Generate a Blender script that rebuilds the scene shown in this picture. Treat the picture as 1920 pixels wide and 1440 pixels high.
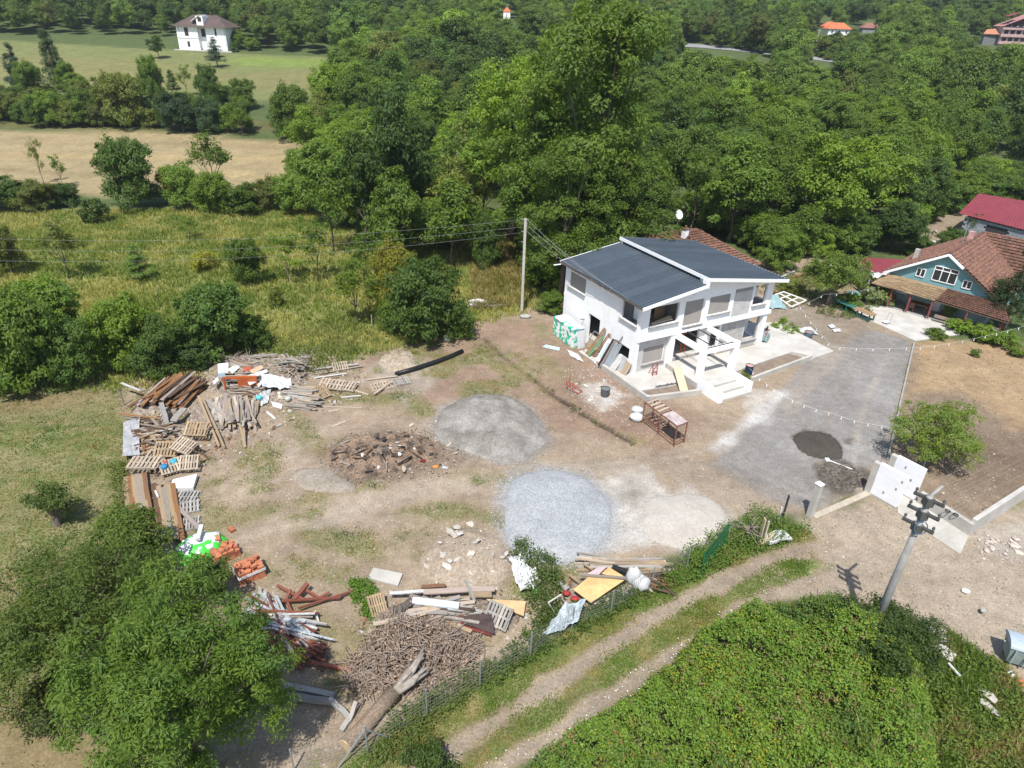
import bpy, math, random
import numpy as np
from mathutils import Vector, Matrix
for _o in list(bpy.data.objects):
    bpy.data.objects.remove(_o)
random.seed(7)
RG = np.random.default_rng(11)
SC = bpy.context.scene
COL = SC.collection
RAD = math.radians
# ------------------------------------------------------------------ camera, sky, sun, exposure
CAM_H = 24.0
FPX = 1250.0                        # focal length in pixels of a 1920 px wide picture
_up = np.array([80.0, 2230.0, FPX]); _up /= np.linalg.norm(_up)
_fw = np.array([0, 0, -1.0]); _fw = _fw - _up * (_fw @ _up); _fw /= np.linalg.norm(_fw)
_rt = np.cross(_fw, _up)
CR = np.array([_rt, _fw, _up])      # camera axes -> world axes
cam_d = bpy.data.cameras.new('camera'); cam = bpy.data.objects.new('camera', cam_d); COL.objects.link(cam)
cam_d.sensor_width = 36.0; cam_d.lens = 36.0 * FPX / 1920.0
cam_d.clip_start = 0.5; cam_d.clip_end = 6000
_m = Matrix.Identity(4)
for i in range(3):
    for j in range(3):
        _m[i][j] = float(CR[i, j])
_m[2][3] = CAM_H
cam.matrix_world = _m
SC.camera = cam
SUN_ELEV, SHADOW_AZ = 61.0, 13.0    # shadows fall this many degrees to the right of straight ahead
world = bpy.data.worlds.new('World'); SC.world = world; world.use_nodes = True
_nt = world.node_tree
_sky = _nt.nodes.new('ShaderNodeTexSky'); _sky.sky_type = 'NISHITA'; _sky.sun_disc = False
_sky.sun_elevation = RAD(SUN_ELEV); _sky.sun_rotation = RAD(180 + SHADOW_AZ)
_sky.air_density = 1.0; _sky.dust_density = 1.0
_bg = _nt.nodes['Background']; _nt.links.new(_sky.outputs[0], _bg.inputs[0]); _bg.inputs[1].default_value = 0.12
sun_d = bpy.data.lights.new('sun', 'SUN'); sun = bpy.data.objects.new('sun', sun_d); COL.objects.link(sun)
sun_d.energy = 4.3; sun_d.angle = RAD(0.53); sun_d.color = (1.0, 0.965, 0.91)
_dir = Vector((math.sin(RAD(SHADOW_AZ)) * math.cos(RAD(SUN_ELEV)), math.cos(RAD(SHADOW_AZ)) * math.cos(RAD(SUN_ELEV)), -math.sin(RAD(SUN_ELEV))))
sun.rotation_euler = _dir.to_track_quat('-Z', 'Y').to_euler(); sun.location = (-20, -30, 90)
SC.view_settings.view_transform = 'Standard'; SC.view_settings.look = 'None'
SC.view_settings.exposure = 0.56; SC.view_settings.gamma = 1.0; SC.view_settings.use_curve_mapping = False
SC.cycles.max_bounces = 6; SC.cycles.transparent_max_bounces = 4
SC.cycles.diffuse_bounces = 3; SC.cycles.glossy_bounces = 2; SC.cycles.transmission_bounces = 4; SC.cycles.volume_bounces = 0

# ------------------------------------------------------------------ terrain and picture -> place
def tz(x, y):
    """height of the land: level yard and fields, rising to a wooded hill far behind"""
    d = np.maximum(np.asarray(y, float) - 95.0, 0)
    return 62.0 * np.tanh(0.10 * (np.sqrt(d * d + 400.0) - 20.0) / 62.0)
def ray(px, py):
    return CR @ np.array([px - 960.0, 720.0 - py, -FPX])
def P(px, py, z=0.0):
    """point of the land (plus z) seen at this place of the photograph"""
    d = ray(px, py); d = d / np.hypot(d[0], d[1])
    s = 5.0
    if d[2] < -1e-3:
        s = (z - CAM_H) / d[2]
        if s * d[1] < 95: return np.array([d[0] * s, d[1] * s, z])
    s = 60.0
    while s < 900:
        if CAM_H + s * d[2] <= tz(d[0] * s, d[1] * s) + z: break
        s += 0.5
    return np.array([d[0] * s, d[1] * s, CAM_H + s * d[2]])
def up_to(base, px, py):
    """height above base of the point of its vertical seen nearest to px, py"""
    d = ray(px, py); s = math.hypot(base[0], base[1]) / math.hypot(d[0], d[1])
    return CAM_H + s * d[2] - base[2]
def proj(p):
    q = CR.T @ (np.asarray(p, float) - np.array([0, 0, CAM_H]))
    return 960 + FPX * q[0] / -q[2], 720 - FPX * q[1] / -q[2]
def mpp(p):
    """metres per photograph pixel at a point"""
    return -float((CR.T @ (np.asarray(p, float) - np.array([0, 0, CAM_H])))[2]) / FPX
def pip(poly, x, y):
    x = np.asarray(x, float); y = np.asarray(y, float); r = np.zeros(x.shape, bool); n = len(poly)
    for i in range(n):
        x0, y0 = poly[i][:2]; x1, y1 = poly[(i + 1) % n][:2]
        if y0 == y1: continue
        c = ((y0 > y) != (y1 > y)) & (x < (x1 - x0) * (y - y0) / (y1 - y0) + x0); r ^= c
    return r

# ------------------------------------------------------------------ tags and materials
def tag(o, label=None, cat=None, group=None, kind=None):
    if label: o['label'] = label
    if cat: o['category'] = cat
    if group: o['group'] = group
    if kind: o['kind'] = kind
    return o
def empty(name, loc, rz=0.0, label=None, cat=None, group=None):
    o = bpy.data.objects.new(name, None); COL.objects.link(o); o.empty_display_size = 0.3
    o.location = [float(c) for c in loc]; o.rotation_euler = (0, 0, rz)
    return tag(o, label, cat, group)
def node(nt, t, **kw):
    n = nt.nodes.new(t)
    for k, v in kw.items():
        setattr(n, k, v)
    return n
def sock(nt, n, i, v):
    s = n.inputs[i]
    if hasattr(v, 'is_output'): nt.links.new(v, s)
    else: s.default_value = v
def noise_out(nt, vec, scale, detail=4, rough=0.55):
    n = node(nt, 'ShaderNodeTexNoise'); sock(nt, n, 'Vector', vec); n.inputs['Scale'].default_value = scale
    n.inputs['Detail'].default_value = detail; n.inputs['Roughness'].default_value = rough
    return n.outputs['Fac']
def ramp(nt, fac, a, b, va=0.0, vb=1.0):
    n = node(nt, 'ShaderNodeMapRange'); sock(nt, n, 'Value', fac)
    n.inputs['From Min'].default_value = a; n.inputs['From Max'].default_value = b
    n.inputs['To Min'].default_value = va; n.inputs['To Max'].default_value = vb
    return n.outputs[0]
def mixc(nt, fac, a, b, mode='MIX'):
    n = node(nt, 'ShaderNodeMix', data_type='RGBA', blend_type=mode)
    sock(nt, n, 0, fac)
    for i, v in ((6, a), (7, b)):
        sock(nt, n, i, (*v, 1.0) if isinstance(v, tuple) and len(v) == 3 else v)
    return n.outputs[2]
def math_(nt, op, a, b=0.0):
    n = node(nt, 'ShaderNodeMath', operation=op); sock(nt, n, 0, a); sock(nt, n, 1, b); return n.outputs[0]
def bump_(nt, h, strength, dist=0.05):
    n = node(nt, 'ShaderNodeBump'); sock(nt, n, 'Height', h); n.inputs['Strength'].default_value = strength
    n.inputs['Distance'].default_value = dist; return n.outputs[0]
MATS = {}
def M(name, col, rough=0.8, col2=None, scale=2.0, amt=1.0, spec=0.3, metal=0.0, bump=0.0, bscale=25.0, stretch=None,
      objcol=False, rnd=0.0, fine=0.12, contrast=(0.35, 0.65)):
    """a weathered surface: two tones mixed by broad noise, fine grain, optional object colour and per-object variation"""
    if name in MATS: return MATS[name]
    m = bpy.data.materials.new(name); m.use_nodes = True; nt = m.node_tree; MATS[name] = m
    b = nt.nodes['Principled BSDF']
    tc = node(nt, 'ShaderNodeTexCoord').outputs['Object']
    oi = node(nt, 'ShaderNodeObjectInfo')
    mp = node(nt, 'ShaderNodeMapping'); nt.links.new(tc, mp.inputs['Vector'])
    nt.links.new(oi.outputs['Random'], mp.inputs['Location'])
    if stretch: mp.inputs['Scale'].default_value = stretch
    v = mp.outputs[0]
    base = oi.outputs['Color'] if objcol else None
    c1 = col; c2 = col2 or tuple(c * 0.75 for c in col)
    f = ramp(nt, noise_out(nt, v, scale), contrast[0], contrast[1], 0.0, amt)
    c = mixc(nt, f, c1, c2)
    if base is not None: c = mixc(nt, 1.0, c, base, 'MULTIPLY')
    if fine:
        g = ramp(nt, noise_out(nt, v, bscale, 2), 0.3, 0.7, 1 - fine, 1 + fine)
        c = mixc(nt, 1.0, c, g, 'MULTIPLY')
    if rnd:
        r = ramp(nt, oi.outputs['Random'], 0, 1, 1 - rnd, 1 + rnd)
        c = mixc(nt, 1.0, c, r, 'MULTIPLY')
    nt.links.new(c, b.inputs['Base Color'])
    b.inputs['Roughness'].default_value = rough; b.inputs['Metallic'].default_value = metal
    b.inputs['Specular IOR Level'].default_value = spec
    if bump: nt.links.new(bump_(nt, noise_out(nt, v, bscale, 4), bump), b.inputs['Normal'])
    return m
def leaf_material(name, warm=(1.25, 1.12, 0.55), cool=(0.8, 0.92, 0.9), trans=0.40, rough=0.55):
    m = bpy.data.materials.new(name); m.use_nodes = True; nt = m.node_tree; MATS[name] = m
    b = nt.nodes['Principled BSDF']; out = nt.nodes['Material Output']
    oi = node(nt, 'ShaderNodeObjectInfo')
    at = node(nt, 'ShaderNodeAttribute', attribute_name='tint')
    tint = mixc(nt, at.outputs['Fac'], cool, warm)
    c = mixc(nt, 1.0, oi.outputs['Color'], tint, 'MULTIPLY')
    r = ramp(nt, oi.outputs['Random'], 0, 1, 0.8, 1.22)
    c = mixc(nt, 1.0, c, r, 'MULTIPLY')
    nt.links.new(c, b.inputs['Base Color']); b.inputs['Roughness'].default_value = rough
    b.inputs['Specular IOR Level'].default_value = 0.35
    tr = node(nt, 'ShaderNodeBsdfTranslucent')
    nt.links.new(mixc(nt, 1.0, c, (1.5, 1.45, 0.6), 'MULTIPLY'), tr.inputs['Color'])
    mx = node(nt, 'ShaderNodeMixShader'); mx.inputs[0].default_value = trans
    nt.links.new(b.outputs[0], mx.inputs[1]); nt.links.new(tr.outputs[0], mx.inputs[2])
    nt.links.new(mx.outputs[0], out.inputs['Surface'])
    return m

# ------------------------------------------------------------------ meshes
def npmesh(name, v, faces_n, loops, mat=None, smooth=False, attrs=None):
    """mesh from numpy arrays: v (n,3); faces_n list of loop totals; loops flat vertex indices"""
    me = bpy.data.meshes.new(name)
    v = np.asarray(v, np.float32); loops = np.asarray(loops, np.int32); tot = np.asarray(faces_n, np.int32)
    me.vertices.add(len(v)); me.vertices.foreach_set('co', v.ravel())
    me.loops.add(len(loops)); me.loops.foreach_set('vertex_index', loops)
    me.polygons.add(len(tot))
    st = np.concatenate(([0], np.cumsum(tot)[:-1])).astype(np.int32)
    me.polygons.foreach_set('loop_start', st); me.polygons.foreach_set('loop_total', tot)
    me.polygons.foreach_set('use_smooth', np.full(len(tot), smooth, bool))
    for k, a in (attrs or {}).items():
        a = np.asarray(a, np.float32)
        if a.ndim == 1:
            at = me.attributes.new(k, 'FLOAT', 'POINT'); at.data.foreach_set('value', a)
        else:
            at = me.attributes.new(k, 'FLOAT_COLOR', 'POINT'); at.data.foreach_set('color', a.ravel())
    me.update(calc_edges=True); me.validate()
    if mat: me.materials.append(mat)
    return me
class MB:
    """collects boxes, beams, tubes and sheets into one mesh"""
    def __init__(s): s.v = []; s.f = []
    def add(s, vs, fs):
        n = len(s.v); s.v.extend([tuple(map(float, p)) for p in vs]); s.f.extend([tuple(i + n for i in f) for f in fs]); return s
    def box(s, x0, x1, y0, y1, z0, z1):
        return s.add([(x0, y0, z0), (x1, y0, z0), (x1, y1, z0), (x0, y1, z0), (x0, y0, z1), (x1, y0, z1), (x1, y1, z1), (x0, y1, z1)],
                     [(3, 2, 1, 0), (4, 5, 6, 7), (0, 1, 5, 4), (1, 2, 6, 5), (2, 3, 7, 6), (3, 0, 4, 7)])
    def beam(s, p, q, w, h, up=(0, 0, 1)):
        p = Vector(p); q = Vector(q); d = (q - p).normalized(); u = Vector(up)
        if abs(d.dot(u)) > 0.98: u = Vector((1, 0, 0))
        r = d.cross(u).normalized() * (w / 2); t = r.cross(d).normalized() * (h / 2)
        return s.add([p - r - t, p + r - t, p + r + t, p - r + t, q - r - t, q + r - t, q + r + t, q - r + t],
                     [(0, 1, 2, 3), (7, 6, 5, 4), (0, 4, 5, 1), (1, 5, 6, 2), (2, 6, 7, 3), (3, 7, 4, 0)])
    def tube(s, pts, rad, n=8, cap=True):
        pts = [Vector(p) for p in pts]; k = len(pts)
        if not hasattr(rad, '__len__'): rad = [rad] * k
        vs = []; u0 = Vector((0.3, 0.2, 1)) if abs((pts[-1] - pts[0]).normalized().z) < 0.9 else Vector((1, 0.2, 0.1))
        for i, p in enumerate(pts):
            d = (pts[min(i + 1, k - 1)] - pts[max(i - 1, 0)]).normalized()
            r = d.cross(u0).normalized(); t = r.cross(d)
            for j in range(n):
                a = 2 * math.pi * j / n; vs.append(p + (r * math.cos(a) + t * math.sin(a)) * rad[i])
        fs = [(i * n + j, i * n + (j + 1) % n, (i + 1) * n + (j + 1) % n, (i + 1) * n + j) for i in range(k - 1) for j in range(n)]
        if cap: fs += [tuple(range(n - 1, -1, -1)), tuple((k - 1) * n + j for j in range(n))]
        return s.add(vs, fs)
    def prism(s, poly, z0, z1):
        n = len(poly)
        return s.add([(x, y, z0) for x, y in poly] + [(x, y, z1) for x, y in poly],
                     [tuple(range(n - 1, -1, -1)), tuple(range(n, 2 * n))] + [(i, (i + 1) % n, n + (i + 1) % n, n + i) for i in range(n)])
    def slab(s, corners, thick):
        """sheet with thickness along -z from its top corners"""
        n = len(corners); c = [Vector(p) for p in corners]
        return s.add(c + [p - Vector((0, 0, thick)) for p in c],
                     [tuple(range(n)), tuple(range(2 * n - 1, n - 1, -1))] + [(i, n + i, n + (i + 1) % n, (i + 1) % n) for i in range(n)])
    def mesh(s, name, mat=None, smooth=False):
        return npmesh(name, np.array(s.v), [len(f) for f in s.f], [i for f in s.f for i in f], mat, smooth)
    def build(s, name, mat, parent=None, smooth=False):
        return put(name, s.mesh(name, mat, smooth), parent)
def put(name, me, parent=None, loc=None, rot=None, scale=None, color=None):
    o = bpy.data.objects.new(name, me); COL.objects.link(o)
    if parent: o.parent = parent
    if loc is not None: o.location = [float(c) for c in loc]
    if rot is not None: o.rotation_euler = rot
    if scale is not None: o.scale = scale
    if color is not None: o.color = (*color, 1.0)
    return o
def unit_box_mesh(name, mat, warp=0.0, seed=1, seg=3):
    r = random.Random(seed); vs = []; fs = []
    for i in range(seg + 1):
        x = i / seg - 0.5; dy, dz = (r.uniform(-warp, warp), r.uniform(-warp, warp)) if 0 < i < seg else (0, 0)
        for sy, sz in ((-.5, -.5), (.5, -.5), (.5, .5), (-.5, .5)):
            vs.append((x + r.uniform(-.02, .02) * (1 if i in (0, seg) else 0), sy + dy, sz + dz))
    for i in range(seg):
        for j in range(4):
            fs.append((i * 4 + j, (i + 1) * 4 + j, (i + 1) * 4 + (j + 1) % 4, i * 4 + (j + 1) % 4))
    fs += [(0, 1, 2, 3), tuple(seg * 4 + j for j in (3, 2, 1, 0))]
    b = MB(); b.add(vs, fs); return b.mesh(name, mat)
def basis(p, q, roll=0.0):
    p = Vector(p); q = Vector(q); d = (q - p).normalized(); u = Vector((0, 0, 1))
    if abs(d.dot(u)) > 0.98: u = Vector((0, 1, 0))
    y = u.cross(d).normalized(); z = d.cross(y)
    mm = Matrix((d, y, z)).transposed().to_4x4()
    return mm @ Matrix.Rotation(roll, 4, 'X')
def place_beam(o, p, q, w, t, roll=0.0):
    p = Vector([float(c) for c in p]); q = Vector([float(c) for c in q])
    o.matrix_local = Matrix.Translation((p + q) / 2) @ basis(p, q, roll) @ Matrix.Diagonal(((q - p).length, w, t, 1.0))
# value noise on numpy arrays
def vnoise(x, y, seed=0):
    xi = np.floor(x).astype(np.int64); yi = np.floor(y).astype(np.int64); fx = x - xi; fy = y - yi
    fx = fx * fx * (3 - 2 * fx); fy = fy * fy * (3 - 2 * fy)
    def h(a, b):
        n = (a * 374761393 + b * 668265263 + seed * 982451653) & 0x7fffffff
        n = ((n ^ (n >> 13)) * 1274126177) & 0x7fffffff
        return ((n ^ (n >> 16)) & 0xffff) / 65535.0
    return (h(xi, yi) * (1 - fx) + h(xi + 1, yi) * fx) * (1 - fy) + (h(xi, yi + 1) * (1 - fx) + h(xi + 1, yi + 1) * fx) * fy
def fbm(x, y, scale=1.0, oct=4, seed=0):
    s = 0; a = 0.5; t = 0; x = np.asarray(x, float) / scale; y = np.asarray(y, float) / scale
    for i in range(oct):
        s = s + a * vnoise(x, y, seed + i * 17); t += a; a *= 0.55; x = x * 2.03 + 3.1; y = y * 2.03 + 1.7
    return s / t
def sstep(e0, e1, x):
    t = np.clip((x - e0) / (e1 - e0), 0, 1); return t * t * (3 - 2 * t)
def seg_dist(poly, x, y, closed=True):
    d = np.full(np.shape(x), 1e9); n = len(poly)
    for i in range(n if closed else n - 1):
        ax, ay = poly[i][:2]; bx, by = poly[(i + 1) % n][:2]; dx, dy = bx - ax, by - ay
        t = np.clip(((x - ax) * dx + (y - ay) * dy) / max(dx * dx + dy * dy, 1e-9), 0, 1)
        d = np.minimum(d, np.hypot(x - ax - t * dx, y - ay - t * dy))
    return d
def PP(pts, z=0.0):
    return [P(a, b, z) for a, b in pts]
# ================================================================== ground: one sheet, soil colours by place
def ground_material():
    m = bpy.data.materials.new('ground'); m.use_nodes = True; nt = m.node_tree; b = nt.nodes['Principled BSDF']
    soil = node(nt, 'ShaderNodeAttribute', attribute_name='soil').outputs['Color']
    gr = node(nt, 'ShaderNodeAttribute', attribute_name='grassy').outputs['Fac']
    peb = node(nt, 'ShaderNodeAttribute', attribute_name='pebbly').outputs['Fac']
    v = node(nt, 'ShaderNodeTexCoord').outputs['Object']
    c = soil
    for sc, lo, hi, dt in ((0.35, 0.86, 1.13, 3), (1.7, 0.84, 1.14, 5), (9.0, 0.76, 1.2, 4), (38.0, 0.84, 1.14, 2)):
        c = mixc(nt, 1.0, c, ramp(nt, noise_out(nt, v, sc, dt), 0.3, 0.7, lo, hi), 'MULTIPLY')
    # grass cover: green and straw blades where the cover is thick enough for the noise
    n1 = noise_out(nt, v, 5.0, 6, 0.72); n2 = noise_out(nt, v, 1.1, 4, 0.6); n3 = noise_out(nt, v, 16.0, 3, 0.6)
    gcol = mixc(nt, ramp(nt, n2, 0.38, 0.62), (0.095, 0.14, 0.04), (0.215, 0.20, 0.095))
    gcol = mixc(nt, 1.0, gcol, ramp(nt, n3, 0.3, 0.7, 0.65, 1.35), 'MULTIPLY')
    k = math_(nt, 'ADD', gr, math_(nt, 'MULTIPLY', math_(nt, 'SUBTRACT', n1, 0.5), 1.7))
    f = math_(nt, 'MULTIPLY', ramp(nt, k, 0.42, 0.66), ramp(nt, gr, 0.02, 0.15))
    c = mixc(nt, f, c, gcol)
    # pale pebbles and dark crumbs
    vo = node(nt, 'ShaderNodeTexVoronoi'); sock(nt, vo, 'Vector', v); vo.inputs['Scale'].default_value = 3.2
    hit = math_(nt, 'MULTIPLY', math_(nt, 'LESS_THAN', vo.outputs['Distance'], 0.16), ramp(nt, noise_out(nt, v, 0.5, 3), 0.42, 0.62))
    c = mixc(nt, math_(nt, 'MULTIPLY', math_(nt, 'MULTIPLY', hit, peb), 0.75), c, (0.50, 0.47, 0.43))
    vo2 = node(nt, 'ShaderNodeTexVoronoi'); sock(nt, vo2, 'Vector', v); vo2.inputs['Scale'].default_value = 5.1
    c = mixc(nt, math_(nt, 'MULTIPLY', math_(nt, 'MULTIPLY', math_(nt, 'LESS_THAN', vo2.outputs['Distance'], 0.13), ramp(nt, n2, 0.4, 0.6)), math_(nt, 'MULTIPLY', peb, 0.6)), c, (0.15, 0.12, 0.09))
    nt.links.new(c, b.inputs['Base Color']); b.inputs['Roughness'].default_value = 0.95; b.inputs['Specular IOR Level'].default_value = 0.1
    h = math_(nt, 'ADD', noise_out(nt, v, 4.0, 6, 0.65), math_(nt, 'MULTIPLY', noise_out(nt, v, 18.0, 3), 0.35))
    nt.links.new(bump_(nt, h, 0.55, 0.09), b.inputs['Normal'])
    return m
def axis(parts):
    out = []
    for a, b_, st in parts:
        out.append(np.arange(a, b_ - 1e-6, st))
    return np.concatenate(out + [[parts[-1][1]]])
XS = axis([(-2500, -700, 300), (-700, -200, 50), (-200, -75, 5), (-75, -30, 0.6), (-30, 34, 0.25), (34, 75, 0.6), (75, 200, 5), (200, 700, 50), (700, 2500, 300)])
YS = axis([(-300, -20, 40), (-20, 8, 2), (8, 62, 0.25), (62, 120, 0.6), (120, 300, 3), (300, 760, 20), (760, 3200, 160)])
GX, GY = np.meshgrid(XS, YS)
near_w = ((np.abs(GX) < 75) & (GY > 0) & (GY < 62)).astype(float); GC = np.zeros(GX.shape + (3,)); GG = np.zeros(GX.shape); GP = np.zeros(GX.shape); GZ = tz(GX, GY)
GC[:] = (0.125, 0.165, 0.06)
def region(poly, soft=0.6, namp=0.7, nsc=2.5, seed=0, closed=True, width=0.0):
    """soft mask over the ground grid of a ragged patch (or a strip of this half width along a line)"""
    x = np.array([p[0] for p in poly]); y = np.array([p[1] for p in poly]); mg = soft + namp + width + 0.5
    i0, i1 = np.searchsorted(YS, [y.min() - mg, y.max() + mg]); j0, j1 = np.searchsorted(XS, [x.min() - mg, x.max() + mg])
    sl = (slice(i0, i1), slice(j0, j1)); gx, gy = GX[sl], GY[sl]
    if gx.size == 0: return sl, np.zeros(gx.shape)
    d = seg_dist(poly, gx, gy, closed)
    if closed: d = np.where(pip(poly, gx, gy), d, -d)
    else: d = width - d
    return sl, sstep(-soft, soft, d + (fbm(gx, gy, nsc, 4, seed) - 0.5) * 2.6 * namp)
def paint(px, col, soft=0.6, namp=0.7, nsc=2.5, op=1.0, grass=None, peb=None, seed=0, line=None):
    sl, m = region(PP(px), soft, namp, nsc, seed, line is None, line or 0.0)
    m = m * op; GC[sl] = GC[sl] * (1 - m[..., None]) + np.array(col) * m[..., None]
    if grass is not None: GG[sl] = GG[sl] * (1 - m) + grass * m
    if peb is not None: GP[sl] = GP[sl] * (1 - m) + peb * m
    return sl, m
LAWN = [(-200, 735), (245, 722), (240, 990), (340, 1050), (360, 1440), (420, 1700), (-200, 1700)]
MEADOW = [(-160, 395), (560, 385), (760, 470), (890, 440), (1000, 430), (1010, 590), (880, 610), (640, 690), (235, 735), (-160, 740)]
YARD = [(236, 730), (360, 665), (640, 668), (840, 640), (900, 600), (1000, 575), (1062, 560), (1300, 520), (1480, 470), (1700, 500), (1720, 645), (1665, 860), (1690, 905), (1500, 968), (1400, 975), (1250, 1050), (1120, 1130), (1000, 1215), (800, 1330), (640, 1440), (430, 1500), (330, 1100), (240, 1000)]
# broad covers
paint(MEADOW, (0.31, 0.30, 0.10), 1.2, 1.0, grass=0.42, op=1)
paint([(-160, 240), (300, 250), (575, 268), (575, 345), (430, 362), (330, 345), (200, 372), (-160, 325)], (0.44, 0.35, 0.19), 1.2, 0.8, grass=0.02)
paint([(-250, 60), (330, 95), (640, 108), (650, 185), (500, 190), (-250, 165)], (0.245, 0.265, 0.10), 1.5, 1.0, grass=0.0)
paint([(-100, 100), (340, 118), (420, 130), (380, 165), (-100, 150)], (0.29, 0.27, 0.11), 4, 4.0, 14, op=0.8)
paint([(420, 140), (640, 130), (640, 170), (430, 165)], (0.29, 0.26, 0.115), 4, 4.0, 14, op=0.6)
paint([(430, 108), (640, 112), (640, 126), (440, 124)], (0.25, 0.35, 0.08), 4, 3.0, 14, op=0.8)
paint([(-160, 205), (640, 232), (640, 250), (-160, 240)], (0.17, 0.16, 0.06), 2, 1, op=0.8, grass=0.2)
# straw bands of the mown field
for i, (a, b_) in enumerate([((-60, 262), (560, 280)), ((-60, 290), (560, 300)), ((-60, 315), (300, 335)), ((300, 318), (560, 335))]):
    paint([a, b_], (0.52, 0.40, 0.20) if i % 2 else (0.33, 0.26, 0.14), 1.0, 1.2, 5, op=0.7, line=1.4, seed=i)
paint([(880, 470), (985, 470), (985, 560), (890, 570)], (0.43, 0.33, 0.14), 0.8, 0.8, op=0.8, grass=0.35)
paint(LAWN, (0.31, 0.275, 0.14), 0.5, 0.4, grass=0.50, peb=0.15)
for i, (q, w, g) in enumerate([([(-80, 830), (100, 815), (230, 840)], 1.5, 0.78), ([(-80, 940), (120, 900), (225, 870)], 1.1, 0.66), ([(20, 760), (200, 735)], 0.8, 0.25), ([(0, 1010), (60, 1000)], 1.4, 0.65), ([(-40, 1110), (60, 1090)], 1.0, 0.3), ([(10, 1350), (120, 1400)], 1.6, 0.12), ([(60, 1250), (120, 1300)], 1.2, 0.6)]):
    paint(q, (0.31, 0.24, 0.125), 1.2, 1.0, grass=g, line=w, seed=40 + i)
paint([(240, 720), (330, 1000), (420, 1150)], (0.13, 0.12, 0.05), 0.6, 0.4, grass=0.6, line=0.4)
# building yard
paint(YARD, (0.44, 0.345, 0.245), 0.5, 0.5, grass=0.14, peb=0.75)
paint([(640, 680), (900, 600), (1060, 600), (1190, 720), (1330, 790), (1240, 850), (1010, 800), (950, 730), (800, 760), (720, 700)], (0.385, 0.275, 0.195), 0.8, 0.8, grass=0.05, peb=0.6)
paint([(600, 760), (760, 740), (800, 790), (640, 810)], (0.43, 0.33, 0.235), 0.7, 0.6, grass=0.0)
for i, (q, w, g) in enumerate([([(640, 745), (760, 745), (800, 770)], 0.9, 0.62), ([(440, 700), (640, 740)], 0.8, 0.4), ([(540, 770), (600, 850)], 0.5, 0.5), ([(620, 920), (700, 915)], 0.35, 0.8),
        ([(580, 1000), (660, 1020), (700, 1040)], 0.7, 0.62), ([(760, 960), (860, 960), (940, 975)], 0.7, 0.6), ([(770, 1020), (790, 1060)], 0.4, 0.6), ([(380, 990), (520, 950)], 0.8, 0.55), ([(360, 940), (420, 960)], 0.6, 0.55),
        ([(560, 950), (600, 930)], 0.4, 0.5), ([(870, 890), (930, 900)], 0.6, 0.5), ([(500, 1060), (520, 1080)], 0.5, 0.5), ([(680, 1110), (700, 1150)], 0.35, 0.8), ([(520, 1150), (680, 1200), (640, 1280)], 0.8, 0.5),
        ([(1010, 680), (1080, 720)], 0.3, 0.5), ([(980, 640), (1050, 690)], 0.3, 0.45), ([(1130, 800), (1200, 830)], 0.25, 0.5), ([(890, 640), (960, 660)], 0.3, 0.6), ([(900, 1180), (1000, 1080), (1060, 1070)], 0.7, 0.7)]):
    paint(q, (0.30, 0.255, 0.13), 0.7, 0.7, 1.8, op=0.75, grass=g, line=w, seed=60 + i)
paint([(400, 850), (560, 860), (600, 900), (420, 920)], (0.47, 0.37, 0.27), 0.8, 0.8, op=0.8, grass=0.0)
paint([(460, 1010), (700, 930), (900, 900)], (0.52, 0.43, 0.32), 0.6, 0.6, op=0.8, grass=0.0, line=0.6)
# drive of compacted grey grit, court behind, lime spill, wet patches
paint([(1560, 600), (1714, 640), (1664, 862), (1590, 890), (1545, 960), (1425, 935), (1330, 870), (1430, 770), (1500, 690)], (0.345, 0.325, 0.295), 0.35, 0.3, grass=0.0, peb=0.25)
paint([(1440, 570), (1560, 580), (1640, 610), (1570, 660), (1470, 640)], (0.37, 0.31, 0.235), 0.5, 0.5, grass=0.05)
paint([(1330, 870), (1440, 930), (1400, 960), (1260, 900), (1200, 850)], (0.44, 0.36, 0.27), 0.8, 0.6, grass=0.0)
paint([(1560, 640), (1590, 655), (1480, 780), (1450, 760)], (0.45, 0.39, 0.32), 0.6, 0.5, op=0.7)
paint([(1470, 735), (1430, 770), (1385, 810), (1340, 838)], (0.66, 0.64, 0.60), 0.4, 0.45, 1.2, op=0.92, line=0.38)
paint([(1380, 735), (1470, 730), (1430, 790)], (0.66, 0.61, 0.54), 0.6, 0.7, 1.2, op=0.7)
paint([(1483, 818), (1510, 806), (1555, 812), (1582, 838), (1578, 862), (1540, 862), (1500, 846)], (0.125, 0.105, 0.085), 0.16, 0.12, 1.0)
paint([(1520, 868), (1585, 862), (1640, 890), (1625, 915), (1570, 930), (1540, 905)], (0.17, 0.145, 0.115), 0.2, 0.3, 0.8, peb=0.7)
paint([(1582, 824), (1604, 822), (1604, 833), (1585, 833)], (0.18, 0.155, 0.13), 0.15, 0.15, 0.8)
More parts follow.
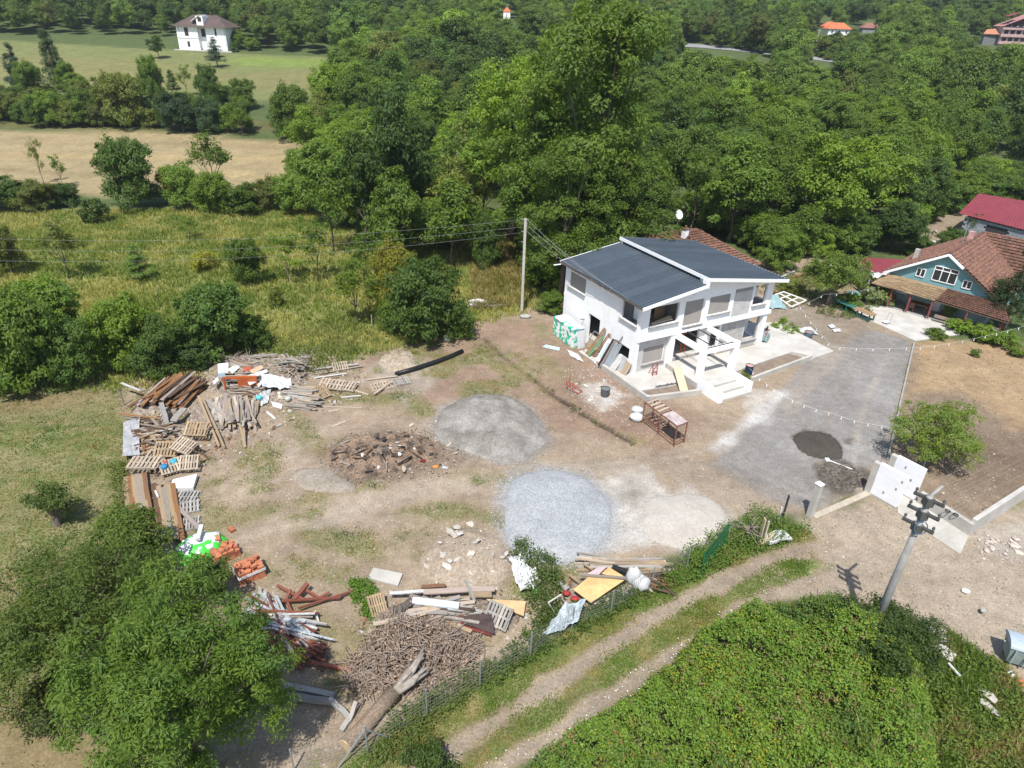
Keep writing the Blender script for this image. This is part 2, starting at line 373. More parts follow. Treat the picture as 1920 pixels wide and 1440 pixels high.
# spilled screed and sand round the gravel
paint([(1080, 905), (1230, 880), (1260, 950), (1200, 1020), (1120, 1040), (1100, 960)], (0.66, 0.62, 0.55), 0.5, 0.9, 1.3, op=0.85, grass=0.0)
paint([(1180, 900), (1210, 925), (1190, 950), (1150, 930)], (0.36, 0.33, 0.28), 0.4, 0.4, 1.0, op=0.8)
paint([(1030, 870), (1200, 860), (1210, 890), (1060, 900)], (0.50, 0.43, 0.34), 0.5, 0.6, op=0.8)
paint([(680, 690), (760, 660), (840, 700), (760, 760)], (0.50, 0.44, 0.36), 0.5, 0.7, 1.2, op=0.7)
paint([(1070, 730), (1120, 715), (1180, 740), (1130, 770)], (0.66, 0.61, 0.54), 0.4, 0.6, 0.9, op=0.8)
for px_, c_, w_ in (([(948, 905), (975, 888), (1030, 880), (1085, 890), (1120, 918), (1148, 950), (1152, 985), (1125, 1030), (1060, 1060), (985, 1050), (950, 1015), (942, 960)], (0.40, 0.41, 0.415), .35), ([(812, 790), (828, 765), (905, 739), (990, 765), (1030, 825), (1005, 850), (960, 872), (885, 852), (815, 812)], (0.35, 0.325, 0.29), .4), ([(1205, 950), (1290, 922), (1372, 975), (1290, 1030), (1205, 990)], (0.56, 0.52, 0.46), .5), ([(600, 850), (700, 808), (830, 825), (850, 860), (735, 895), (640, 900)], (0.24, 0.18, 0.13), .6)):
    paint(px_, c_, .4, .5, .9, op=.8); paint(px_ + px_[:1], c_, .45, .7, .7, op=.5, line=w_)
# wheel marks of trucks and barrows
for i, q in enumerate([[(1600, 975), (1450, 915), (1300, 850), (1180, 860), (1050, 870)], [(1590, 950), (1480, 905), (1330, 830), (1240, 850)], [(1560, 930), (1530, 850), (1560, 750), (1620, 660)], [(1610, 930), (1600, 840), (1625, 740), (1665, 660)], [(1500, 960), (1400, 890), (1330, 860)], [(1000, 870), (900, 900), (760, 930), (560, 985)], [(1010, 895), (900, 925), (700, 975), (520, 1040)], [(640, 790), (560, 830), (480, 900)]]):
    for dy in (0, 13): paint([(x, y + dy) for x, y in q], (0.50, 0.44, 0.36) if i % 2 else (0.33, 0.275, 0.215), 0.12, 0.18, 0.9, op=.42, line=.10, seed=200 + i)
# garden bed to the right
paint([(1714, 643), (2050, 650), (2050, 880), (1925, 935), (1830, 990), (1735, 940), (1690, 905), (1664, 862)], (0.33, 0.25, 0.175), 0.25, 0.1, grass=0.0, peb=0.8)
paint([(1716, 640), (2050, 640), (2050, 790), (1900, 800), (1800, 730), (1700, 740)], (0.50, 0.355, 0.20), 0.8, 1.0, 3, op=0.9, grass=0.02, peb=0.4)
paint([(1790, 780), (2000, 830), (1930, 930), (1760, 930)], (0.235, 0.175, 0.125), 1.2, 1.2, 2, op=0.65)
# lane and verge
paint([(1500, 968), (1690, 905), (1735, 935), (1830, 985), (1925, 928), (2400, 640), (2400, 1500), (1920, 1400), (1880, 1290), (1760, 1180), (1640, 1140), (1420, 1110), (1400, 1060)], (0.46, 0.375, 0.275), 0.5, 0.6, grass=0.03, peb=0.8)
paint([(1830, 1000), (2000, 960), (2000, 1060), (1850, 1040)], (0.52, 0.46, 0.38), 0.5, 0.6, op=0.8, peb=1.0)
paint([(1000, 1215), (1250, 1060), (1400, 985), (1490, 985), (1530, 1010), (1420, 1110), (1100, 1300), (840, 1440), (700, 1600), (500, 1700), (640, 1440), (800, 1340)], (0.20, 0.18, 0.075), 0.5, 0.5, grass=0.74, peb=0.0)
paint([(860, 1440), (1200, 1230), (1420, 1100), (1560, 1060), (1500, 1100), (1300, 1200), (960, 1440), (800, 1700), (700, 1700)], (0.20, 0.19, 0.08), 0.4, 0.4, grass=0.72)
for w, op, c in ((0.5, 1.0, (0.43, 0.34, 0.24)), (0.18, 0.6, (0.36, 0.305, 0.24))):
    paint([(700, 1500), (860, 1400), (1000, 1310), (1150, 1205), (1300, 1115), (1450, 1045), (1560, 1015)], c, 0.25, 0.3, 1.5, op=op, grass=0.05, peb=0.6, line=w)
    paint([(800, 1540), (930, 1440), (1060, 1362), (1250, 1235), (1420, 1130), (1540, 1075)], c, 0.22, 0.28, 1.5, op=op, grass=0.05, peb=0.6, line=w * 0.85)
paint([(1530, 1058), (1480, 1072)], (0.25, 0.22, 0.10), 0.3, 0.4, 1, grass=0.85, line=0.35)
paint([(1000, 1440), (1300, 1210), (1420, 1130), (1560, 1140), (1700, 1180), (1900, 1330), (1990, 1600), (900, 1700)], (0.12, 0.11, 0.045), 0.6, 0.5, grass=0.5)
paint([(1880, 1270), (1910, 1330), (1990, 1400)], (0.36, 0.27, 0.18), 0.5, 0.5, grass=0.2, line=0.6)
paint([(1330, 1420), (1420, 1480)], (0.1, 0.1, 0.04), 0.5, 0.4, grass=0.5, line=1)
# woodland floor near and shed clearing
paint([(1700, 455), (1770, 395), (1830, 400), (1840, 440), (1780, 480)], (0.38, 0.30, 0.21), 0.8, 0.8, peb=1.0)
paint([(1440, 520), (1520, 510), (1600, 530), (1560, 575), (1450, 570)], (0.30, 0.24, 0.13), 0.8, 0.8, grass=0.5)
# relief: small unevenness, ruts, trench
near = (np.abs(GX) < 75) & (GY > 0) & (GY < 110)
GZ = GZ + np.where(near, (fbm(GX, GY, 1.3, 4, 5) - 0.5) * 0.09 + (fbm(GX, GY, 0.5, 2, 9) - 0.5) * 0.04, 0)
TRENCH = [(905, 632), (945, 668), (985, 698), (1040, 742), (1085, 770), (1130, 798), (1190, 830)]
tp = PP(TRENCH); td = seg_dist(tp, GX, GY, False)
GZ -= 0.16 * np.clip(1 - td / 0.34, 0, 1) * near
tm = sstep(0.30, 0.06, td + (fbm(GX, GY, .9, 3, 13) - .45) * .5) * .85; GC = GC * (1 - tm[..., None]) + np.array((0.07, 0.055, 0.04)) * tm[..., None]; GG *= 1 - tm  # dark dug soil, with the trench's shade painted into the soil colour
nv, nu = GX.shape
ii = (np.arange(nv - 1)[:, None] * nu + np.arange(nu - 1)[None]).ravel()
yx = region(PP(YARD), .8, .6)
yg = sstep(.50, .66, fbm(GX[yx[0]], GY[yx[0]], 2.6, 5, 91)) * yx[1] * sstep(.30, .10, GG[yx[0]]) * sstep(6, -2, GX[yx[0]] - (GY[yx[0]] - 34) * .15)
GG[yx[0]] = np.maximum(GG[yx[0]], yg * .52); GC[yx[0]] = GC[yx[0]] * (1 - .5 * yg[..., None]) + np.array((.31, .26, .15)) * .5 * yg[..., None]
yv = (fbm(GX, GY, 4.5, 4, 77) - .5)[..., None] * near_w[..., None]; GC *= 1 + .38 * yv * np.array([.85, 1.0, 1.15])
GC *= np.array([0.64, 0.638, 0.648])
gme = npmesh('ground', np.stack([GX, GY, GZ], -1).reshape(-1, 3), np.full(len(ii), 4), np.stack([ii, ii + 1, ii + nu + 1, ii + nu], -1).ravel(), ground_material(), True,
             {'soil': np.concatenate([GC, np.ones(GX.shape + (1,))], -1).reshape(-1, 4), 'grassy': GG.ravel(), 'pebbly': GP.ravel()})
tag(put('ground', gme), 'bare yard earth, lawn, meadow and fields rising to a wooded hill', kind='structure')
def sample_ground(x, y, arr):
    i = np.clip(np.searchsorted(YS, y) - 1, 0, nv - 2); j = np.clip(np.searchsorted(XS, x) - 1, 0, nu - 2)
    return arr[i, j]

# ------------------------------------------------------------------ heaps
def heap(name, px, h, mat, slope=0.5, res=0.16, rough=0.12, rsc=0.7, label=None, soft=0.0, peaks=None, kind=None):
    poly = [np.array(p[:2]) for p in PP(px)]
    for _ in range(2): poly = [q for a, b_ in zip(poly, poly[1:] + poly[:1]) for q in (a * .75 + b_ * .25, a * .25 + b_ * .75)]
    xs = [p[0] for p in poly]; ys = [p[1] for p in poly]
    gx, gy = np.meshgrid(np.arange(min(xs) - 0.6, max(xs) + 0.6, res), np.arange(min(ys) - 0.6, max(ys) + 0.6, res))
    d = seg_dist(poly, gx, gy); d = np.where(pip(poly, gx, gy), d, -d) + (fbm(gx, gy, 1.6, 3, len(name)) - 0.5) * 0.5
    z = h * (1 - np.exp(-np.maximum(d, 0) * slope / h))
    if peaks:
        for ppx, ppy, ph, pr in peaks:
            q = P(ppx, ppy); rr = np.hypot(gx - q[0], gy - q[1]); z += ph * np.clip(1 - rr / pr, 0, 1) * sstep(0, 0.8, d)
    z += (fbm(gx, gy, rsc, 4, 31) - 0.5) * 2 * rough * sstep(-0.1, 0.6, d) + (fbm(gx, gy, rsc * 0.3, 2, 37) - 0.5) * rough * sstep(-0.1, 0.5, d)
    z = np.where(d > 0, z + 0.03, -0.10 + d * 0.2)
    a, b_ = gx.shape; k = (np.arange(a - 1)[:, None] * b_ + np.arange(b_ - 1)[None]).ravel()
    dm = np.maximum.reduce([d.ravel()[k], d.ravel()[k + 1], d.ravel()[k + b_], d.ravel()[k + b_ + 1]]); k = k[dm > -0.15]
    idx = np.stack([k, k + 1, k + b_ + 1, k + b_], -1); used, inv = np.unique(idx, return_inverse=True)
    v = np.stack([gx, gy, z], -1).reshape(-1, 3)[used]
    o = put(name, npmesh(name, v, np.full(len(k), 4), inv.ravel(), mat, True)); tag(o, label, 'heap', kind=kind)
    return lambda x, y: float(z[min(max(int((y - gy[0, 0]) / res + .5), 0), a - 1), min(max(int((x - gx[0, 0]) / res + .5), 0), b_ - 1)])
def grit(name, c1, c2, sc, dark=0.25, bump=0.4):
    m = bpy.data.materials.new(name); m.use_nodes = True; nt = m.node_tree; b = nt.nodes['Principled BSDF']
    v = node(nt, 'ShaderNodeTexCoord').outputs['Object']
    c = mixc(nt, ramp(nt, noise_out(nt, v, 0.7, 5, 0.6), 0.35, 0.65), c1, c2)
    vo = node(nt, 'ShaderNodeTexVoronoi'); sock(nt, vo, 'Vector', v); vo.inputs['Scale'].default_value = sc
    c = mixc(nt, 1.0, c, ramp(nt, vo.outputs['Color'], 0.1, 0.9, 1 - dark, 1 + dark), 'MULTIPLY')
    nt.links.new(c, b.inputs['Base Color']); b.inputs['Roughness'].default_value = 0.95; b.inputs['Specular IOR Level'].default_value = 0.1
    nt.links.new(bump_(nt, vo.outputs['Distance'], bump, 0.05), b.inputs['Normal'])
    return m
hz_gravel = heap('gravel_heap', [(948, 905), (975, 888), (1030, 880), (1085, 890), (1120, 918), (1148, 950), (1152, 985), (1125, 1030), (1060, 1060), (985, 1050), (950, 1015), (942, 960)], 0.42, grit('blue_grey_gravel', (0.325, 0.335, 0.342), (0.275, 0.285, 0.292), 18.0, 0.26, 0.3), 0.55, rough=0.07, label='pale blue grey gravel spread in a low heap in the yard')
hz_sand = heap('sand_heap', [(812, 790), (828, 765), (868, 746), (905, 739), (955, 742), (990, 765), (1022, 795), (1030, 825), (1005, 850), (960, 872), (920, 868), (885, 852), (830, 835), (815, 812)], 0.62, grit('grey_sand', (0.275, 0.26, 0.235), (0.165, 0.15, 0.132), 14, 0.22, 0.4), 0.5, rough=0.22, label='grey building sand heap between the burnt heap and the trench', peaks=[(900, 775, 0.5, 2.2), (985, 800, .2, 1.6)])
hz_pale = heap('sand_heap', [(1205, 950), (1235, 928), (1290, 922), (1340, 938), (1372, 975), (1340, 1005), (1290, 1030), (1230, 1022), (1205, 990)], 0.30, grit('pale_sand', (0.42, 0.39, 0.345), (0.37, 0.335, 0.295), 14, 0.12, 0.2), 0.4, rough=0.06, label='low pale sand heap beside the gravel near the green fence panel')
hz_spoil = heap('spoil_heap', [(795, 1030), (830, 1000), (880, 985), (925, 1000), (950, 1030), (958, 1070), (930, 1100), (860, 1112), (800, 1095), (785, 1060)], 0.55, grit('spoil_earth', (0.33, 0.27, 0.205), (0.27, 0.215, 0.16), 10, 0.25, 0.5), 0.5, rough=0.16, label='earth spoil heap strewn with pale broken concrete')
heap('dark_sand_heap', [(1483, 820), (1510, 807), (1555, 813), (1580, 838), (1576, 860), (1540, 862), (1500, 846)], 0.16, grit('dark_sand', (0.075, 0.065, 0.055), (0.058, 0.05, 0.042), 16, 0.2, 0.3), 0.3, rough=0.04, label='dark damp sand heap on the grey drive')
heap('dark_sand_heap', [(1524, 872), (1580, 864), (1634, 892), (1620, 914), (1572, 926), (1542, 904)], 0.06, grit('dark_grit', (0.125, 0.108, 0.09), (0.085, 0.072, 0.06), 7, 0.5, 0.5), 0.2, rough=0.03, label='second dark grit patch on the drive before the gate walls')
hz_burn = heap('burnt_heap', [(604, 848), (640, 828), (700, 814), (770, 812), (808, 824), (822, 846), (812, 864), (785, 872), (735, 884), (690, 898), (650, 892), (640, 872), (612, 866)], 0.3, M('burnt_earth', (0.205, 0.145, 0.10), 0.95, (0.05, 0.04, 0.034), 1.3, bump=0.8, bscale=9, fine=0.5, contrast=(0.47, 0.66)), 0.7, rough=0.30, rsc=0.5, label='charred heap of burnt rubbish and earth in the middle of the yard')
heap('ash_patch', [(540, 880), (610, 870), (640, 895), (680, 912), (640, 930), (560, 920)], 0.12, grit('ash_earth', (0.285, 0.245, 0.20), (0.235, 0.20, 0.16), 10, 0.2, 0.4), 0.3, rough=0.06, label='pale ashy earth spilling from the left end of the burnt heap')
heap('spoil_heap', [(705, 672), (740, 655), (775, 660), (785, 685), (755, 700), (715, 695)], 0.35, grit('straw_earth', (0.36, 0.30, 0.23), (0.28, 0.225, 0.165), 9, 0.3, 0.6), 0.5, rough=0.12, label='small heap of straw coloured earth behind the black pipe')
# ================================================================== foliage
LEAF = leaf_material('leaf')
LEAFC = leaf_material('needle', (1.1, 1.05, 0.8), (0.85, 0.95, 0.95), 0.12, 0.6)
BARK = M('bark', (0.19, 0.155, 0.12), 0.9, (0.10, 0.08, 0.06), 3.0, bump=0.6, bscale=14, rnd=0.25)
def leaves_mesh(name, cen, rad, per, lo, leaf_l, leaf_w, flat=0.75, radial=0.5, upw=0.55, outw=0.6, seed=1, mat=None, ctint=0.45):
    """leaf-sized faces in clumps: cen (k,3) clump centres, rad (k,) radii, lo (k,3) outward directions"""
    r = np.random.default_rng(seed); k = len(cen); n = k * per
    ci = np.repeat(np.arange(k), per)
    d = r.normal(size=(n, 3)); d /= np.linalg.norm(d, axis=1)[:, None]
    rr = r.random(n) ** 0.45
    off = d * (rr * rad[ci])[:, None]; off[:, 2] *= flat
    pos = cen[ci] + off
    nrm = outw * lo[ci] + np.array([0, 0, upw]) + 0.45 * d + 0.55 * r.normal(size=(n, 3)); nrm /= np.linalg.norm(nrm, axis=1)[:, None]
    a = radial * d + (1 - radial) * r.normal(size=(n, 3)) * 0.7 + np.array([0, 0, -0.12]); a -= nrm * np.sum(a * nrm, 1)[:, None]
    a /= np.linalg.norm(a, axis=1)[:, None] + 1e-6; b = np.cross(nrm, a)
    s = r.uniform(0.65, 1.3, n)[:, None]; L = leaf_l * s / 2; W = leaf_w * s / 2
    droop = nrm * (-0.25 * L)
    v = np.stack([pos - a * L, pos + b * W, pos + a * L + droop, pos - b * W], 1).reshape(-1, 3)
    t = np.clip(r.random(k)[ci] * ctint + r.random(n) * (1 - ctint), 0, 1)
    return npmesh(name, v, np.full(n, 4), np.arange(4 * n), mat or LEAF, False, {'tint': np.repeat(t, 4)})
def crown_clumps(lobes, k, rc, seed, surf=0.4, low=-0.6):
    r = np.random.default_rng(seed); w = np.array([l[6] if len(l) > 6 else l[3] * l[4] * l[5] for l in lobes]); w = w / w.sum()
    li = r.choice(len(lobes), k, p=w); L = np.array([l[:6] for l in lobes])[li]
    d = r.normal(size=(k, 3)); d /= np.linalg.norm(d, axis=1)[:, None]; d[:, 2] = np.where(d[:, 2] < low, -d[:, 2], d[:, 2])
    f = r.random(k) ** surf
    return L[:, :3] + d * L[:, 3:6] * f[:, None], rc * r.uniform(0.65, 1.35, k), d
def lobes_for(H, R, low, seed, n=7, spread=0.62, qs=1.0):
    """an uneven crown between low and H: one core and side lobes"""
    r = random.Random(seed); zc = (low + H) / 2; hz = (H - low) / 2; L = [(0, 0, zc, R * 0.62, R * 0.62, hz * 0.92)]
    for i in range(n):
        a = 2 * math.pi * i / n + r.uniform(-.5, .5); t = r.uniform(-0.75, 0.7); rr = R * spread * math.sqrt(max(1 - (t * 0.85) ** 2, .1)) * r.uniform(.75, 1.1)
        q = R * r.uniform(0.32, 0.5) * qs; L.append((math.cos(a) * rr, math.sin(a) * rr, zc + t * hz * 0.85, q, q, q * 0.85 * min(1.3, hz / R + .2)))
    return L
def trunk_mesh(name, H, r0, lobes, seed, lean=0.06, low=0.25):
    r = random.Random(seed); m = MB(); pts = []; n = 6
    ax, ay = r.uniform(-lean, lean) * H, r.uniform(-lean, lean) * H
    for i in range(n + 1):
        t = i / n; pts.append((ax * t * t + r.uniform(-.02, .02) * H * (0 < i), ay * t * t + r.uniform(-.02, .02) * H * (0 < i), -0.3 + t * H * 0.88))
    m.tube(pts, [r0 * (1.25 if i == 0 else 1) * (1 - 0.86 * i / n) for i in range(n + 1)], 7)
    for l in lobes[1:]:
        z0 = max(low * H, l[2] - 0.35 * H + r.uniform(-.05, .05) * H); t = min(z0 / (H * 0.88), .9); rr = r0 * (1 - 0.86 * t) * 0.55
        b = Vector((ax * t * t, ay * t * t, z0)); e = Vector(l[:3]); mid = (b + e) / 2 + Vector((0, 0, -0.05 * H * r.random()))
        m.tube([b, mid, e, e + (e - mid) * 0.5], [rr, rr * 0.7, rr * 0.4, rr * 0.12], 5, False)
    return m.mesh(name, BARK, True)
PROTO = {}
def proto(kind, i, H, R, low, k, per, rc, ll, lw, r0, n=7, spread=0.62, surf=0.4, flat=0.75, radial=0.5, lobes=None, mat=None, upw=0.55, outw=0.6, trunk=True, llow=-0.6):
    sd = (sum(map(ord, kind)) * 13 + i * 101) % 99991
    L = lobes or lobes_for(H, R, low, sd, n, spread)
    cen, rad, d = crown_clumps(L, k, rc, sd, surf, llow)
    PROTO.setdefault(kind, []).append((leaves_mesh('crown', cen, rad, per, d, ll, lw, flat, radial, upw, outw, sd, mat), trunk_mesh('trunk', H, r0, L, sd) if trunk else None, H, R))
for i in range(4): proto('broad', i, 12, 4.2, 1.2, 170, 74, 0.90, 0.39, 0.19, 0.22, n=9)
for i in range(3): proto('ash', i, 20, 5.6, 1.4, 340, 104, 0.95, 0.34, 0.15, 0.38, radial=0.4, lobes=lobes_for(20, 5.6, 1.4, 300 + i * 7, 13, .76) + [(math.cos(a + i) * 2.3, math.sin(a + i) * 2.3, 16.6 + .5 * math.sin(3 * a), 2.2, 2.2, 1.9) for a in (0, 1.6, 3.1, 4.7)])
for i in range(3): proto('thin', i, 8, 2.4, 2.4, 46, 40, 0.62, 0.32, 0.13, 0.085, n=7, spread=0.75, surf=0.6)
def dome(H, R, seed, n=8):
    r = random.Random(seed); L = [(0, 0, .42 * H, .72 * R, .72 * R, .52 * H), (0, 0, .2 * H, .88 * R, .88 * R, .22 * H)]
    for i in range(n): a = 6.283 * i / n + r.uniform(-.3, .3); q = R * r.uniform(.34, .5); z = H * r.uniform(.22, .72); d = R * .62 * math.sqrt(max(.15, 1 - (z / H) ** 2)); L.append((math.cos(a) * d, math.sin(a) * d, z, q, q, min(q * .9, z)))
    return L
for i in range(3): proto('bush', i, 5, 3.2, 0.1, 190, 95, 0.54, 0.24, 0.115, 0.10, lobes=dome(5, 3.2, 50 + i), llow=-0.3)
for i in range(2): proto('shrub', i, 2.2, 1.5, 0.05, 60, 46, 0.34, 0.20, 0.10, 0.05, lobes=dome(2.2, 1.5, 70 + i, 6), llow=-0.3)
def cone_lobes(H, R, n, p=1.0): return [(0, 0, H * (0.06 + 0.9 * j / n), R * (1 - j / n) ** p + .12, R * (1 - j / n) ** p + .12, H / n * 0.8, (1 - j / n) ** p + .1) for j in range(n)]
for i in range(2): proto('conifer', i, 12, 2.4, 0.4, 130, 60, 0.55, 0.42, 0.10, 0.2, lobes=cone_lobes(12, 2.4, 12, .75), mat=LEAFC, surf=0.25, flat=.9)
proto('pine', 0, 9, 3.0, 1.6, 90, 60, 0.8, 0.42, 0.09, 0.2, lobes=[(0, 0, 2.2 + 6.3 * j / 7, 3.0 * (1 - j / 9) - .2, 3.0 * (1 - j / 9) - .2, 0.4, 8 - j) for j in range(8)], mat=LEAFC, flat=.5)
G_ = dict(mid=(0.100, 0.158, 0.030), dark=(0.067, 0.115, 0.028), deep=(0.046, 0.083, 0.025), bright=(0.135, 0.205, 0.031), olive=(0.125, 0.152, 0.042), yellow=(0.21, 0.21, 0.035), silver=(0.155, 0.19, 0.12), blue=(0.045, 0.085, 0.045))
G_ = {k: (v[0] * 1.17, v[1] * 1.17, v[2] * 1.1) for k, v in G_.items()}
NT = [0]
def in_old_house(b):
    dx, dy = b[0] - 9.14, b[1] - 44.70; c, s = math.cos(RAD(29)), math.sin(RAD(29)); x, y = dx * c + dy * s, -dx * s + dy * c
    return (13.2 < x < 25.5 and 6.5 < y < 25.0) or (-1 < x < 14 and -1 < y < 12.5)
def tree(base, H, R, kind, col, label, cat='tree', group=None, name='tree', rz=None, bark=None, pick=None):
    if in_old_house(base): return None
    cm, tm_, H0, R0 = PROTO[kind][(NT[0] if pick is None else pick) % len(PROTO[kind])]; NT[0] += 1
    rz = random.uniform(0, 6.28) if rz is None else rz
    root = empty(name, base, rz, label, cat, group)
    c = G_[col] if isinstance(col, str) else col; j = random.uniform(.88, 1.14)
    put('crown', cm, root, scale=(R / R0, R / R0, H / H0), color=tuple(x * j for x in c))
    if tm_ is not None:
        t = put('trunk', tm_, root, scale=((R / R0 + H / H0) / 2,) * 2 + (H / H0,))
        if bark: t.color = (*bark, 1)
    return root
def T(px, pyb, pyt, w, kind, col, label, cat='tree', group=None, name='tree', **kw):
    b = P(px, pyb); h = up_to(b, px, pyt); return tree(b, h, w / 2 * mpp(b + np.array([0, 0, h / 2])), kind, col, label, cat, group, name, **kw)
# ---- the two large trees at the lower left corner, finer leaves
def near_tree(px, py, zc, H, R, low, k, per, rc, ll, lw, col, label, seed, n=12, radial=0.75, flat=.7, spread=.68, qs=1.0):
    c = P(px, py, zc); b = np.array([c[0], c[1], 0.0]); L = lobes_for(H, R, low, seed, n, spread, qs)
    cen, rad, d = crown_clumps(L, k, rc, seed, 0.38)
    root = empty('tree', b, 0, label, 'tree')
    put('crown', leaves_mesh('crown', cen, rad, per, d, ll, lw, flat, radial, 0.5, 0.5, seed, None, 0.5), root, color=G_[col] if isinstance(col, str) else col)
    put('trunk', trunk_mesh('trunk', H, 0.24, L, seed), root)
    return root
near_tree(330, 1305, 4.9, 9.1, 3.35, 0.6, 560, 125, 0.42, 0.15, 0.046, (0.102, 0.168, 0.034), 'large bright ash tree with spiky leaf sprays at the near end of the lumber heaps', 5, n=26, spread=.80, qs=.78)
near_tree(140, 1150, 3.4, 6.2, 3.9, 0.6, 380, 90, 0.56, 0.16, 0.055, (0.118, 0.172, 0.040), 'wide feathery acacia tree standing on the lawn behind the large ash', 8, n=14, radial=.5)
near_tree(238, 1010, 2.2, 3.8, 1.95, 0.4, 120, 70, 0.5, 0.19, 0.075, (0.115, 0.168, 0.040), 'low feathery acacia over the near ends of the long boards', 12, n=9, radial=.5)
near_tree(95, 950, 1.2, 2.6, 1.15, 0.3, 44, 60, 0.4, 0.18, 0.07, (0.090, 0.135, 0.035), 'small light green sapling at the edge of the lawn', 14, n=6)
near_tree(395, 1092, 1.4, 2.6, 1.0, 0.4, 40, 70, 0.45, 0.20, 0.07, (0.075, 0.125, 0.030), 'low shoots of leaves beside the wrapped brick stack', 17, n=6)
near_tree(100, 1320, 1.2, 2.4, 1.6, 0.2, 60, 60, 0.45, 0.19, 0.07, (0.085, 0.105, 0.040), 'thin dry scrub at the foot of the acacia', 19, n=6)
near_tree(1762, 818, 1.9, 4.2, 2.85, 0.4, 210, 66, 0.42, 0.17, 0.06, (0.145, 0.200, 0.047), 'lone light green fruit tree in the bare garden bed', 23, n=11, radial=.6, spread=.8)
near_tree(1566, 520, 2.8, 5.5, 3.05, 1.0, 250, 66, 0.48, 0.22, 0.09, (0.130, 0.190, 0.045), 'open crowned courtyard tree by the green bench', 29, n=10)
near_tree(1905, 560, 3.0, 6.5, 2.2, 0.3, 110, 60, 0.55, 0.25, 0.07, (0.032, 0.062, 0.022), 'dark evergreen beside the teal house at the picture edge', 31, n=8)
near_tree(806, 1432, 0.9, 1.9, 1.0, 0.1, 40, 70, 0.32, 0.14, 0.06, (0.075, 0.125, 0.030), 'round leafy bush beside the lane below the felled log', 37, n=6)
near_tree(1640, 1210, 1.2, 3.1, 2.3, 0.1, 190, 90, 0.36, 0.13, 0.06, (0.070, 0.115, 0.030), 'dark leafy bush at the foot of the concrete pole', 43, n=9)
near_tree(1705, 1205, 1.1, 2.7, 1.7, 0.1, 120, 90, 0.3, 0.11, 0.04, (0.055, 0.095, 0.028), 'feathery dark bush left of the worn concrete board', 47, n=8)
near_tree(1560, 1150, 0.7, 1.5, 1.1, 0.1, 60, 70, 0.3, 0.11, 0.05, (0.095, 0.150, 0.034), 'low bush at the corner of the bramble thicket', 49, n=7)
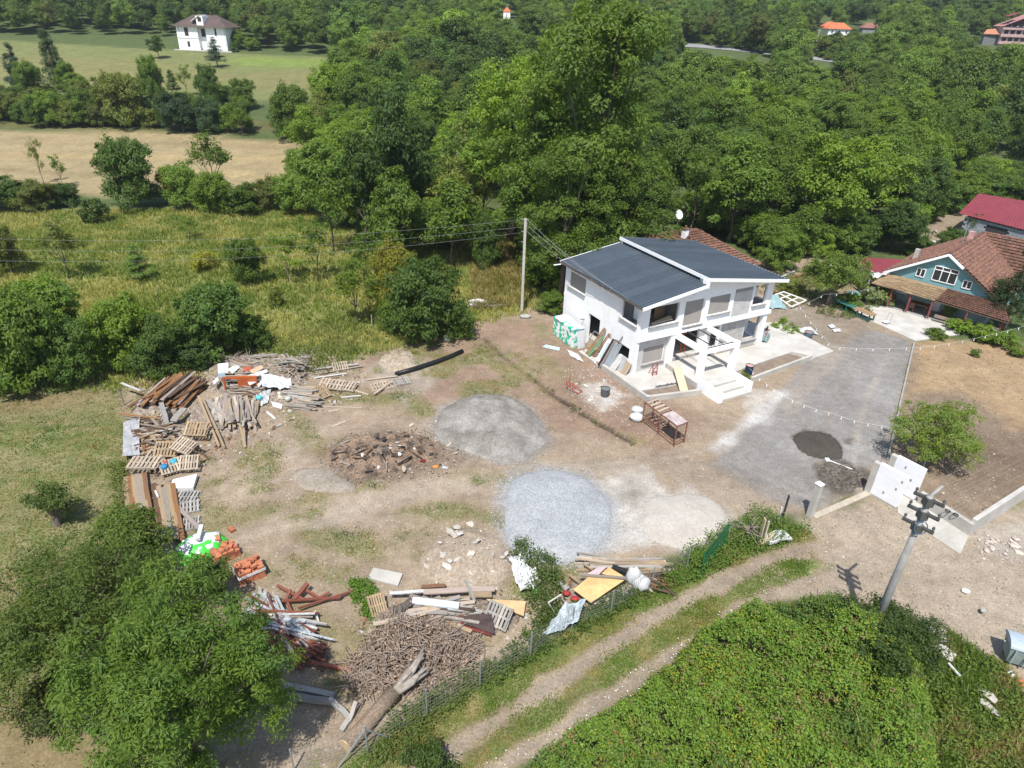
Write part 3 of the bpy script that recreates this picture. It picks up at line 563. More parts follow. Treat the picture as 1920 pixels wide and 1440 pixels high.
# ---- trees and bushes one can tell apart
HM = 'scattered trees of the meadow'; HH = 'hedge between the mown field and the meadow'; HU = 'hedge between the green field and the mown field'; HB = 'dark bushes behind the lumber heaps'
for a in [
 (250, 392, 250, 128, 'bush', 'dark', 'round dense dark tree standing alone in front of the mown field'),
 (405, 372, 232, 96, 'thin', 'mid', 'open feathery tree beside the round dense tree', 'tree', HH),
 (82, 345, 255, 26, 'thin', 'olive', 'almost bare thin tree before the mown field', 'tree', HH), (118, 350, 285, 30, 'thin', 'mid', 'slim young tree right of the almost bare one', 'tree', HH),
 (14, 392, 328, 110, 'bush', 'dark', 'dark bush of the hedge at the left picture edge', 'bush', HH), (72, 394, 335, 90, 'bush', 'olive', 'bush under the almost bare thin tree', 'bush', HH), (122, 385, 342, 70, 'bush', 'deep', 'dark bush right below the slim young tree', 'bush', HH),
 (325, 380, 312, 52, 'bush', 'yellow', 'yellow green bush against the round dense tree', 'bush', HH), (352, 392, 300, 90, 'bush', 'mid', 'mid green bush below the open feathery tree', 'bush', HH), (410, 400, 318, 90, 'bush', 'bright', 'bright bush in front of the open feathery tree', 'bush', HH),
 (180, 418, 366, 62, 'shrub', 'dark', 'low dark bush in the meadow below the round dense tree', 'bush'), (455, 402, 340, 90, 'bush', 'mid', 'broad green bush of the hedge in mid field', 'bush', HH), (508, 392, 330, 84, 'bush', 'olive', 'brownish open bush at the end of the mown field', 'bush', HH),
 (560, 400, 320, 100, 'bush', 'mid', 'tall bush where hedge and wood meet', 'bush', HH), (610, 420, 255, 118, 'broad', 'mid', 'tall mid green tree at the right end of the mown field', 'tree'),
 (25, 515, 412, 74, 'bush', 'olive', 'open olive bush in the meadow at the left picture edge', 'bush', HM), (128, 522, 396, 82, 'thin', 'olive', 'leaning slender tree with dark trunk in the meadow', 'tree', HM),
 (265, 526, 452, 66, 'pine', 'mid', 'small cone shaped tree in mid meadow', 'tree', HM), (383, 507, 462, 56, 'shrub', 'yellow', 'round yellow green bush in mid meadow', 'bush', HM),
 (468, 532, 440, 84, 'bush', 'mid', 'tall loose bush in the meadow', 'bush', HM), (541, 528, 428, 78, 'thin', 'bright', 'slender bright tree in front of the loose bush', 'tree', HM), (598, 528, 400, 70, 'thin', 'mid', 'slender tree beside the straight dark trunk', 'tree', HM),
 (626, 475, 285, 105, 'thin', 'mid', 'tall open tree with a straight dark trunk', 'tree', HM), (520, 575, 535, 36, 'shrub', 'olive', 'small sapling bush in the tall grass', 'bush', HM), (358, 450, 405, 40, 'thin', 'mid', 'very small young tree in the middle of the meadow', 'tree', HM),
 (672, 610, 466, 96, 'thin', 'bright', 'bright slender tree left of the big round bush', 'tree'), (800, 634, 478, 182, 'bush', 'dark', 'big round dark bush at the far edge of the yard', 'bush'), (735, 585, 450, 110, 'bush', 'yellow', 'yellow green loose bush behind the big round bush', 'bush'),
 (745, 622, 555, 80, 'bush', 'mid', 'lower bush leaning on the big round bush', 'bush'), (868, 630, 580, 60, 'shrub', 'mid', 'small bush at the right foot of the big round bush', 'bush'),
 (62, 722, 525, 190, 'bush', 'mid', 'wide bush at the left picture edge', 'bush', HB), (150, 716, 590, 130, 'bush', 'dark', 'dark round bush at the lawn edge', 'bush', HB), (-10, 720, 560, 150, 'bush', 'mid', 'bush cut by the left picture edge', 'bush', HB), (110, 640, 505, 140, 'bush', 'mid', 'tall bush behind the lawn edge bushes', 'bush', HB),
 (238, 690, 545, 140, 'bush', 'bright', 'bright leafy bush behind the brown boards', 'bush', HB), (310, 700, 590, 130, 'bush', 'dark', 'dark bush behind the tilted brown boards', 'bush', HB), (428, 662, 525, 165, 'bush', 'dark', 'dark blue green dome shaped bush behind the rubbish heap', 'bush', HB), (372, 690, 620, 100, 'bush', 'deep', 'deep shaded bush between the dark bushes', 'bush', HB),
 (475, 655, 590, 80, 'bush', 'dark', 'bush at the right foot of the dome shaped bush', 'bush', HB),
 (38, 165, 72, 46, 'conifer', 'blue', 'dark pointed conifer at the left end of the upper hedge', 'tree', HU), (112, 168, 44, 52, 'conifer', 'deep', 'tallest dark conifer of the upper hedge', 'tree', HU), (128, 172, 110, 48, 'bush', 'mid', 'green tree at the foot of the tallest conifer', 'tree', HU),
 (60, 190, 110, 60, 'bush', 'mid', 'leafy tree in front of the left conifer', 'tree', HU), (290, 188, 100, 48, 'bush', 'mid', 'upright tree in front of the villa lawn', 'tree', HU), (325, 168, 128, 26, 'conifer', 'dark', 'small conifer below the villa', 'tree', HU), (352, 180, 118, 34, 'thin', 'mid', 'thin tree below the villa', 'tree', HU),
 (395, 203, 118, 52, 'bush', 'dark', 'tall dark bushy tree below the villa', 'tree', HU), (460, 205, 143, 54, 'bush', 'mid', 'round tree right of the tall bushy tree', 'tree', HU), (235, 238, 130, 108, 'bush', 'olive', 'broad olive tree in the middle of the upper hedge', 'tree', HU),
 (345, 248, 170, 92, 'bush', 'blue', 'blue green willow bush of the upper hedge', 'bush', HU), (395, 250, 180, 60, 'bush', 'blue', 'second willow bush beside the first', 'bush', HU), (548, 262, 152, 92, 'bush', 'mid', 'round dense tree at the right end of the upper hedge', 'tree', HU), (455, 256, 195, 50, 'thin', 'mid', 'small open tree of the upper hedge', 'tree', HU),
 (18, 222, 168, 60, 'bush', 'dark', 'bush of the upper hedge at the picture edge', 'bush', HU), (62, 226, 172, 56, 'bush', 'olive', 'olive bush of the upper hedge', 'bush', HU), (105, 232, 176, 62, 'bush', 'mid', 'mid green bush of the upper hedge', 'bush', HU), (160, 236, 178, 70, 'bush', 'mid', 'wide bush left of the broad olive tree', 'bush', HU), (195, 238, 190, 50, 'bush', 'olive', 'bush touching the broad olive tree', 'bush', HU), (155, 190, 150, 44, 'bush', 'olive', 'round tree right of the tallest conifer', 'tree', HU),
 (290, 240, 200, 50, 'bush', 'olive', 'low bush right of the broad olive tree', 'bush', HU), (610, 268, 180, 80, 'bush', 'mid', 'tree where the upper hedge meets the wood', 'tree', HU),
 (408, 127, 66, 44, 'pine', 'blue', 'spreading blue pine on the lawn in front of the villa', 'tree'), (298, 110, 64, 34, 'broad', 'dark', 'dark tree at the left corner of the villa lawn', 'tree'), (448, 92, 52, 40, 'broad', 'bright', 'light green tree at the right end of the villa', 'tree'), (352, 91, 74, 15, 'shrub', 'bright', 'small bush against the white villa', 'bush'), (378, 91, 70, 16, 'shrub', 'bright', 'small young tree before the villa door', 'tree'), (440, 98, 78, 20, 'shrub', 'dark', 'small dark tree at the right villa corner', 'tree'), (475, 95, 70, 36, 'bush', 'mid', 'bush right of the villa', 'bush'),
 (662, 178, 66, 66, 'broad', 'bright', 'pale round tree at the end of the green field', 'tree'), (772, 150, 62, 60, 'broad', 'deep', 'dark tree with a bare stem behind the pale round tree', 'tree'),
 (1225, 470, 110, 200, 'ash', 'mid', 'tall ash right of the tallest one', 'tree'), (1100, 520, -45, 285, 'ash', 'mid', 'tallest ash behind the white house, cut by the picture top', 'tree'), (1185, 500, -5, 235, 'ash', 'mid', 'second tallest ash beside the tallest one', 'tree'),
 (1010, 505, 120, 225, 'ash', 'mid', 'wide ash behind the pale pole', 'tree'), (955, 450, 85, 200, 'ash', 'bright', 'light topped ash left of the tallest one', 'tree'), (1050, 560, 250, 170, 'ash', 'mid', 'ash with lit leaf clumps left of the dark roof', 'tree'), (1150, 550, 280, 180, 'ash', 'mid', 'ash hanging over the back of the dark roof', 'tree'), (1255, 470, 235, 140, 'ash', 'dark', 'ash above the tiled roof behind the house', 'tree'),
 (905, 445, 220, 110, 'thin', 'olive', 'thin tree with bare yellowish stems', 'tree'), (850, 455, 270, 110, 'thin', 'olive', 'half bare thin tree left of the yellowish stems', 'tree'), (745, 455, 150, 150, 'broad', 'deep', 'dark beech like tree at the wood edge', 'tree'), (690, 470, 235, 110, 'broad', 'dark', 'dark tree left of the beech like one', 'tree'), (745, 500, 300, 120, 'broad', 'mid', 'mid green tree before the dark beech like one', 'tree'), (850, 500, 330, 130, 'broad', 'mid', 'leafy tree above the tall dry grass', 'tree'),
 (910, 505, 390, 80, 'bush', 'dark', 'dark bush above the dry grass', 'bush'), (690, 545, 420, 80, 'thin', 'mid', 'young tree behind the bright slender one', 'tree'), (640, 300, 190, 90, 'broad', 'mid', 'tree filling the corner between field and wood', 'tree'),
 (1262, 190, 120, 60, 'broad', 'yellow', 'tree turning yellow above the wood', 'tree'), (1310, 215, 130, 70, 'broad', (0.19, 0.185, 0.03), 'yellowing tree right of the tallest ash', 'tree'), (1352, 215, 155, 50, 'thin', 'yellow', 'thin yellow tree above the wood', 'tree'),
 (1700, 95, 62, 26, 'broad', 'silver', 'silvery tree before the far hill', 'tree'), (1636, 125, 95, 30, 'broad', 'silver', 'silvery willow by the far road', 'tree'), (1805, 195, 130, 44, 'broad', (0.14, 0.17, 0.09), 'grey green tree in blossom at the right', 'tree'),
 (1030, 585, 545, 60, 'bush', 'mid', 'bush between the pale pole and the white house', 'bush'), (1400, 462, 400, 70, 'bush', 'mid', 'bush behind the right end of the dark roof', 'bush'), (1460, 505, 420, 90, 'bush', 'mid', 'bright bush at the wood edge right of the roof', 'bush'), (1500, 480, 380, 100, 'broad', 'mid', 'tree at the wood edge above the courtyard', 'tree'), (1425, 470, 395, 80, 'bush', 'bright', 'leafy bush above the tiled roof end', 'bush'),
 (1590, 470, 385, 100, 'broad', 'dark', 'dark tree behind the red lean to roof', 'tree'), (1670, 470, 370, 120, 'broad', 'deep', 'deep green tree left of the stone heap', 'tree'), (1775, 470, 425, 60, 'bush', 'dark', 'bush beside the teal house roof', 'bush'), (1720, 480, 440, 60, 'bush', 'dark', 'bush behind the teal house gable', 'bush'), (1820, 445, 395, 40, 'bush', 'dark', 'bush at the corner of the red roofed shed', 'bush'),
 (1590, 575, 545, 60, 'shrub', 'mid', 'weedy shrub behind the courtyard tree', 'bush'), (1640, 570, 530, 70, 'shrub', 'silver', 'grey green shrub left of the veranda', 'bush'), (1480, 545, 520, 60, 'shrub', 'olive', 'dry shrub behind the white ladder frame', 'bush'),
 ]:
    T(*a[:6], a[6], a[7] if len(a) > 7 else 'tree', a[8] if len(a) > 8 else None, 'bush' if len(a) > 7 and a[7] == 'bush' else 'tree')
for px, py, h, w, lab in ((1775, 598, 2.4, 30, 'slim climbing plant in front of the veranda'), (1800, 622, 1.3, 60, 'low bright bush in front of the veranda'), (1842, 640, 1.4, 60, 'broad leafy bush beside the veranda end post'), (1880, 650, 1.6, 60, 'dark leafy bush at the picture edge before the teal house'), (1826, 668, 0.7, 22, 'small round box bush at the bed edge'), (1755, 632, 0.8, 50, 'low bush at the corner of the pale patio'), (1905, 668, 1.0, 40, 'small mixed bush at the right edge of the bed')):
    b = P(px, py); tree(b, h, w / 2 * mpp(b), 'shrub', 'bright' if 'bright' in lab or 'broad' in lab else 'mid', lab, 'bush', 'garden bushes before the teal house', 'bush')
r_ = random.Random(12); EDGE = [(565, 330), (600, 385), (650, 425), (700, 458), (760, 478), (830, 470), (880, 460), (985, 440), (1005, 490), (1030, 535), (1300, 428), (1350, 436), (1400, 448), (1450, 480), (1480, 478), (1530, 480), (1580, 478), (1640, 462), (1690, 448), (1730, 412), (1770, 382), (1805, 362), (1830, 352), (1860, 350), (1890, 352), (1920, 354), (1950, 356)]
for i, (x, y) in enumerate(EDGE):
    b = P(x, y); H = r_.uniform(3.2, 5.2); tree(b, H, H * r_.uniform(.6, .85), 'bush', r_.choice(['mid', 'dark', 'mid', 'bright']), r_.choice(['tall ', 'low ']) + r_.choice(['loose ', 'dense ', 'round ']) + 'bush at the edge of the wood ' + ('beside the mown field' if x < 640 else 'above the meadow' if x < 870 else 'left of the white house' if x < 1100 else 'right of the dark roof' if x < 1500 else 'behind the lean to shed' if x < 1700 else 'beside the red roofed shed'), 'bush', 'undergrowth along the wood edge', 'bush')
for x in range(-5, 650, 27):
    if 268 < x < 300 or 478 < x < 512: continue
    yb = 228 + x * .045 + r_.uniform(-6, 8); T(x, yb, yb - r_.uniform(38, 82), r_.uniform(44, 72), 'bush', r_.choice(['mid', 'dark', 'olive', 'mid']), r_.choice(['tall ', 'wide ', 'ragged ']) + r_.choice(['green ', 'dull green ']) + 'bush in the hedge above the mown field' + (' under the conifers' if x < 200 else ' before the willow bushes' if x < 430 else ' near the wood'), 'bush', HU, 'bush')
for x in (10, 35, 70, 95, 150, 180, 215, 255, 290, 420):
    yb = 182 + r_.uniform(-6, 14); T(x, yb, yb - r_.uniform(26, 50), r_.uniform(34, 56), 'bush', r_.choice(['mid', 'dark', 'olive']), r_.choice(['small ', 'low ', 'round ']) + 'bush in the far row of the upper hedge ' + ('around the conifers' if x < 200 else 'below the villa'), 'bush', HU, 'bush')
for x, y in ((1800, 386), (1835, 380), (1870, 380), (1905, 384), (1940, 388), (1765, 398)):
    b = P(x, y); tree(b, r_.uniform(4, 5.5), r_.uniform(3, 4), 'bush', r_.choice(['mid', 'dark', 'bright']), r_.choice(['tall ', 'wide ']) + 'bush right behind the red roofed shed ' + ('at its left end' if x < 1850 else 'at the picture edge'), 'bush', 'bushes behind the red roofed shed', 'bush')
# ---- the wood: single trees at its near side, the rest of the hill as one wood
WOOD = PP([(575, 300), (640, 385), (700, 440), (760, 458), (880, 452), (905, 420), (985, 420), (1020, 500), (1070, 530), (1160, 510), (1290, 455), (1430, 475), (1560, 470), (1640, 455), (1700, 440), (1745, 395), (1800, 358), (1960, 356), (2150, 362)]) + [np.array([170, 140, 0]), np.array([300, 520, 0]), np.array([-20, 520, 0])] + PP([(640, 110), (645, 180), (620, 215)])
WL = PP([(-260, 62), (330, 68), (345, 60), (450, 60), (470, 95), (640, 106)]) + [np.array([-20, 520, 0]), np.array([-420, 520, 0]), np.array([-420, 300, 0])]
def clear_of(p, h, w):
    """keep the view lines to road, villa and far houses open as they are in the place"""
    x, y = proj((p[0], p[1], p[2] + h)); x2, y2 = proj(p); r = w / mpp(p)
    for (bx0, by0, bx1, by1) in ((325, 30, 450, 97), (1538, 38, 1596, 62), (1616, 44, 1650, 60), (1842, 34, 1930, 84), (942, 17, 960, 36)):
        if x + r > bx0 and x - r < bx1 and y < by1 and y2 > by1 - 2: return False
    for ax, ay, bx, by in ((1290, 82, 1440, 108), (1530, 106, 1570, 124)):
        if ax - r < x < bx + r:
            t = min(max((x - ax) / (bx - ax), 0), 1); ry = ay + (by - ay) * t
            if y < ry + 9 and y2 > ry - 4: return False
    return True
def scatter(poly, dmin, xmin, xmax, ymin, ymax, seed, grow=0.0):
    r = random.Random(seed); pts = []; cell = {}
    n = int((xmax - xmin) * (ymax - ymin) / (dmin * dmin) * 3)
    for _ in range(n):
        x, y = r.uniform(xmin, xmax), r.uniform(ymin, ymax)
        if not pip(poly, np.array([x]), np.array([y]))[0]: continue
        D = dmin * (1 + grow * max(0, y - 90) / 100); k = (int(x // 4), int(y // 4)); s = int(D // 4) + 1; ok = True
        for a in range(-s, s + 1):
            for b in range(-s, s + 1):
                for q in cell.get((k[0] + a, k[1] + b), ()):
                    if (q[0] - x) ** 2 + (q[1] - y) ** 2 < D * D: ok = False; break
                if not ok: break
            if not ok: break
        if ok: pts.append((x, y)); cell.setdefault(k, []).append((x, y))
    return pts
wood_pts = []
for poly, sd, x0, x1 in ((WOOD, 3, -110, 300), (WL, 4, -400, 0)):
    for x, y in scatter(poly, 4.6, x0, x1, 45, 330, sd, 0.10): wood_pts.append((x, y))
manual = [o.location for o in SC.objects if o.get('category') in ('tree', 'bush') and o.location.y > 55]
wood_pts = [(x, y) for x, y in wood_pts if all((x - m.x) ** 2 + (y - m.y) ** 2 > 5 for m in manual)]
vis = []
for x, y in wood_pts:
    z = float(tz(x, y)); a, b = proj((x, y, z + 8))
    if -120 < a < 2040 and -60 < b < 900: vis.append((y + abs(x) * .2, x, y, z))
LAND = [('behind the teal house', 1760, 330), ('above the courtyard tree', 1570, 380), ('right of the tall ashes', 1330, 330), ('below the far road', 1400, 150), ('below the orange roofed farmhouse', 1590, 130), ('below the pink apartment house', 1850, 150), ('left of the grey green blossoming tree', 1690, 210), ('around the yellow tree', 1340, 230), ('at the end of the green field', 700, 130), ('behind the villa', 400, 40), ('left of the villa', 150, 40), ('right of the villa', 560, 70), ('behind the dark beech like tree', 760, 260), ('left of the tallest ash', 900, 150), ('above the red roofed shed', 1860, 280), ('in mid wood above the white house', 1450, 240), ('over the red lean to roof', 1640, 330), ('between the yellow tree and the road', 1480, 180)]
def wood_label(x, y, z, h, w, col, q):
    a, b = proj((x, y, z + h * .7)); lm = min(LAND, key=lambda l: (l[1] - a) ** 2 + 2 * (l[2] - b) ** 2)
    hue = {'bright': 'light green', 'dark': 'dark green', 'mid': 'mid green', 'olive': 'olive green'}[col]; sh = ('tall' if h > 11 else 'low') + (' open' if q <= .12 else ' broad' if w / h > .365 else ' narrow' if w / h < .33 else ' round')
    return f'{sh} {hue} tree in the wood {lm[0]}', 'trees of the wood ' + lm[0]
vis.sort(); far_pts = []; nw = 0; rw = random.Random(5)
NAMED = 175
for _, x, y, z in vis:
    left = x < -12 and y > 95; h = rw.uniform(8.5, 13.0) if x > 8 or y > 120 else rw.uniform(8, 11.5); w = h * rw.uniform(.30, .40)
    if not clear_of(np.array([x, y, z]), h, w):
        h, w = rw.uniform(1.6, 3.0), rw.uniform(1.6, 2.6)
        if clear_of(np.array([x, y, z]), h, w): far_pts.append((x, y, z, h, w, G_[rw.choice(['mid', 'bright', 'olive', 'dark'])], rw.random()))
        continue
    q = rw.random(); v = fbm(np.array([x]), np.array([y]), 22, 3, 8)[0]
    col = 'bright' if v + q * .3 > .78 else 'dark' if v + q * .3 < .50 else 'mid'
    if q > .95: col = 'olive'
    if nw < NAMED:
        nw += 1
        lab, grp = wood_label(x, y, z, h, w, col, q)
        tree((x, y, z), h, w, 'broad' if q > .12 else 'thin', col, lab, 'tree', grp)
    else: far_pts.append((x, y, z, h, w, G_[col], rw.random()))
print('named', nw, 'far', len(far_pts))
# the far wood: thinner crowns joined in one object
def wood_object(name, pts, label):
    """the far wood: crowns of the single trees set again on every remaining spot by geometry nodes"""
    a = np.array([[x, y, z - .3] for x, y, z, *_ in pts]); r = np.random.default_rng(5); me = bpy.data.meshes.new(name); me.from_pydata([tuple(q) for q in a], [], [])
    def at(k, t, v):
        d = me.attributes.new(k, t, 'POINT'); d.data.foreach_set({'FLOAT_VECTOR': 'vector', 'FLOAT_COLOR': 'color', 'INT': 'value'}[t], np.asarray(v).ravel())
    at('size', 'FLOAT_VECTOR', np.array([[q[4] / 4.2, q[4] / 4.2, q[3] / 12] for q in pts], np.float32) * r.uniform(.8, 1.3, (len(pts), 1)).astype(np.float32)); at('turn', 'FLOAT_VECTOR', np.stack([0 * a[:, 0], 0 * a[:, 0], r.uniform(0, 6.28, len(a))], 1).astype(np.float32)); at('leafcol', 'FLOAT_COLOR', np.array([[*[u * (.72 + .5 * q[6]) for u in q[5]], 1] for q in pts], np.float32)); at('pick', 'INT', r.integers(0, 4, len(a)).astype(np.int32))
    o = put(name, me); ng = bpy.data.node_groups.new(name, 'GeometryNodeTree'); ng.interface.new_socket('Geometry', in_out='INPUT', socket_type='NodeSocketGeometry'); ng.interface.new_socket('Geometry', in_out='OUTPUT', socket_type='NodeSocketGeometry'); N = ng.nodes; Lk = ng.links.new
    gi = N.new('NodeGroupInput'); go = N.new('NodeGroupOutput'); iop = N.new('GeometryNodeInstanceOnPoints'); g2i = N.new('GeometryNodeGeometryToInstance'); sm = []
    for cm, *_ in PROTO['broad']:
        src = next(q for q in SC.objects if q.type == 'MESH' and q.data == cm); oi = N.new('GeometryNodeObjectInfo'); oi.transform_space = 'ORIGINAL'; oi.inputs['Object'].default_value = src; st = N.new('GeometryNodeSetMaterial'); st.inputs['Material'].default_value = WOODMAT; Lk(oi.outputs['Geometry'], st.inputs['Geometry']); sm.append(st)
    for st in reversed(sm): Lk(st.outputs[0], g2i.inputs[0])
    Lk(gi.outputs[0], iop.inputs['Points']); Lk(g2i.outputs[0], iop.inputs['Instance']); iop.inputs['Pick Instance'].default_value = True
    for k, dt, tgt in (('size', 'FLOAT_VECTOR', 'Scale'), ('turn', 'FLOAT_VECTOR', 'Rotation'), ('pick', 'INT', 'Instance Index')):
        na = N.new('GeometryNodeInputNamedAttribute'); na.data_type = dt; na.inputs['Name'].default_value = k; out = na.outputs[0]
        if tgt == 'Rotation': er = N.new('FunctionNodeEulerToRotation'); Lk(out, er.inputs[0]); out = er.outputs[0]
        Lk(out, iop.inputs[tgt])
    Lk(iop.outputs[0], go.inputs[0]); md = o.modifiers.new('trees', 'NODES'); md.node_group = ng
    return tag(o, label, kind='stuff')
def attr_leaf(name, attr='leafcol', trans=0.25, warm=(1.22, 1.1, .6), cool=(.8, .92, .9)):
    m = leaf_material(name, warm, cool, trans); nt = m.node_tree
    oi = [n for n in nt.nodes if n.type == 'OBJECT_INFO'][0]; at = node(nt, 'ShaderNodeAttribute', attribute_name=attr)
    for l in list(nt.links):
        if l.from_node == oi and l.from_socket.name == 'Color': nt.links.new(at.outputs['Color'], l.to_socket)
    return m
WOODMAT = attr_leaf('wood_leaves')
for n_ in WOODMAT.node_tree.nodes:
    if n_.type == 'ATTRIBUTE' and n_.attribute_name == 'leafcol': n_.attribute_type = 'INSTANCER'
for sd, x0, x1, y0, y1, dm in ((21, -420, 400, 330, 520, 11.0),):
    for x, y in scatter([(-420, 330), (400, 330), (400, 520), (-420, 520)], dm, x0, x1, y0, y1, sd):
        z = float(tz(x, y)); a, b = proj((x, y, z + 8))
        if -150 < a < 2070 and b > -90: far_pts.append((x, y, z, rw.uniform(10, 15), rw.uniform(4.5, 6.5), G_[rw.choice(['mid', 'dark', 'dark', 'mid', 'bright'])], rw.random()))
bx = [P(1240, 140), P(1640, 150), P(1640, 62), P(1240, 62)]
for x, y in scatter(bx, 2.7, min(q[0] for q in bx), max(q[0] for q in bx), min(q[1] for q in bx), min(max(q[1] for q in bx), 420), 61):
    h, w = rw.uniform(2.0, 6.0), rw.uniform(1.5, 2.8); p_ = np.array([x, y, float(tz(x, y))])
    if clear_of(p_, h, w): far_pts.append((x, y, p_[2], h, w, G_[rw.choice(['mid', 'bright', 'olive', 'dark'])], rw.random()))
    elif clear_of(p_, 1.4, 1.2): far_pts.append((x, y, p_[2], 1.4, 1.3, G_[rw.choice(['mid', 'bright', 'olive'])], rw.random()))
wood_object('far_wood', far_pts, 'far wooded hillside behind the fields and houses')
# ---- ground cover
GRASS = attr_leaf('grass_blades', 'leafcol', 0.3, (1.2, 1.1, .8), (.85, .95, .9))
def grass(name, pts, hs, ws, nb, cols, label, seed, spread=.12, parent=None):
    """tufts of blades at pts (n,3); hs, ws heights and blade widths; cols (n,3)"""
    r = np.random.default_rng(seed); n = len(pts); i = np.repeat(np.arange(n), nb); m = len(i)
    az = r.uniform(0, 6.283, m); ln = r.uniform(.15, .75, m); h = hs[i] * r.uniform(.55, 1.15, m); w = ws[i] * r.uniform(.7, 1.3, m)
    b = pts[i] + np.stack([r.normal(size=m) * spread, r.normal(size=m) * spread, np.full(m, -.02)], 1)
    o = np.stack([np.cos(az), np.sin(az), 0 * az], 1); s = np.stack([-np.sin(az + r.normal(size=m)), np.cos(az + r.normal(size=m)), 0 * az], 1)
    mid = b + o * (h * ln * .35)[:, None] + np.array([0, 0, 1]) * (h * .62)[:, None]; tip = b + o * (h * ln)[:, None] + np.array([0, 0, 1]) * h[:, None]
    v = np.stack([b - s * w[:, None] * .5, b + s * w[:, None] * .5, mid + s * w[:, None] * .45, tip, mid - s * w[:, None] * .45], 1).reshape(-1, 3)
    c = np.concatenate([np.repeat(cols[i], 5, 0), np.ones((5 * m, 1))], 1)
    return tag(put(name, npmesh(name, v, np.full(m, 5), np.arange(5 * m), GRASS, False, {'tint': np.repeat(r.random(m), 5), 'leafcol': c})), label, kind='stuff')
def spread_in(px, n, seed, pred=None, lo=None):
    poly = PP(px); r = np.random.default_rng(seed); x = np.array([p[0] for p in poly]); y = np.array([p[1] for p in poly])
    q = np.stack([r.uniform(x.min(), x.max(), n * 4), r.uniform(y.min(), y.max(), n * 4)], 1)
    k = pip(poly, q[:, 0], q[:, 1]); q = q[k]
    if pred is not None: q = q[pred(q[:, 0], q[:, 1], r)]
    return q[:n]
def tufts_at(q): return np.stack([q[:, 0], q[:, 1], sample_ground(q[:, 0], q[:, 1], GZ)], 1)
def two(q, sc, a, b, seed, bias=0.0):
    t = sstep(.38, .62, fbm(q[:, 0], q[:, 1], sc, 4, seed) + bias)[:, None]; return np.array(a) * (1 - t) + np.array(b) * t
q = spread_in([(-60, 400), (560, 390), (740, 470), (890, 440), (1000, 440), (1005, 588), (880, 612), (640, 688), (235, 733), (-60, 735)], 21000, 1)
nz = fbm(q[:, 0], q[:, 1], 6, 4, 4)
grass('meadow_grass', tufts_at(q), .22 + .5 * nz, np.full(len(q), .085), 4, two(q, 3.5, (0.185, 0.245, 0.055), (0.36, 0.355, 0.125), 6), 'tall yellowing meadow grass with green weeds', 2, .2)
q = spread_in([(880, 470), (985, 460), (990, 575), (890, 585)], 1500, 31)
grass('dry_grass', tufts_at(q), np.full(len(q), .8), np.full(len(q), .08), 6, two(q, 1.5, (0.23, 0.21, 0.07), (0.35, 0.29, 0.13), 6), 'tall straw coloured grass left of the pale pole', 3, .2)
gg = lambda x, y, r: r.random(len(x)) < sample_ground(x, y, GG) * 1.4 - .15
q = spread_in([(-40, 735), (240, 725), (240, 1000), (340, 1050), (330, 1440), (-40, 1440)], 11000, 5, gg)
grass('lawn_grass', tufts_at(q), np.full(len(q), .10), np.full(len(q), .05), 4, two(q, 1.5, (0.105, 0.15, 0.042), (0.26, 0.235, 0.11), 6, .06), 'short half dry lawn grass left of the lumber heaps', 6, .12)
q = spread_in([(240, 735), (640, 690), (900, 610), (1200, 720), (1240, 1050), (900, 1180), (640, 1400), (430, 1150), (240, 990)], 24000, 7, lambda x, y, r: r.random(len(x)) < np.clip(sample_ground(x, y, GG) * 2 - .55, 0, 1))
grass('yard_weeds', tufts_at(q), .05 + .11 * fbm(q[:, 0], q[:, 1], 1.2, 3, 9), np.full(len(q), .032), 6, two(q, 1.3, (0.095, 0.145, 0.035), (0.27, 0.215, 0.09), 16, .03), 'patchy weeds and dry grass on the yard earth', 8, .13)
q = spread_in([(640, 1440), (800, 1335), (1000, 1212), (1250, 1062), (1400, 990), (1490, 985), (1540, 1010), (1500, 1100), (1300, 1220), (940, 1450), (700, 1500)], 15000, 9, lambda x, y, r: r.random(len(x)) < np.clip(sample_ground(x, y, GG) * 1.6 - .2, 0, 1))
grass('verge_grass', tufts_at(q), .05 + .15 * fbm(q[:, 0], q[:, 1], 1.5, 3, 19), np.full(len(q), .036), 5, two(q, 1.6, (0.125, 0.19, 0.038), (0.30, 0.25, 0.11), 26, -.06), 'green verge grass on both sides of the wheel ruts', 10, .13)
def weeds(name, px, n, h, seed, label, col=(0.10, 0.17, 0.03), size=.13, lift=.0, flat=.8, per=16):
    q = spread_in(px, n, seed); p = tufts_at(q); r = np.random.default_rng(seed); p[:, 2] += h * r.random(len(p)) * (.4 + .8 * fbm(q[:, 0], q[:, 1], .9, 3, seed)) + lift
    o = put(name, leaves_mesh(name, p, np.full(len(p), h * .35 + .1), per, np.tile([0, 0, 1.0], (len(p), 1)), size, size * .5, flat, .5, .7, .2, seed), color=col)
    return tag(o, label, kind='stuff')
weeds('fence_weeds', [(1240, 1080), (1330, 1010), (1420, 960), (1480, 985), (1520, 1000), (1440, 1030), (1330, 1075), (1260, 1110)], 420, .8, 51, 'leafy climbing weeds along the wire fence by the green panel')
weeds('fence_weeds', [(930, 1240), (990, 1180), (1080, 1130), (1230, 1080), (1260, 1100), (1100, 1190), (960, 1270)], 300, .45, 52, 'low weeds at the fence foot below the plywood', (0.095, 0.15, 0.035))
weeds('fence_weeds', [(690, 1420), (740, 1340), (860, 1270), (960, 1230), (960, 1270), (840, 1340), (720, 1440)], 260, .5, 53, 'tangled weeds along the fence by the felled log', (0.10, 0.14, 0.04))
weeds('heap_weeds', [(950, 1040), (980, 1020), (1050, 1070), (1050, 1150), (1010, 1200), (985, 1130), (1000, 1080)], 260, .8, 54, 'tall green weeds between the gravel and the plywood', (0.095, 0.145, 0.04))
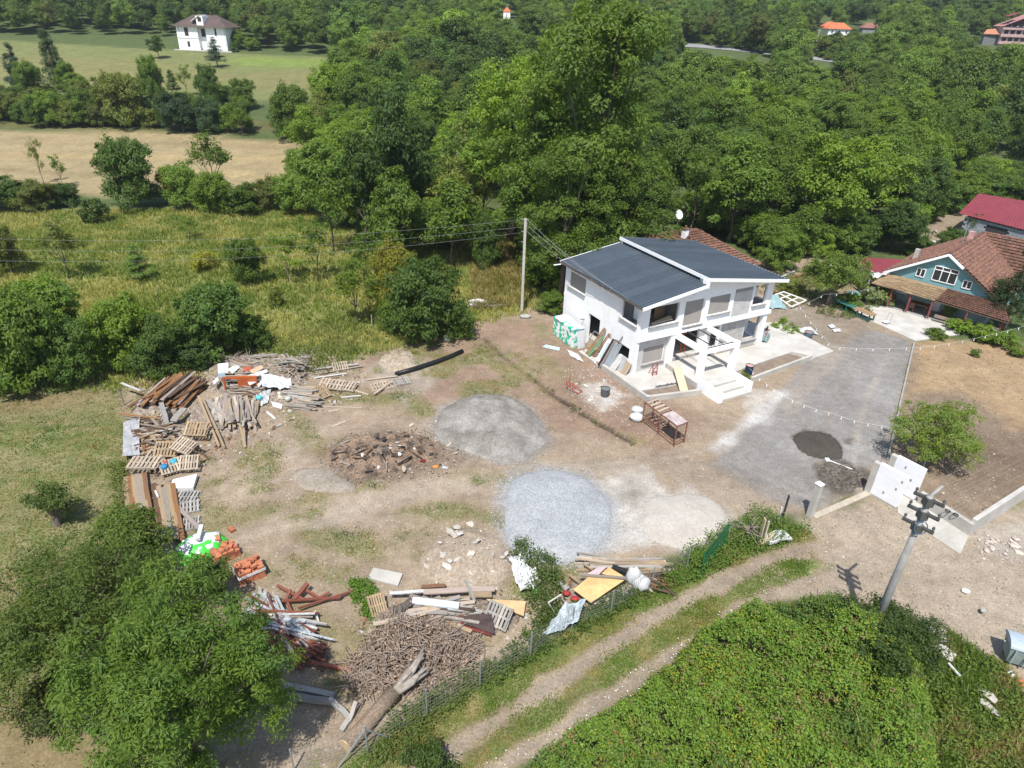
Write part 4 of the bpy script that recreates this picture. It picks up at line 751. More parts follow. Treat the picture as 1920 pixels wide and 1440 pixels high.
weeds('heap_weeds', [(655, 1090), (690, 1090), (730, 1150), (700, 1170), (665, 1140)], 110, .35, 55, 'green weeds left of the lower plank heap', (0.10, 0.19, 0.03))
weeds('edge_weeds', [(500, 640), (640, 600), (720, 640), (640, 690), (560, 720)], 260, .9, 56, 'mixed weeds between the meadow and the rubbish heap', (0.115, 0.145, 0.045))
weeds('edge_weeds', [(205, 870), (240, 870), (245, 1000), (215, 980)], 120, .5, 57, 'weeds in front of the long boards at the lawn edge', (0.12, 0.15, 0.045))
weeds('edge_weeds', [(700, 640), (900, 585), (910, 620), (800, 660), (720, 680)], 170, .35, 58, 'low weeds at the foot of the big round bush', (0.11, 0.17, 0.04))
weeds('roadside_weeds', [(1720, 1280), (1800, 1220), (1880, 1240), (1960, 1400), (1940, 1500), (1780, 1460)], 300, .6, 59, 'long weeds on the bank below the dumpster', (0.115, 0.165, 0.035), .16)
weeds('court_weeds', [(1440, 612), (1470, 600), (1505, 622), (1490, 632)], 60, .4, 60, 'leafy bed of vegetables behind the white house', (0.13, 0.20, 0.03), .2)
weeds('trench_weeds', [(900, 635), (930, 650), (1000, 705), (1100, 775), (1195, 835), (1190, 840), (1090, 785), (980, 712), (900, 650)], 70, .22, 64, 'weeds growing along the dug trench', (0.10, 0.155, 0.035), .12)
weeds('step_weeds', [(1385, 712), (1398, 694), (1410, 708), (1398, 722)], 22, .3, 61, 'green weeds beside the porch steps', (0.11, 0.18, 0.03))
weeds('court_weeds', [(1520, 590), (1600, 560), (1660, 550), (1640, 585), (1590, 600)], 130, .6, 62, 'weeds and tall herbs behind the long bench', (0.11, 0.15, 0.04), .18)
weeds('court_weeds', [(1380, 520), (1500, 500), (1600, 510), (1560, 560), (1450, 570)], 260, .6, 63, 'rank weeds behind the white house', (0.12, 0.15, 0.045), .2)
q = spread_in([(1700, 1200), (1780, 1190), (1900, 1270), (1960, 1440), (1760, 1460), (1730, 1300)], 2600, 65)
grass('roadside_grass', tufts_at(q), .15 + .5 * fbm(q[:, 0], q[:, 1], 1.3, 3, 66), np.full(len(q), .035), 5, two(q, 1.2, (0.115, 0.18, 0.035), (0.33, 0.27, 0.13), 67), 'rough grass and dry stalks on the roadside bank', 68, .15)
# bramble thicket at the lower right
def thicket():
    poly = PP([(985, 1460), (1110, 1365), (1250, 1262), (1330, 1190), (1420, 1145), (1530, 1155), (1620, 1165), (1690, 1215), (1725, 1300), (1745, 1400), (1760, 1600), (900, 1600)])
    r = np.random.default_rng(71); x = np.array([p[0] for p in poly]); y = np.array([p[1] for p in poly])
    q = np.stack([r.uniform(x.min(), x.max(), 30000), r.uniform(y.min(), y.max(), 30000)], 1)[:]
    d = seg_dist(poly, q[:, 0], q[:, 1]); ins = pip(poly, q[:, 0], q[:, 1]); q = q[ins]; d = d[ins]; q = q[:5200]; d = d[:5200]
    top = 2.1 * np.clip(d / 1.3, 0, 1) ** .6 * (.25 + fbm(q[:, 0], q[:, 1], 2.4, 4, 3) * 1.5) + (fbm(q[:, 0], q[:, 1], .8, 3, 6) - .5) * 1.3 + .1
    z = top - r.random(len(q)) ** 2.6 * .6
    cen = np.stack([q[:, 0], q[:, 1], np.maximum(z, .06)], 1)
    o = put('bramble_thicket', leaves_mesh('bramble_thicket', cen, r.uniform(.14, .36, len(q)), 22, np.tile([0, 0, 1.0], (len(q), 1)), .11, .066, .7, .4, .75, .2, 72, attr_leaf('bramble_leaves', 'leafcol', .28, (1.28, 1.15, .7), (.75, .9, .9)), .35))
    n = len(q) * 22; yl = r.random(n) < .03 + .16 * (np.repeat(fbm(q[:, 0], q[:, 1], 1.8, 3, 44), 22) > .56); dk = np.repeat(sstep(.42, .6, fbm(q[:, 0], q[:, 1], 2.6, 4, 45)), 22)[:, None]
    c = np.where(yl[:, None], np.array([0.30, 0.30, 0.025]), np.array([0.170, 0.278, 0.042]) * (1 - dk) + np.array([0.105, 0.18, 0.038]) * dk); c = np.concatenate([c, np.ones((n, 1))], 1)
    at = o.data.attributes.new('leafcol', 'FLOAT_COLOR', 'POINT'); at.data.foreach_set('color', np.repeat(c, 4, 0).astype(np.float32).ravel())
    br = np.repeat(r.random(len(q)) < .05, 22)[:, None]; c[:, :3] = np.where(br, np.array([0.26, 0.19, 0.10]), c[:, :3])
    at.data.foreach_set('color', np.repeat(c, 4, 0).astype(np.float32).ravel())
    k = r.random(len(q)) < .10; pt = cen[k].copy(); pt[:, 2] = np.maximum(top[k], .1) - .1
    grass('bramble_shoots', pt, r.uniform(.2, .5, k.sum()), np.full(k.sum(), .045), 4, np.where((r.random(k.sum()) < .3)[:, None], np.array([0.33, 0.30, 0.10]), np.array([0.17, 0.24, 0.045])), 'long shoots and seed stalks standing out of the bramble thicket', 73, .1)
    tag(o, 'waist high bramble thicket with yellow tips beside the lane', kind='stuff')
thicket()
# small white flowers on the verge
def flowers():
    q = spread_in([(900, 1440), (1180, 1265), (1300, 1180), (1430, 1090), (1440, 1120), (1300, 1220), (1010, 1440)], 170, 81); p = tufts_at(q); p[:, 2] += .17
    r = np.random.default_rng(3); v = []; 
    for c in p: 
        s = .03; a = r.uniform(0, 6); v += [c + np.array([math.cos(a + k * 1.571) * s, math.sin(a + k * 1.571) * s, r.uniform(-.01, .01)]) for k in range(4)]
    tag(put('white_flowers', npmesh('white_flowers', np.array(v), np.full(len(p), 4), np.arange(4 * len(p)), M('petal', (0.8, 0.8, 0.75), fine=0))), 'scattered small white flowers in the verge grass', kind='stuff')
flowers()
# ================================================================== surfaces of buildings
WHITE = M('white_render', (0.86, 0.86, 0.855), 0.85, (0.755, 0.745, 0.725), 1.1, amt=.8, fine=0.04, bscale=30, bump=0.12, stretch=(1.6, 1.6, .5), contrast=(.45, .75))
GREYPL = M('grey_plaster', (0.52, 0.51, 0.49), 0.9, (0.42, 0.41, 0.40), 1.6, fine=0.08, bump=0.1)
ROUGHST = M('rough_render', (0.50, 0.48, 0.45), 0.95, (0.36, 0.34, 0.32), 2.5, fine=0.25, bscale=18, bump=0.9)
CONC = M('concrete', (0.46, 0.44, 0.395), 0.9, (0.37, 0.35, 0.31), 0.9, fine=0.08, bump=0.15)
CONCW = M('pale_screed', (0.50, 0.48, 0.445), 0.9, (0.40, 0.38, 0.345), 0.8, fine=0.07, bump=0.12)
CONCG = M('grey_concrete', (0.33, 0.32, 0.305), 0.9, (0.24, 0.235, 0.22), 1.8, fine=0.1, bump=0.2)
DARKROOF = M('dark_sheet', (0.066, 0.085, 0.106), 0.5, (0.056, 0.073, 0.092), 0.8, spec=0.45, metal=0.0, fine=0.04, rnd=.14)
SHUTTER = M('shutter', (0.33, 0.30, 0.275), 0.6, (0.30, 0.275, 0.25), 1.5, fine=0.04)
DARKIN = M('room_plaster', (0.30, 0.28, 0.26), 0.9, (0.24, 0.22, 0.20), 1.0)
BLACK = M('black_membrane', (0.02, 0.02, 0.022), 0.6, fine=0.1)
RUST = M('rusty_steel', (0.23, 0.105, 0.065), 0.8, (0.13, 0.06, 0.045), 6, fine=0.2, bump=0.2)
REDP = M('red_painted_steel', (0.42, 0.085, 0.055), 0.6, (0.26, 0.06, 0.045), 5, fine=0.15)
STEELG = M('galvanised_steel', (0.40, 0.42, 0.43), 0.45, (0.33, 0.35, 0.36), 5, metal=0.5, fine=0.1)
GLASS = M('dark_glass', (0.025, 0.03, 0.033), 0.12, spec=0.6, fine=0.0)
PVC = M('white_plastic', (0.84, 0.84, 0.84), 0.4, (0.80, 0.80, 0.79), 2, fine=0.0)
SPALE = M('pale_timber', (0.60, 0.49, 0.35), 0.85, (0.48, 0.37, 0.25), 3, stretch=(1, 8, 8), fine=0.1)
DIRTBED = M('bed_soil', (0.235, 0.185, 0.14), 0.95, (0.17, 0.13, 0.10), 1.5, fine=0.2, bump=0.5)
def grid_wall(m, axis, fixed, thick, a0, a1, z0, z1, holes, extra=()):
    """wall slab with rectangular openings, built of butted blocks; axis 'x' runs along x at y=fixed..fixed+thick"""
    ca = sorted({a0, a1, *[h[0] for h in holes], *[h[1] for h in holes]}); cz = sorted({z0, z1, *[h[2] for h in holes], *[h[3] for h in holes]})
    for i in range(len(ca) - 1):
        run = None
        for j in range(len(cz) - 1):
            ma, mz = (ca[i] + ca[i + 1]) / 2, (cz[j] + cz[j + 1]) / 2
            hit = any(h[0] < ma < h[1] and h[2] < mz < h[3] for h in holes)
            if not hit: run = (run[0], cz[j + 1]) if run else (cz[j], cz[j + 1])
            if hit or j == len(cz) - 2:
                if run:
                    if axis == 'x': m.box(ca[i], ca[i + 1], fixed, fixed + thick, *run)
                    else: m.box(fixed, fixed + thick, ca[i], ca[i + 1], *run)
                run = None
    return m
def shutter(parent, axis, fixed, a0, a1, z0, z1, slats=None, name='roller_shutter', face=-1):
    """closed roller shutter set in an opening, with stepped slats, frame and sill"""
    w = empty('window', (0, 0, 0)); w.parent = parent
    m = MB(); n = slats or int((z1 - z0) / 0.085); q = (z1 - z0) / n; d = fixed
    for i in range(n):
        zz = z0 + i * q
        if axis == 'x': m.add([(a0, d, zz), (a1, d, zz), (a1, d - .022, zz + q * .7), (a0, d - .022, zz + q * .7), (a0, d, zz + q), (a1, d, zz + q)], [(0, 1, 2, 3), (3, 2, 5, 4)])
        else: m.add([(d, a0, zz), (d, a1, zz), (d - .022, a1, zz + q * .7), (d - .022, a0, zz + q * .7), (d, a0, zz + q), (d, a1, zz + q)], [(0, 1, 2, 3), (3, 2, 5, 4)])
    m.build(name, SHUTTER, w); f = MB(); t = .05
    for b in ((a0, a0 + t, z0, z1), (a1 - t, a1, z0, z1), (a0 + t, a1 - t, z1 - t, z1)):
        (f.box(b[0], b[1], d - .05, d + .02, b[2], b[3]) if axis == 'x' else f.box(d - .05, d + .02, b[0], b[1], b[2], b[3]))
    f.build('frame', PVC, w)
    return w
def sill(parent, axis, fixed, a0, a1, z, out=.16):
    m = MB()
    (m.box(a0 - .08, a1 + .08, fixed - out, fixed + .1, z - .07, z - .002) if axis == 'x' else m.box(fixed - out, fixed + .1, a0 - .08, a1 + .08, z - .07, z - .002))
    return m.build('sill', CONCG, parent)
# ------------------------------------------------------------------ the white house under construction
HX, HY, HA = 9.14, 44.70, RAD(29.0)
hou = empty('white_house', (HX, HY, 0), HA, 'new white two storey house under construction with split dark metal roof', 'house')
def HW(x, y, z=0.0):
    c, s = math.cos(HA), math.sin(HA); return np.array([HX + x * c - y * s, HY + x * s + y * c, z])
def house():
    W, D = 13.45, 10.2
    m = MB()
    up = [(0.9, 3.62, 3.9, 5.46), (4.2, 6.1, 3.32, 5.4), (6.62, 8.85, 3.84, 5.38), (9.2, 11.15, 3.2, 5.6), (11.35, 12.75, 3.86, 5.6)]
    grid_wall(m, 'x', 0, .24, 0, W, 3.16, 5.6, up)
    m.build('front_wall', WHITE, hou)
    # gable strips under the two roofs
    for poly in ([(0, 5.6), (5.45, 5.6), (5.45, 6.60), (0, 5.80)], [(5.45, 5.6), (W, 5.6), (W, 5.90), (5.45, 7.08)]):
        n = len(poly); m = MB(); m.add([(a, 0.0, b) for a, b in poly] + [(a, .24, b) for a, b in poly], [tuple(range(n)), tuple(range(2 * n - 1, n - 1, -1))] + [(i, n + i, n + (i + 1) % n, (i + 1) % n) for i in range(n)])
        m.build('front_gable', WHITE, hou); m = MB(); m.add([(a, D - .24, b) for a, b in poly] + [(a, D, b) for a, b in poly], [tuple(range(n)), tuple(range(2 * n - 1, n - 1, -1))] + [(i, n + i, n + (i + 1) % n, (i + 1) % n) for i in range(n)]); m.build('back_gable', WHITE, hou)
    m = MB(); lf = [(7.15, 9.6, 3.95, 5.32), (0.3, 2.25, 4.0, 5.55)]
    grid_wall(m, 'y', 0, .24, .242, D - .242, 3.16, 5.78, lf)
    grid_wall(m, 'y', 0, .24, .0, D - .242, 0, 2.86, [(4.75, 6.4, 0, 2.72), (0.75, 2.6, .95, 1.98)])
    m.build('left_wall', WHITE, hou)
    m = MB(); grid_wall(m, 'x', D - .24, .24, 0, W, 0, 5.6, [(6, 7, 3.5, 5)]); grid_wall(m, 'y', W - .24, .24, .242, D - .242, 3.16, 5.85, [(0.6, 1.9, 3.86, 5.6)]); grid_wall(m, 'y', W - .24, .24, .35, D - .242, 0, 2.86, [(.5, 1.8, .5, 2.6)])
    m.build('back_wall', WHITE, hou)
    m = MB(); m.box(-.004, W + .22, -.10, D + .05, 2.862, 3.158); m.build('floor_slab', WHITE, hou)
    m = MB(); m.box(.25, W - .25, .36, D - .25, .0, .5); m.build('ground_floor', CONCW, hou)
    # inner walls keep the rooms dim
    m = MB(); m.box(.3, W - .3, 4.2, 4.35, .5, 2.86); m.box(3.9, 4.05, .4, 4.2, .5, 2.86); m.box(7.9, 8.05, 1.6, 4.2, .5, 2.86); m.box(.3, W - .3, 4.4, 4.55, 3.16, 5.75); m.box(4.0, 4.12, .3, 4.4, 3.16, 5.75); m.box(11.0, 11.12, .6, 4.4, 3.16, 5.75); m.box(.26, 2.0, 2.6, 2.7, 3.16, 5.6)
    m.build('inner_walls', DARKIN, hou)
    # lower front: recessed grey bay, porch opening, rough bay, right window
    m = MB(); grid_wall(m, 'x', .32, .2, .242, 3.25, 0, 2.86, [(1.0, 3.05, .62, 2.06)]); m.build('grey_wall', GREYPL, hou)
    for bx in ((3.25, 3.72, -.02, .5, 0, 2.86), (6.95, 7.35, -.02, .5, 0, 2.86), (13.0, W, -.0, .35, 0, 2.86)): m = MB(); m.box(*bx); m.build('pillar', WHITE, hou)
    m = MB(); m.box(3.72, 4.0, .3, .5, .5, 2.86); m.build('door_jamb', WHITE, hou)
    m = MB(); m.box(6.4, 6.95, .3, .5, .5, 2.86); m.box(7.35, 7.6, .3, .5, 0, 2.86); m.box(8.55, 8.75, .3, .5, 0, 2.86); m.box(7.6, 8.55, .3, .5, 2.5, 2.86); m.build('entry_wall', WHITE, hou)
    m = MB(); m.box(8.75, 11.28, .30, .5, 0.5, 2.86); m.build('rough_wall', ROUGHST, hou)
    m = MB(); grid_wall(m, 'x', .30, .2, 11.28, 13.0, .0, 2.86, [(11.42, 12.94, .55, 2.66)]); m.box(8.75, 11.28, .28, .5, 0, .5); m.build('plinth', GREYPL, hou)
    # unrendered upper bay with a dark lintel and bare right room
    m = MB(); m.box(9.2, 11.15, .05, .22, 3.2, 5.3); m.build('grey_panel', GREYPL, hou); m = MB(); m.box(9.2, 11.15, .09, .22, 5.3, 5.6); m.build('dark_lintel', CONCG, hou)
    # windows
    shutter(hou, 'x', .12, 4.2, 6.1, 3.32, 5.4); shutter(hou, 'x', .10, 6.62, 8.85, 3.84, 5.38); shutter(hou, 'x', .42, 1.0, 3.05, .62, 2.06); shutter(hou, 'y', .12, 7.15, 9.6, 3.95, 5.32)
    for a in ((.9, 3.62, 3.9), (4.2, 6.1, 3.32), (6.62, 8.85, 3.84), (11.35, 12.75, 3.86)): sill(hou, 'x', 0, *a)
    sill(hou, 'x', .32, 1.0, 3.05, .62, .12); sill(hou, 'x', .3, 11.42, 12.94, .55, .1); sill(hou, 'y', 0, 7.15, 9.6, 3.95); sill(hou, 'y', 0, .3, 2.25, 4.0)
    for ax, fx, a0, a1, z0, z1 in (('x', .15, .9, 3.62, 3.9, 5.46), ('x', .15, 11.35, 12.75, 3.86, 5.6), ('y', .15, .3, 2.25, 4.0, 5.55), ('x', .4, 11.42, 12.94, .55, 2.66)):
        w = empty('window', (0, 0, 0)); w.parent = hou; f = MB(); t = .07
        for b in ((a0, a0 + t, z0, z1), (a1 - t, a1, z0, z1), (a0 + t, a1 - t, z1 - t, z1), (a0 + t, a1 - t, z0, z0 + .04)):
            (f.box(b[0], b[1], fx, fx + .06, b[2], b[3]) if ax == 'x' else f.box(fx, fx + .06, b[0], b[1], b[2], b[3]))
        f.build('frame', STEELG, w)
    # boards and clutter seen in the open rooms
    m = MB(); m.beam((1.4, .3, 4.0), (3.3, .25, 4.08), .2, .05); m.beam((1.9, .42, 3.98), (3.4, .55, 4.15), .3, .04); m.build('boards', SPALE, hou)
    m = MB(); m.box(2.6, 3.6, 1.5, 1.58, 3.3, 5.3); m.build('inner_board', M('chipboard', (0.33, 0.22, 0.12), .9, (0.25, 0.16, 0.09), 8, fine=.2), hou)
    m = MB(); m.box(.9, 1.0, .8, 1.9, 3.9, 5.5); m.build('white_sheet', WHITE, hou)
    m = MB(); m.tube([(12.2, 1.0, 4.3), (12.2, 1.0, 5.1)], [.42, .4], 12); m.build('foam_roll', PVC, hou)
    # orange step ladder standing inside the porch door
    m = MB()
    for s in (0, .42): m.beam((5.4 + s, .9, .5), (5.65 + s * .7, 1.5, 2.3), .07, .03); m.beam((6.1 + s * .5, 1.9, .5), (5.65 + s * .7, 1.5, 2.3), .05, .03)
    for k in range(5): m.beam((5.45 + .05 * k, 1.0 + .11 * k, .8 + .3 * k), (5.82 + .02 * k, 1.0 + .11 * k, .8 + .3 * k), .08, .03)
    o = m.build('ladder', M('orange_paint', (0.62, 0.13, 0.03), .5), None); o.matrix_world = hou.matrix_basis; o.location = hou.location; o.rotation_euler = hou.rotation_euler
    tag(o, 'orange step ladder standing inside the porch doorway', 'ladder')
    # roofs of ribbed sheets
    def sheets(y0, y1, xa, za, xb, zb, count):
        st = (y1 - y0) / count
        for i in range(count):
            b = MB(); p0 = y0 + i * st; p1 = p0 + st; g = .004
            nrm = Vector((-(zb - za), 0, xb - xa)).normalized()
            prof = []
            for k in range(3):
                c = p0 + st * (k + .5) / 3
                prof += [(c - .055, 0), (c - .03, .065), (c + .03, .065), (c + .055, 0)]
            prof = [(p0 + g, 0)] + prof + [(p1 - g, 0)]
            vs = []
            for (x, z) in ((xa, za), (xb, zb)):
                for yy, h in prof: vs.append((x + nrm.x * h, yy, z + nrm.z * h))
            n = len(prof); vs += [(xa, p0 + g, za - .05), (xa, p1 - g, za - .05), (xb, p0 + g, zb - .05), (xb, p1 - g, zb - .05)]
            fs = [(k, n + k, n + k + 1, k + 1) for k in range(n - 1)] + [(2 * n, 2 * n + 1, 2 * n + 3, 2 * n + 2)]
            b.add(vs, fs); b.build('roof_sheet', DARKROOF, hou)
    sheets(-.72, 10.35, -.5, 5.93, 5.55, 6.82, 11); sheets(-.72, 10.3, 5.42, 7.30, 14.05, 5.96, 11)
    m = MB()
    for xa, za, xb, zb in ((-.45, 5.87, 5.3, 6.72), (5.44, 7.22, 14.0, 5.90)): m.slab([(xa, -.68, za), (xb, -.68, zb), (xb, 10.25, zb), (xa, 10.25, za)], .10)
    m.build('roof_deck', SPALE, hou)
    m = MB()
    def fas(p, q, h, t=.05):
        m.beam(p, q, t, h)
    fas((-.52, -.75, 5.83), (5.5, -.75, 6.72), .26); fas((5.36, -.75, 7.20), (14.1, -.75, 5.84), .26); fas((-.52, 10.38, 5.83), (5.5, 10.38, 6.72), .26); fas((5.36, 10.33, 7.20), (14.1, 10.33, 5.84), .26)
    fas((5.385, -.72, 7.19), (5.385, 10.3, 7.19), .27); m.box(5.30, 5.52, -.76, -.2, 6.5, 7.1); fas((14.08, -.72, 5.84), (14.08, 10.3, 5.84), .24)
    m.build('fascia', PVC, hou)
    m = MB(); m.box(5.46, 5.56, -.1, 10.2, 6.78, 7.1); m.build('clerestory', BLACK, hou)
    m = MB(); r = random.Random(3)
    for k in range(46):
        y = -.7 + k * .24; m.beam((-.53 + r.uniform(-.03, .02), y, 5.86 + r.uniform(-.05, .02)), (-.53 + r.uniform(-.03, .02), y + .235, 5.86 + r.uniform(-.05, .02)), .06, .13)
    m.build('eave_batten', M('weathered_batten', (0.16, 0.13, 0.10), .9, (0.07, 0.06, 0.05), 4), hou)
    m = MB(); m.tube([(-.55, 10.2, 5.7), (-1.15, 10.35, 5.66)], .05, 8); m.build('drain_spout', PVC, hou)
    # porch frame and steps
    m = MB(); m.box(3.1, 6.95, -3.62, -.03, 0, .5); m.build('porch_floor', CONCW, hou)
    for x in (3.55, 6.75): mm = MB(); mm.box(x, x + .42, -3.25, -2.83, .5, 2.95); mm.build('porch_post', WHITE, hou)
    for x in (3.6, 6.8): mm = MB(); mm.box(x, x + .3, -2.83, -.022, 2.55, 2.93); mm.build('porch_beam', WHITE, hou)
    mm = MB(); mm.box(3.97, 6.75, -3.2, -2.9, 2.52, 2.90); mm.build('porch_beam', WHITE, hou)
    mm = MB(); mm.beam((4.0, -3.05, 2.92), (6.7, -3.05, 2.92), .1, .05); mm.beam((4.6, -2.9, 2.95), (4.75, -.05, 2.9), .06, .06); mm.beam((5.7, -2.9, 2.95), (5.85, -.05, 2.9), .06, .06); mm.build('porch_rail', M('dark_steel', (0.06, 0.05, 0.05), .6), hou)
    for x, y1 in ((3.1, -5.95), (6.3, -5.6)): mm = MB(); mm.box(x, x + .36, y1, -3.64, 0, .78); mm.build('stair_wall', WHITE, hou)
    for k, (ya, yb, z) in enumerate(((-4.4, -3.63, .49), (-5.15, -4.402, .33), (-5.85, -5.152, .17))): mm = MB(); mm.box(3.463, 6.297, ya, yb, 0, z); mm.build('step', CONCW, hou)
    mm = MB(); mm.beam((1.75, -3.9, .14), (3.25, -1.2, .62), .62, .06); o = mm.build('ramp_board', SPALE, None); o.location = hou.location; o.rotation_euler = hou.rotation_euler; tag(o, 'pale boards laid as a ramp up to the porch floor', 'board')
    # iron pin on the left wall
    mm = MB(); mm.beam((-.01, 6.9, 1.95), (-.35, 7.0, 1.97), .05, .05); mm.build('wall_bracket', M('dark_steel2', (0.08, 0.08, 0.08)), hou)
house()
def pad(name, poly, z, t, mat, label, cat='slab', world=False, kind='structure'):
    m = MB(); m.slab([(*p[:2], z) for p in poly], t); o = m.build(name, mat); tag(o, label, cat if kind != 'structure' else None, kind=kind); return o
pad('path', [HW(*p) for p in ((-1.5, 5.2), (-.0, 5.2), (.0, 0.33), (3.2, .33), (3.2, -2.2), (2.0, -2.6), (-1.25, -2.1))], .10, .3, CONCW, 'pale screed path round the near corner of the white house')
pad('path', [HW(*p) for p in ((6.96, -.02), (13.44, -.02), (13.5, 4.5), (18.3, 2.6), (18.0, -3.7), (14.9, -3.9), (14.2, -2.35), (8.9, -2.75), (8.3, -2.9), (6.96, -2.9))], .13, .3, CONCW, 'pale screed terrace to the right of the porch')
def kerb(pts, w, z, label, name='kerb', mat=None, z0=-.2):
    m = MB()
    for a, b in zip(pts[:-1], pts[1:]):
        a = Vector(a); b = Vector(b); d = (b - a).normalized() * (w / 2 - .002)
        m.beam((*(a - d)[:2], (z + z0) / 2), (*(b + d)[:2], (z + z0) / 2 + .002), w, z - z0)
    return tag(m.build(name, mat or CONC), label, 'kerb')
kerb([HW(-1.42, 2.6)[:3], HW(-1.32, -3.45)[:3], HW(2.75, -4.3)[:3]], .22, .42, 'low concrete kerb wall in front of the near house corner')
kerb([HW(7.9, -4.45)[:3], HW(15.1, -3.75)[:3]], .2, .36, 'concrete kerb along the front of the planting bed')
kerb([HW(14.3, -2.5)[:3], HW(15.0, -3.6)[:3]], .18, .32, 'short concrete kerb at the right end of the planting bed')
pad('planting_bed', [HW(*p) for p in ((8.0, -4.3), (14.95, -3.65), (14.25, -2.45), (8.9, -2.8), (7.7, -3.4))], .09, .2, DIRTBED, 'bare planting bed beside the porch')
pad('planting_bed', [HW(*p) for p in ((-1.2, -2.15), (2.0, -2.65), (3.0, -2.4), (3.0, -4.2), (-1.2, -3.35))], .05, .2, DIRTBED, 'earth bed behind the low kerb wall')
PAT = PP([(1596, 586), (1640, 568), (1700, 560), (1800, 628), (1716, 640)])
pad('patio', PAT, .07, .3, CONCW, 'pale concrete patio in front of the teal house veranda')
# ------------------------------------------------------------------ tiled roofs
TILE = M('roof_tile', (0.215, 0.105, 0.07), .9, (0.115, 0.07, 0.055), 2.2, fine=.45, bscale=5, bump=.2, contrast=(.35, .65))
def tiles(parent, e0, e1, r1, r0, course=.36, tw=.24, name='roof_tiles', mat=None):
    """overlapping courses of curved tiles between eave e0-e1 and ridge r0-r1"""
    e0, e1, r0, r1 = map(Vector, (e0, e1, r0, r1)); L = max((e1 - e0).length, (r1 - r0).length); S = ((r0 + r1) / 2 - (e0 + e1) / 2).length
    nc = max(2, int(S / course)); nt_ = max(3, int(L / tw)); up = (e1 - e0).cross(r0 - e0) if (e1 - e0).length > .01 else (r1 - r0).cross(r0 - e0); up = up.normalized()
    if up.z < 0: up = -up
    m = MB()
    for c in range(nc):
        vs = []
        for k, t in enumerate((c / nc, min(1, (c + 1.12) / nc))):
            a = e0.lerp(r0, t); b = e1.lerp(r1, t)
            for i in range(nt_ * 2 + 1):
                h = (.055 if i % 2 == 0 else .0) + (.12 if k == 0 else .0); vs.append(a.lerp(b, i / (nt_ * 2)) + up * h)
        n = nt_ * 2 + 1; vs += [p - up * .06 for p in vs[:n]]
        m.add(vs, [(i, i + 1, n + i + 1, n + i) for i in range(n - 1)] + [(2 * n + i, 2 * n + i + 1, i + 1, i) for i in range(n - 1)])
    o = m.build(name, mat or TILE, parent); o['kind'] = 'stuff'; return o
def ridge(parent, p, q, r=.13, mat=None):
    m = MB(); p = Vector(p); q = Vector(q); n = max(1, int((q - p).length / .4))
    for i in range(n): m.tube([p.lerp(q, i / n), p.lerp(q, (i + 1.06) / n)], [r, r * .85], 7, False)
    return m.build('ridge_tiles', mat or TILE, parent)
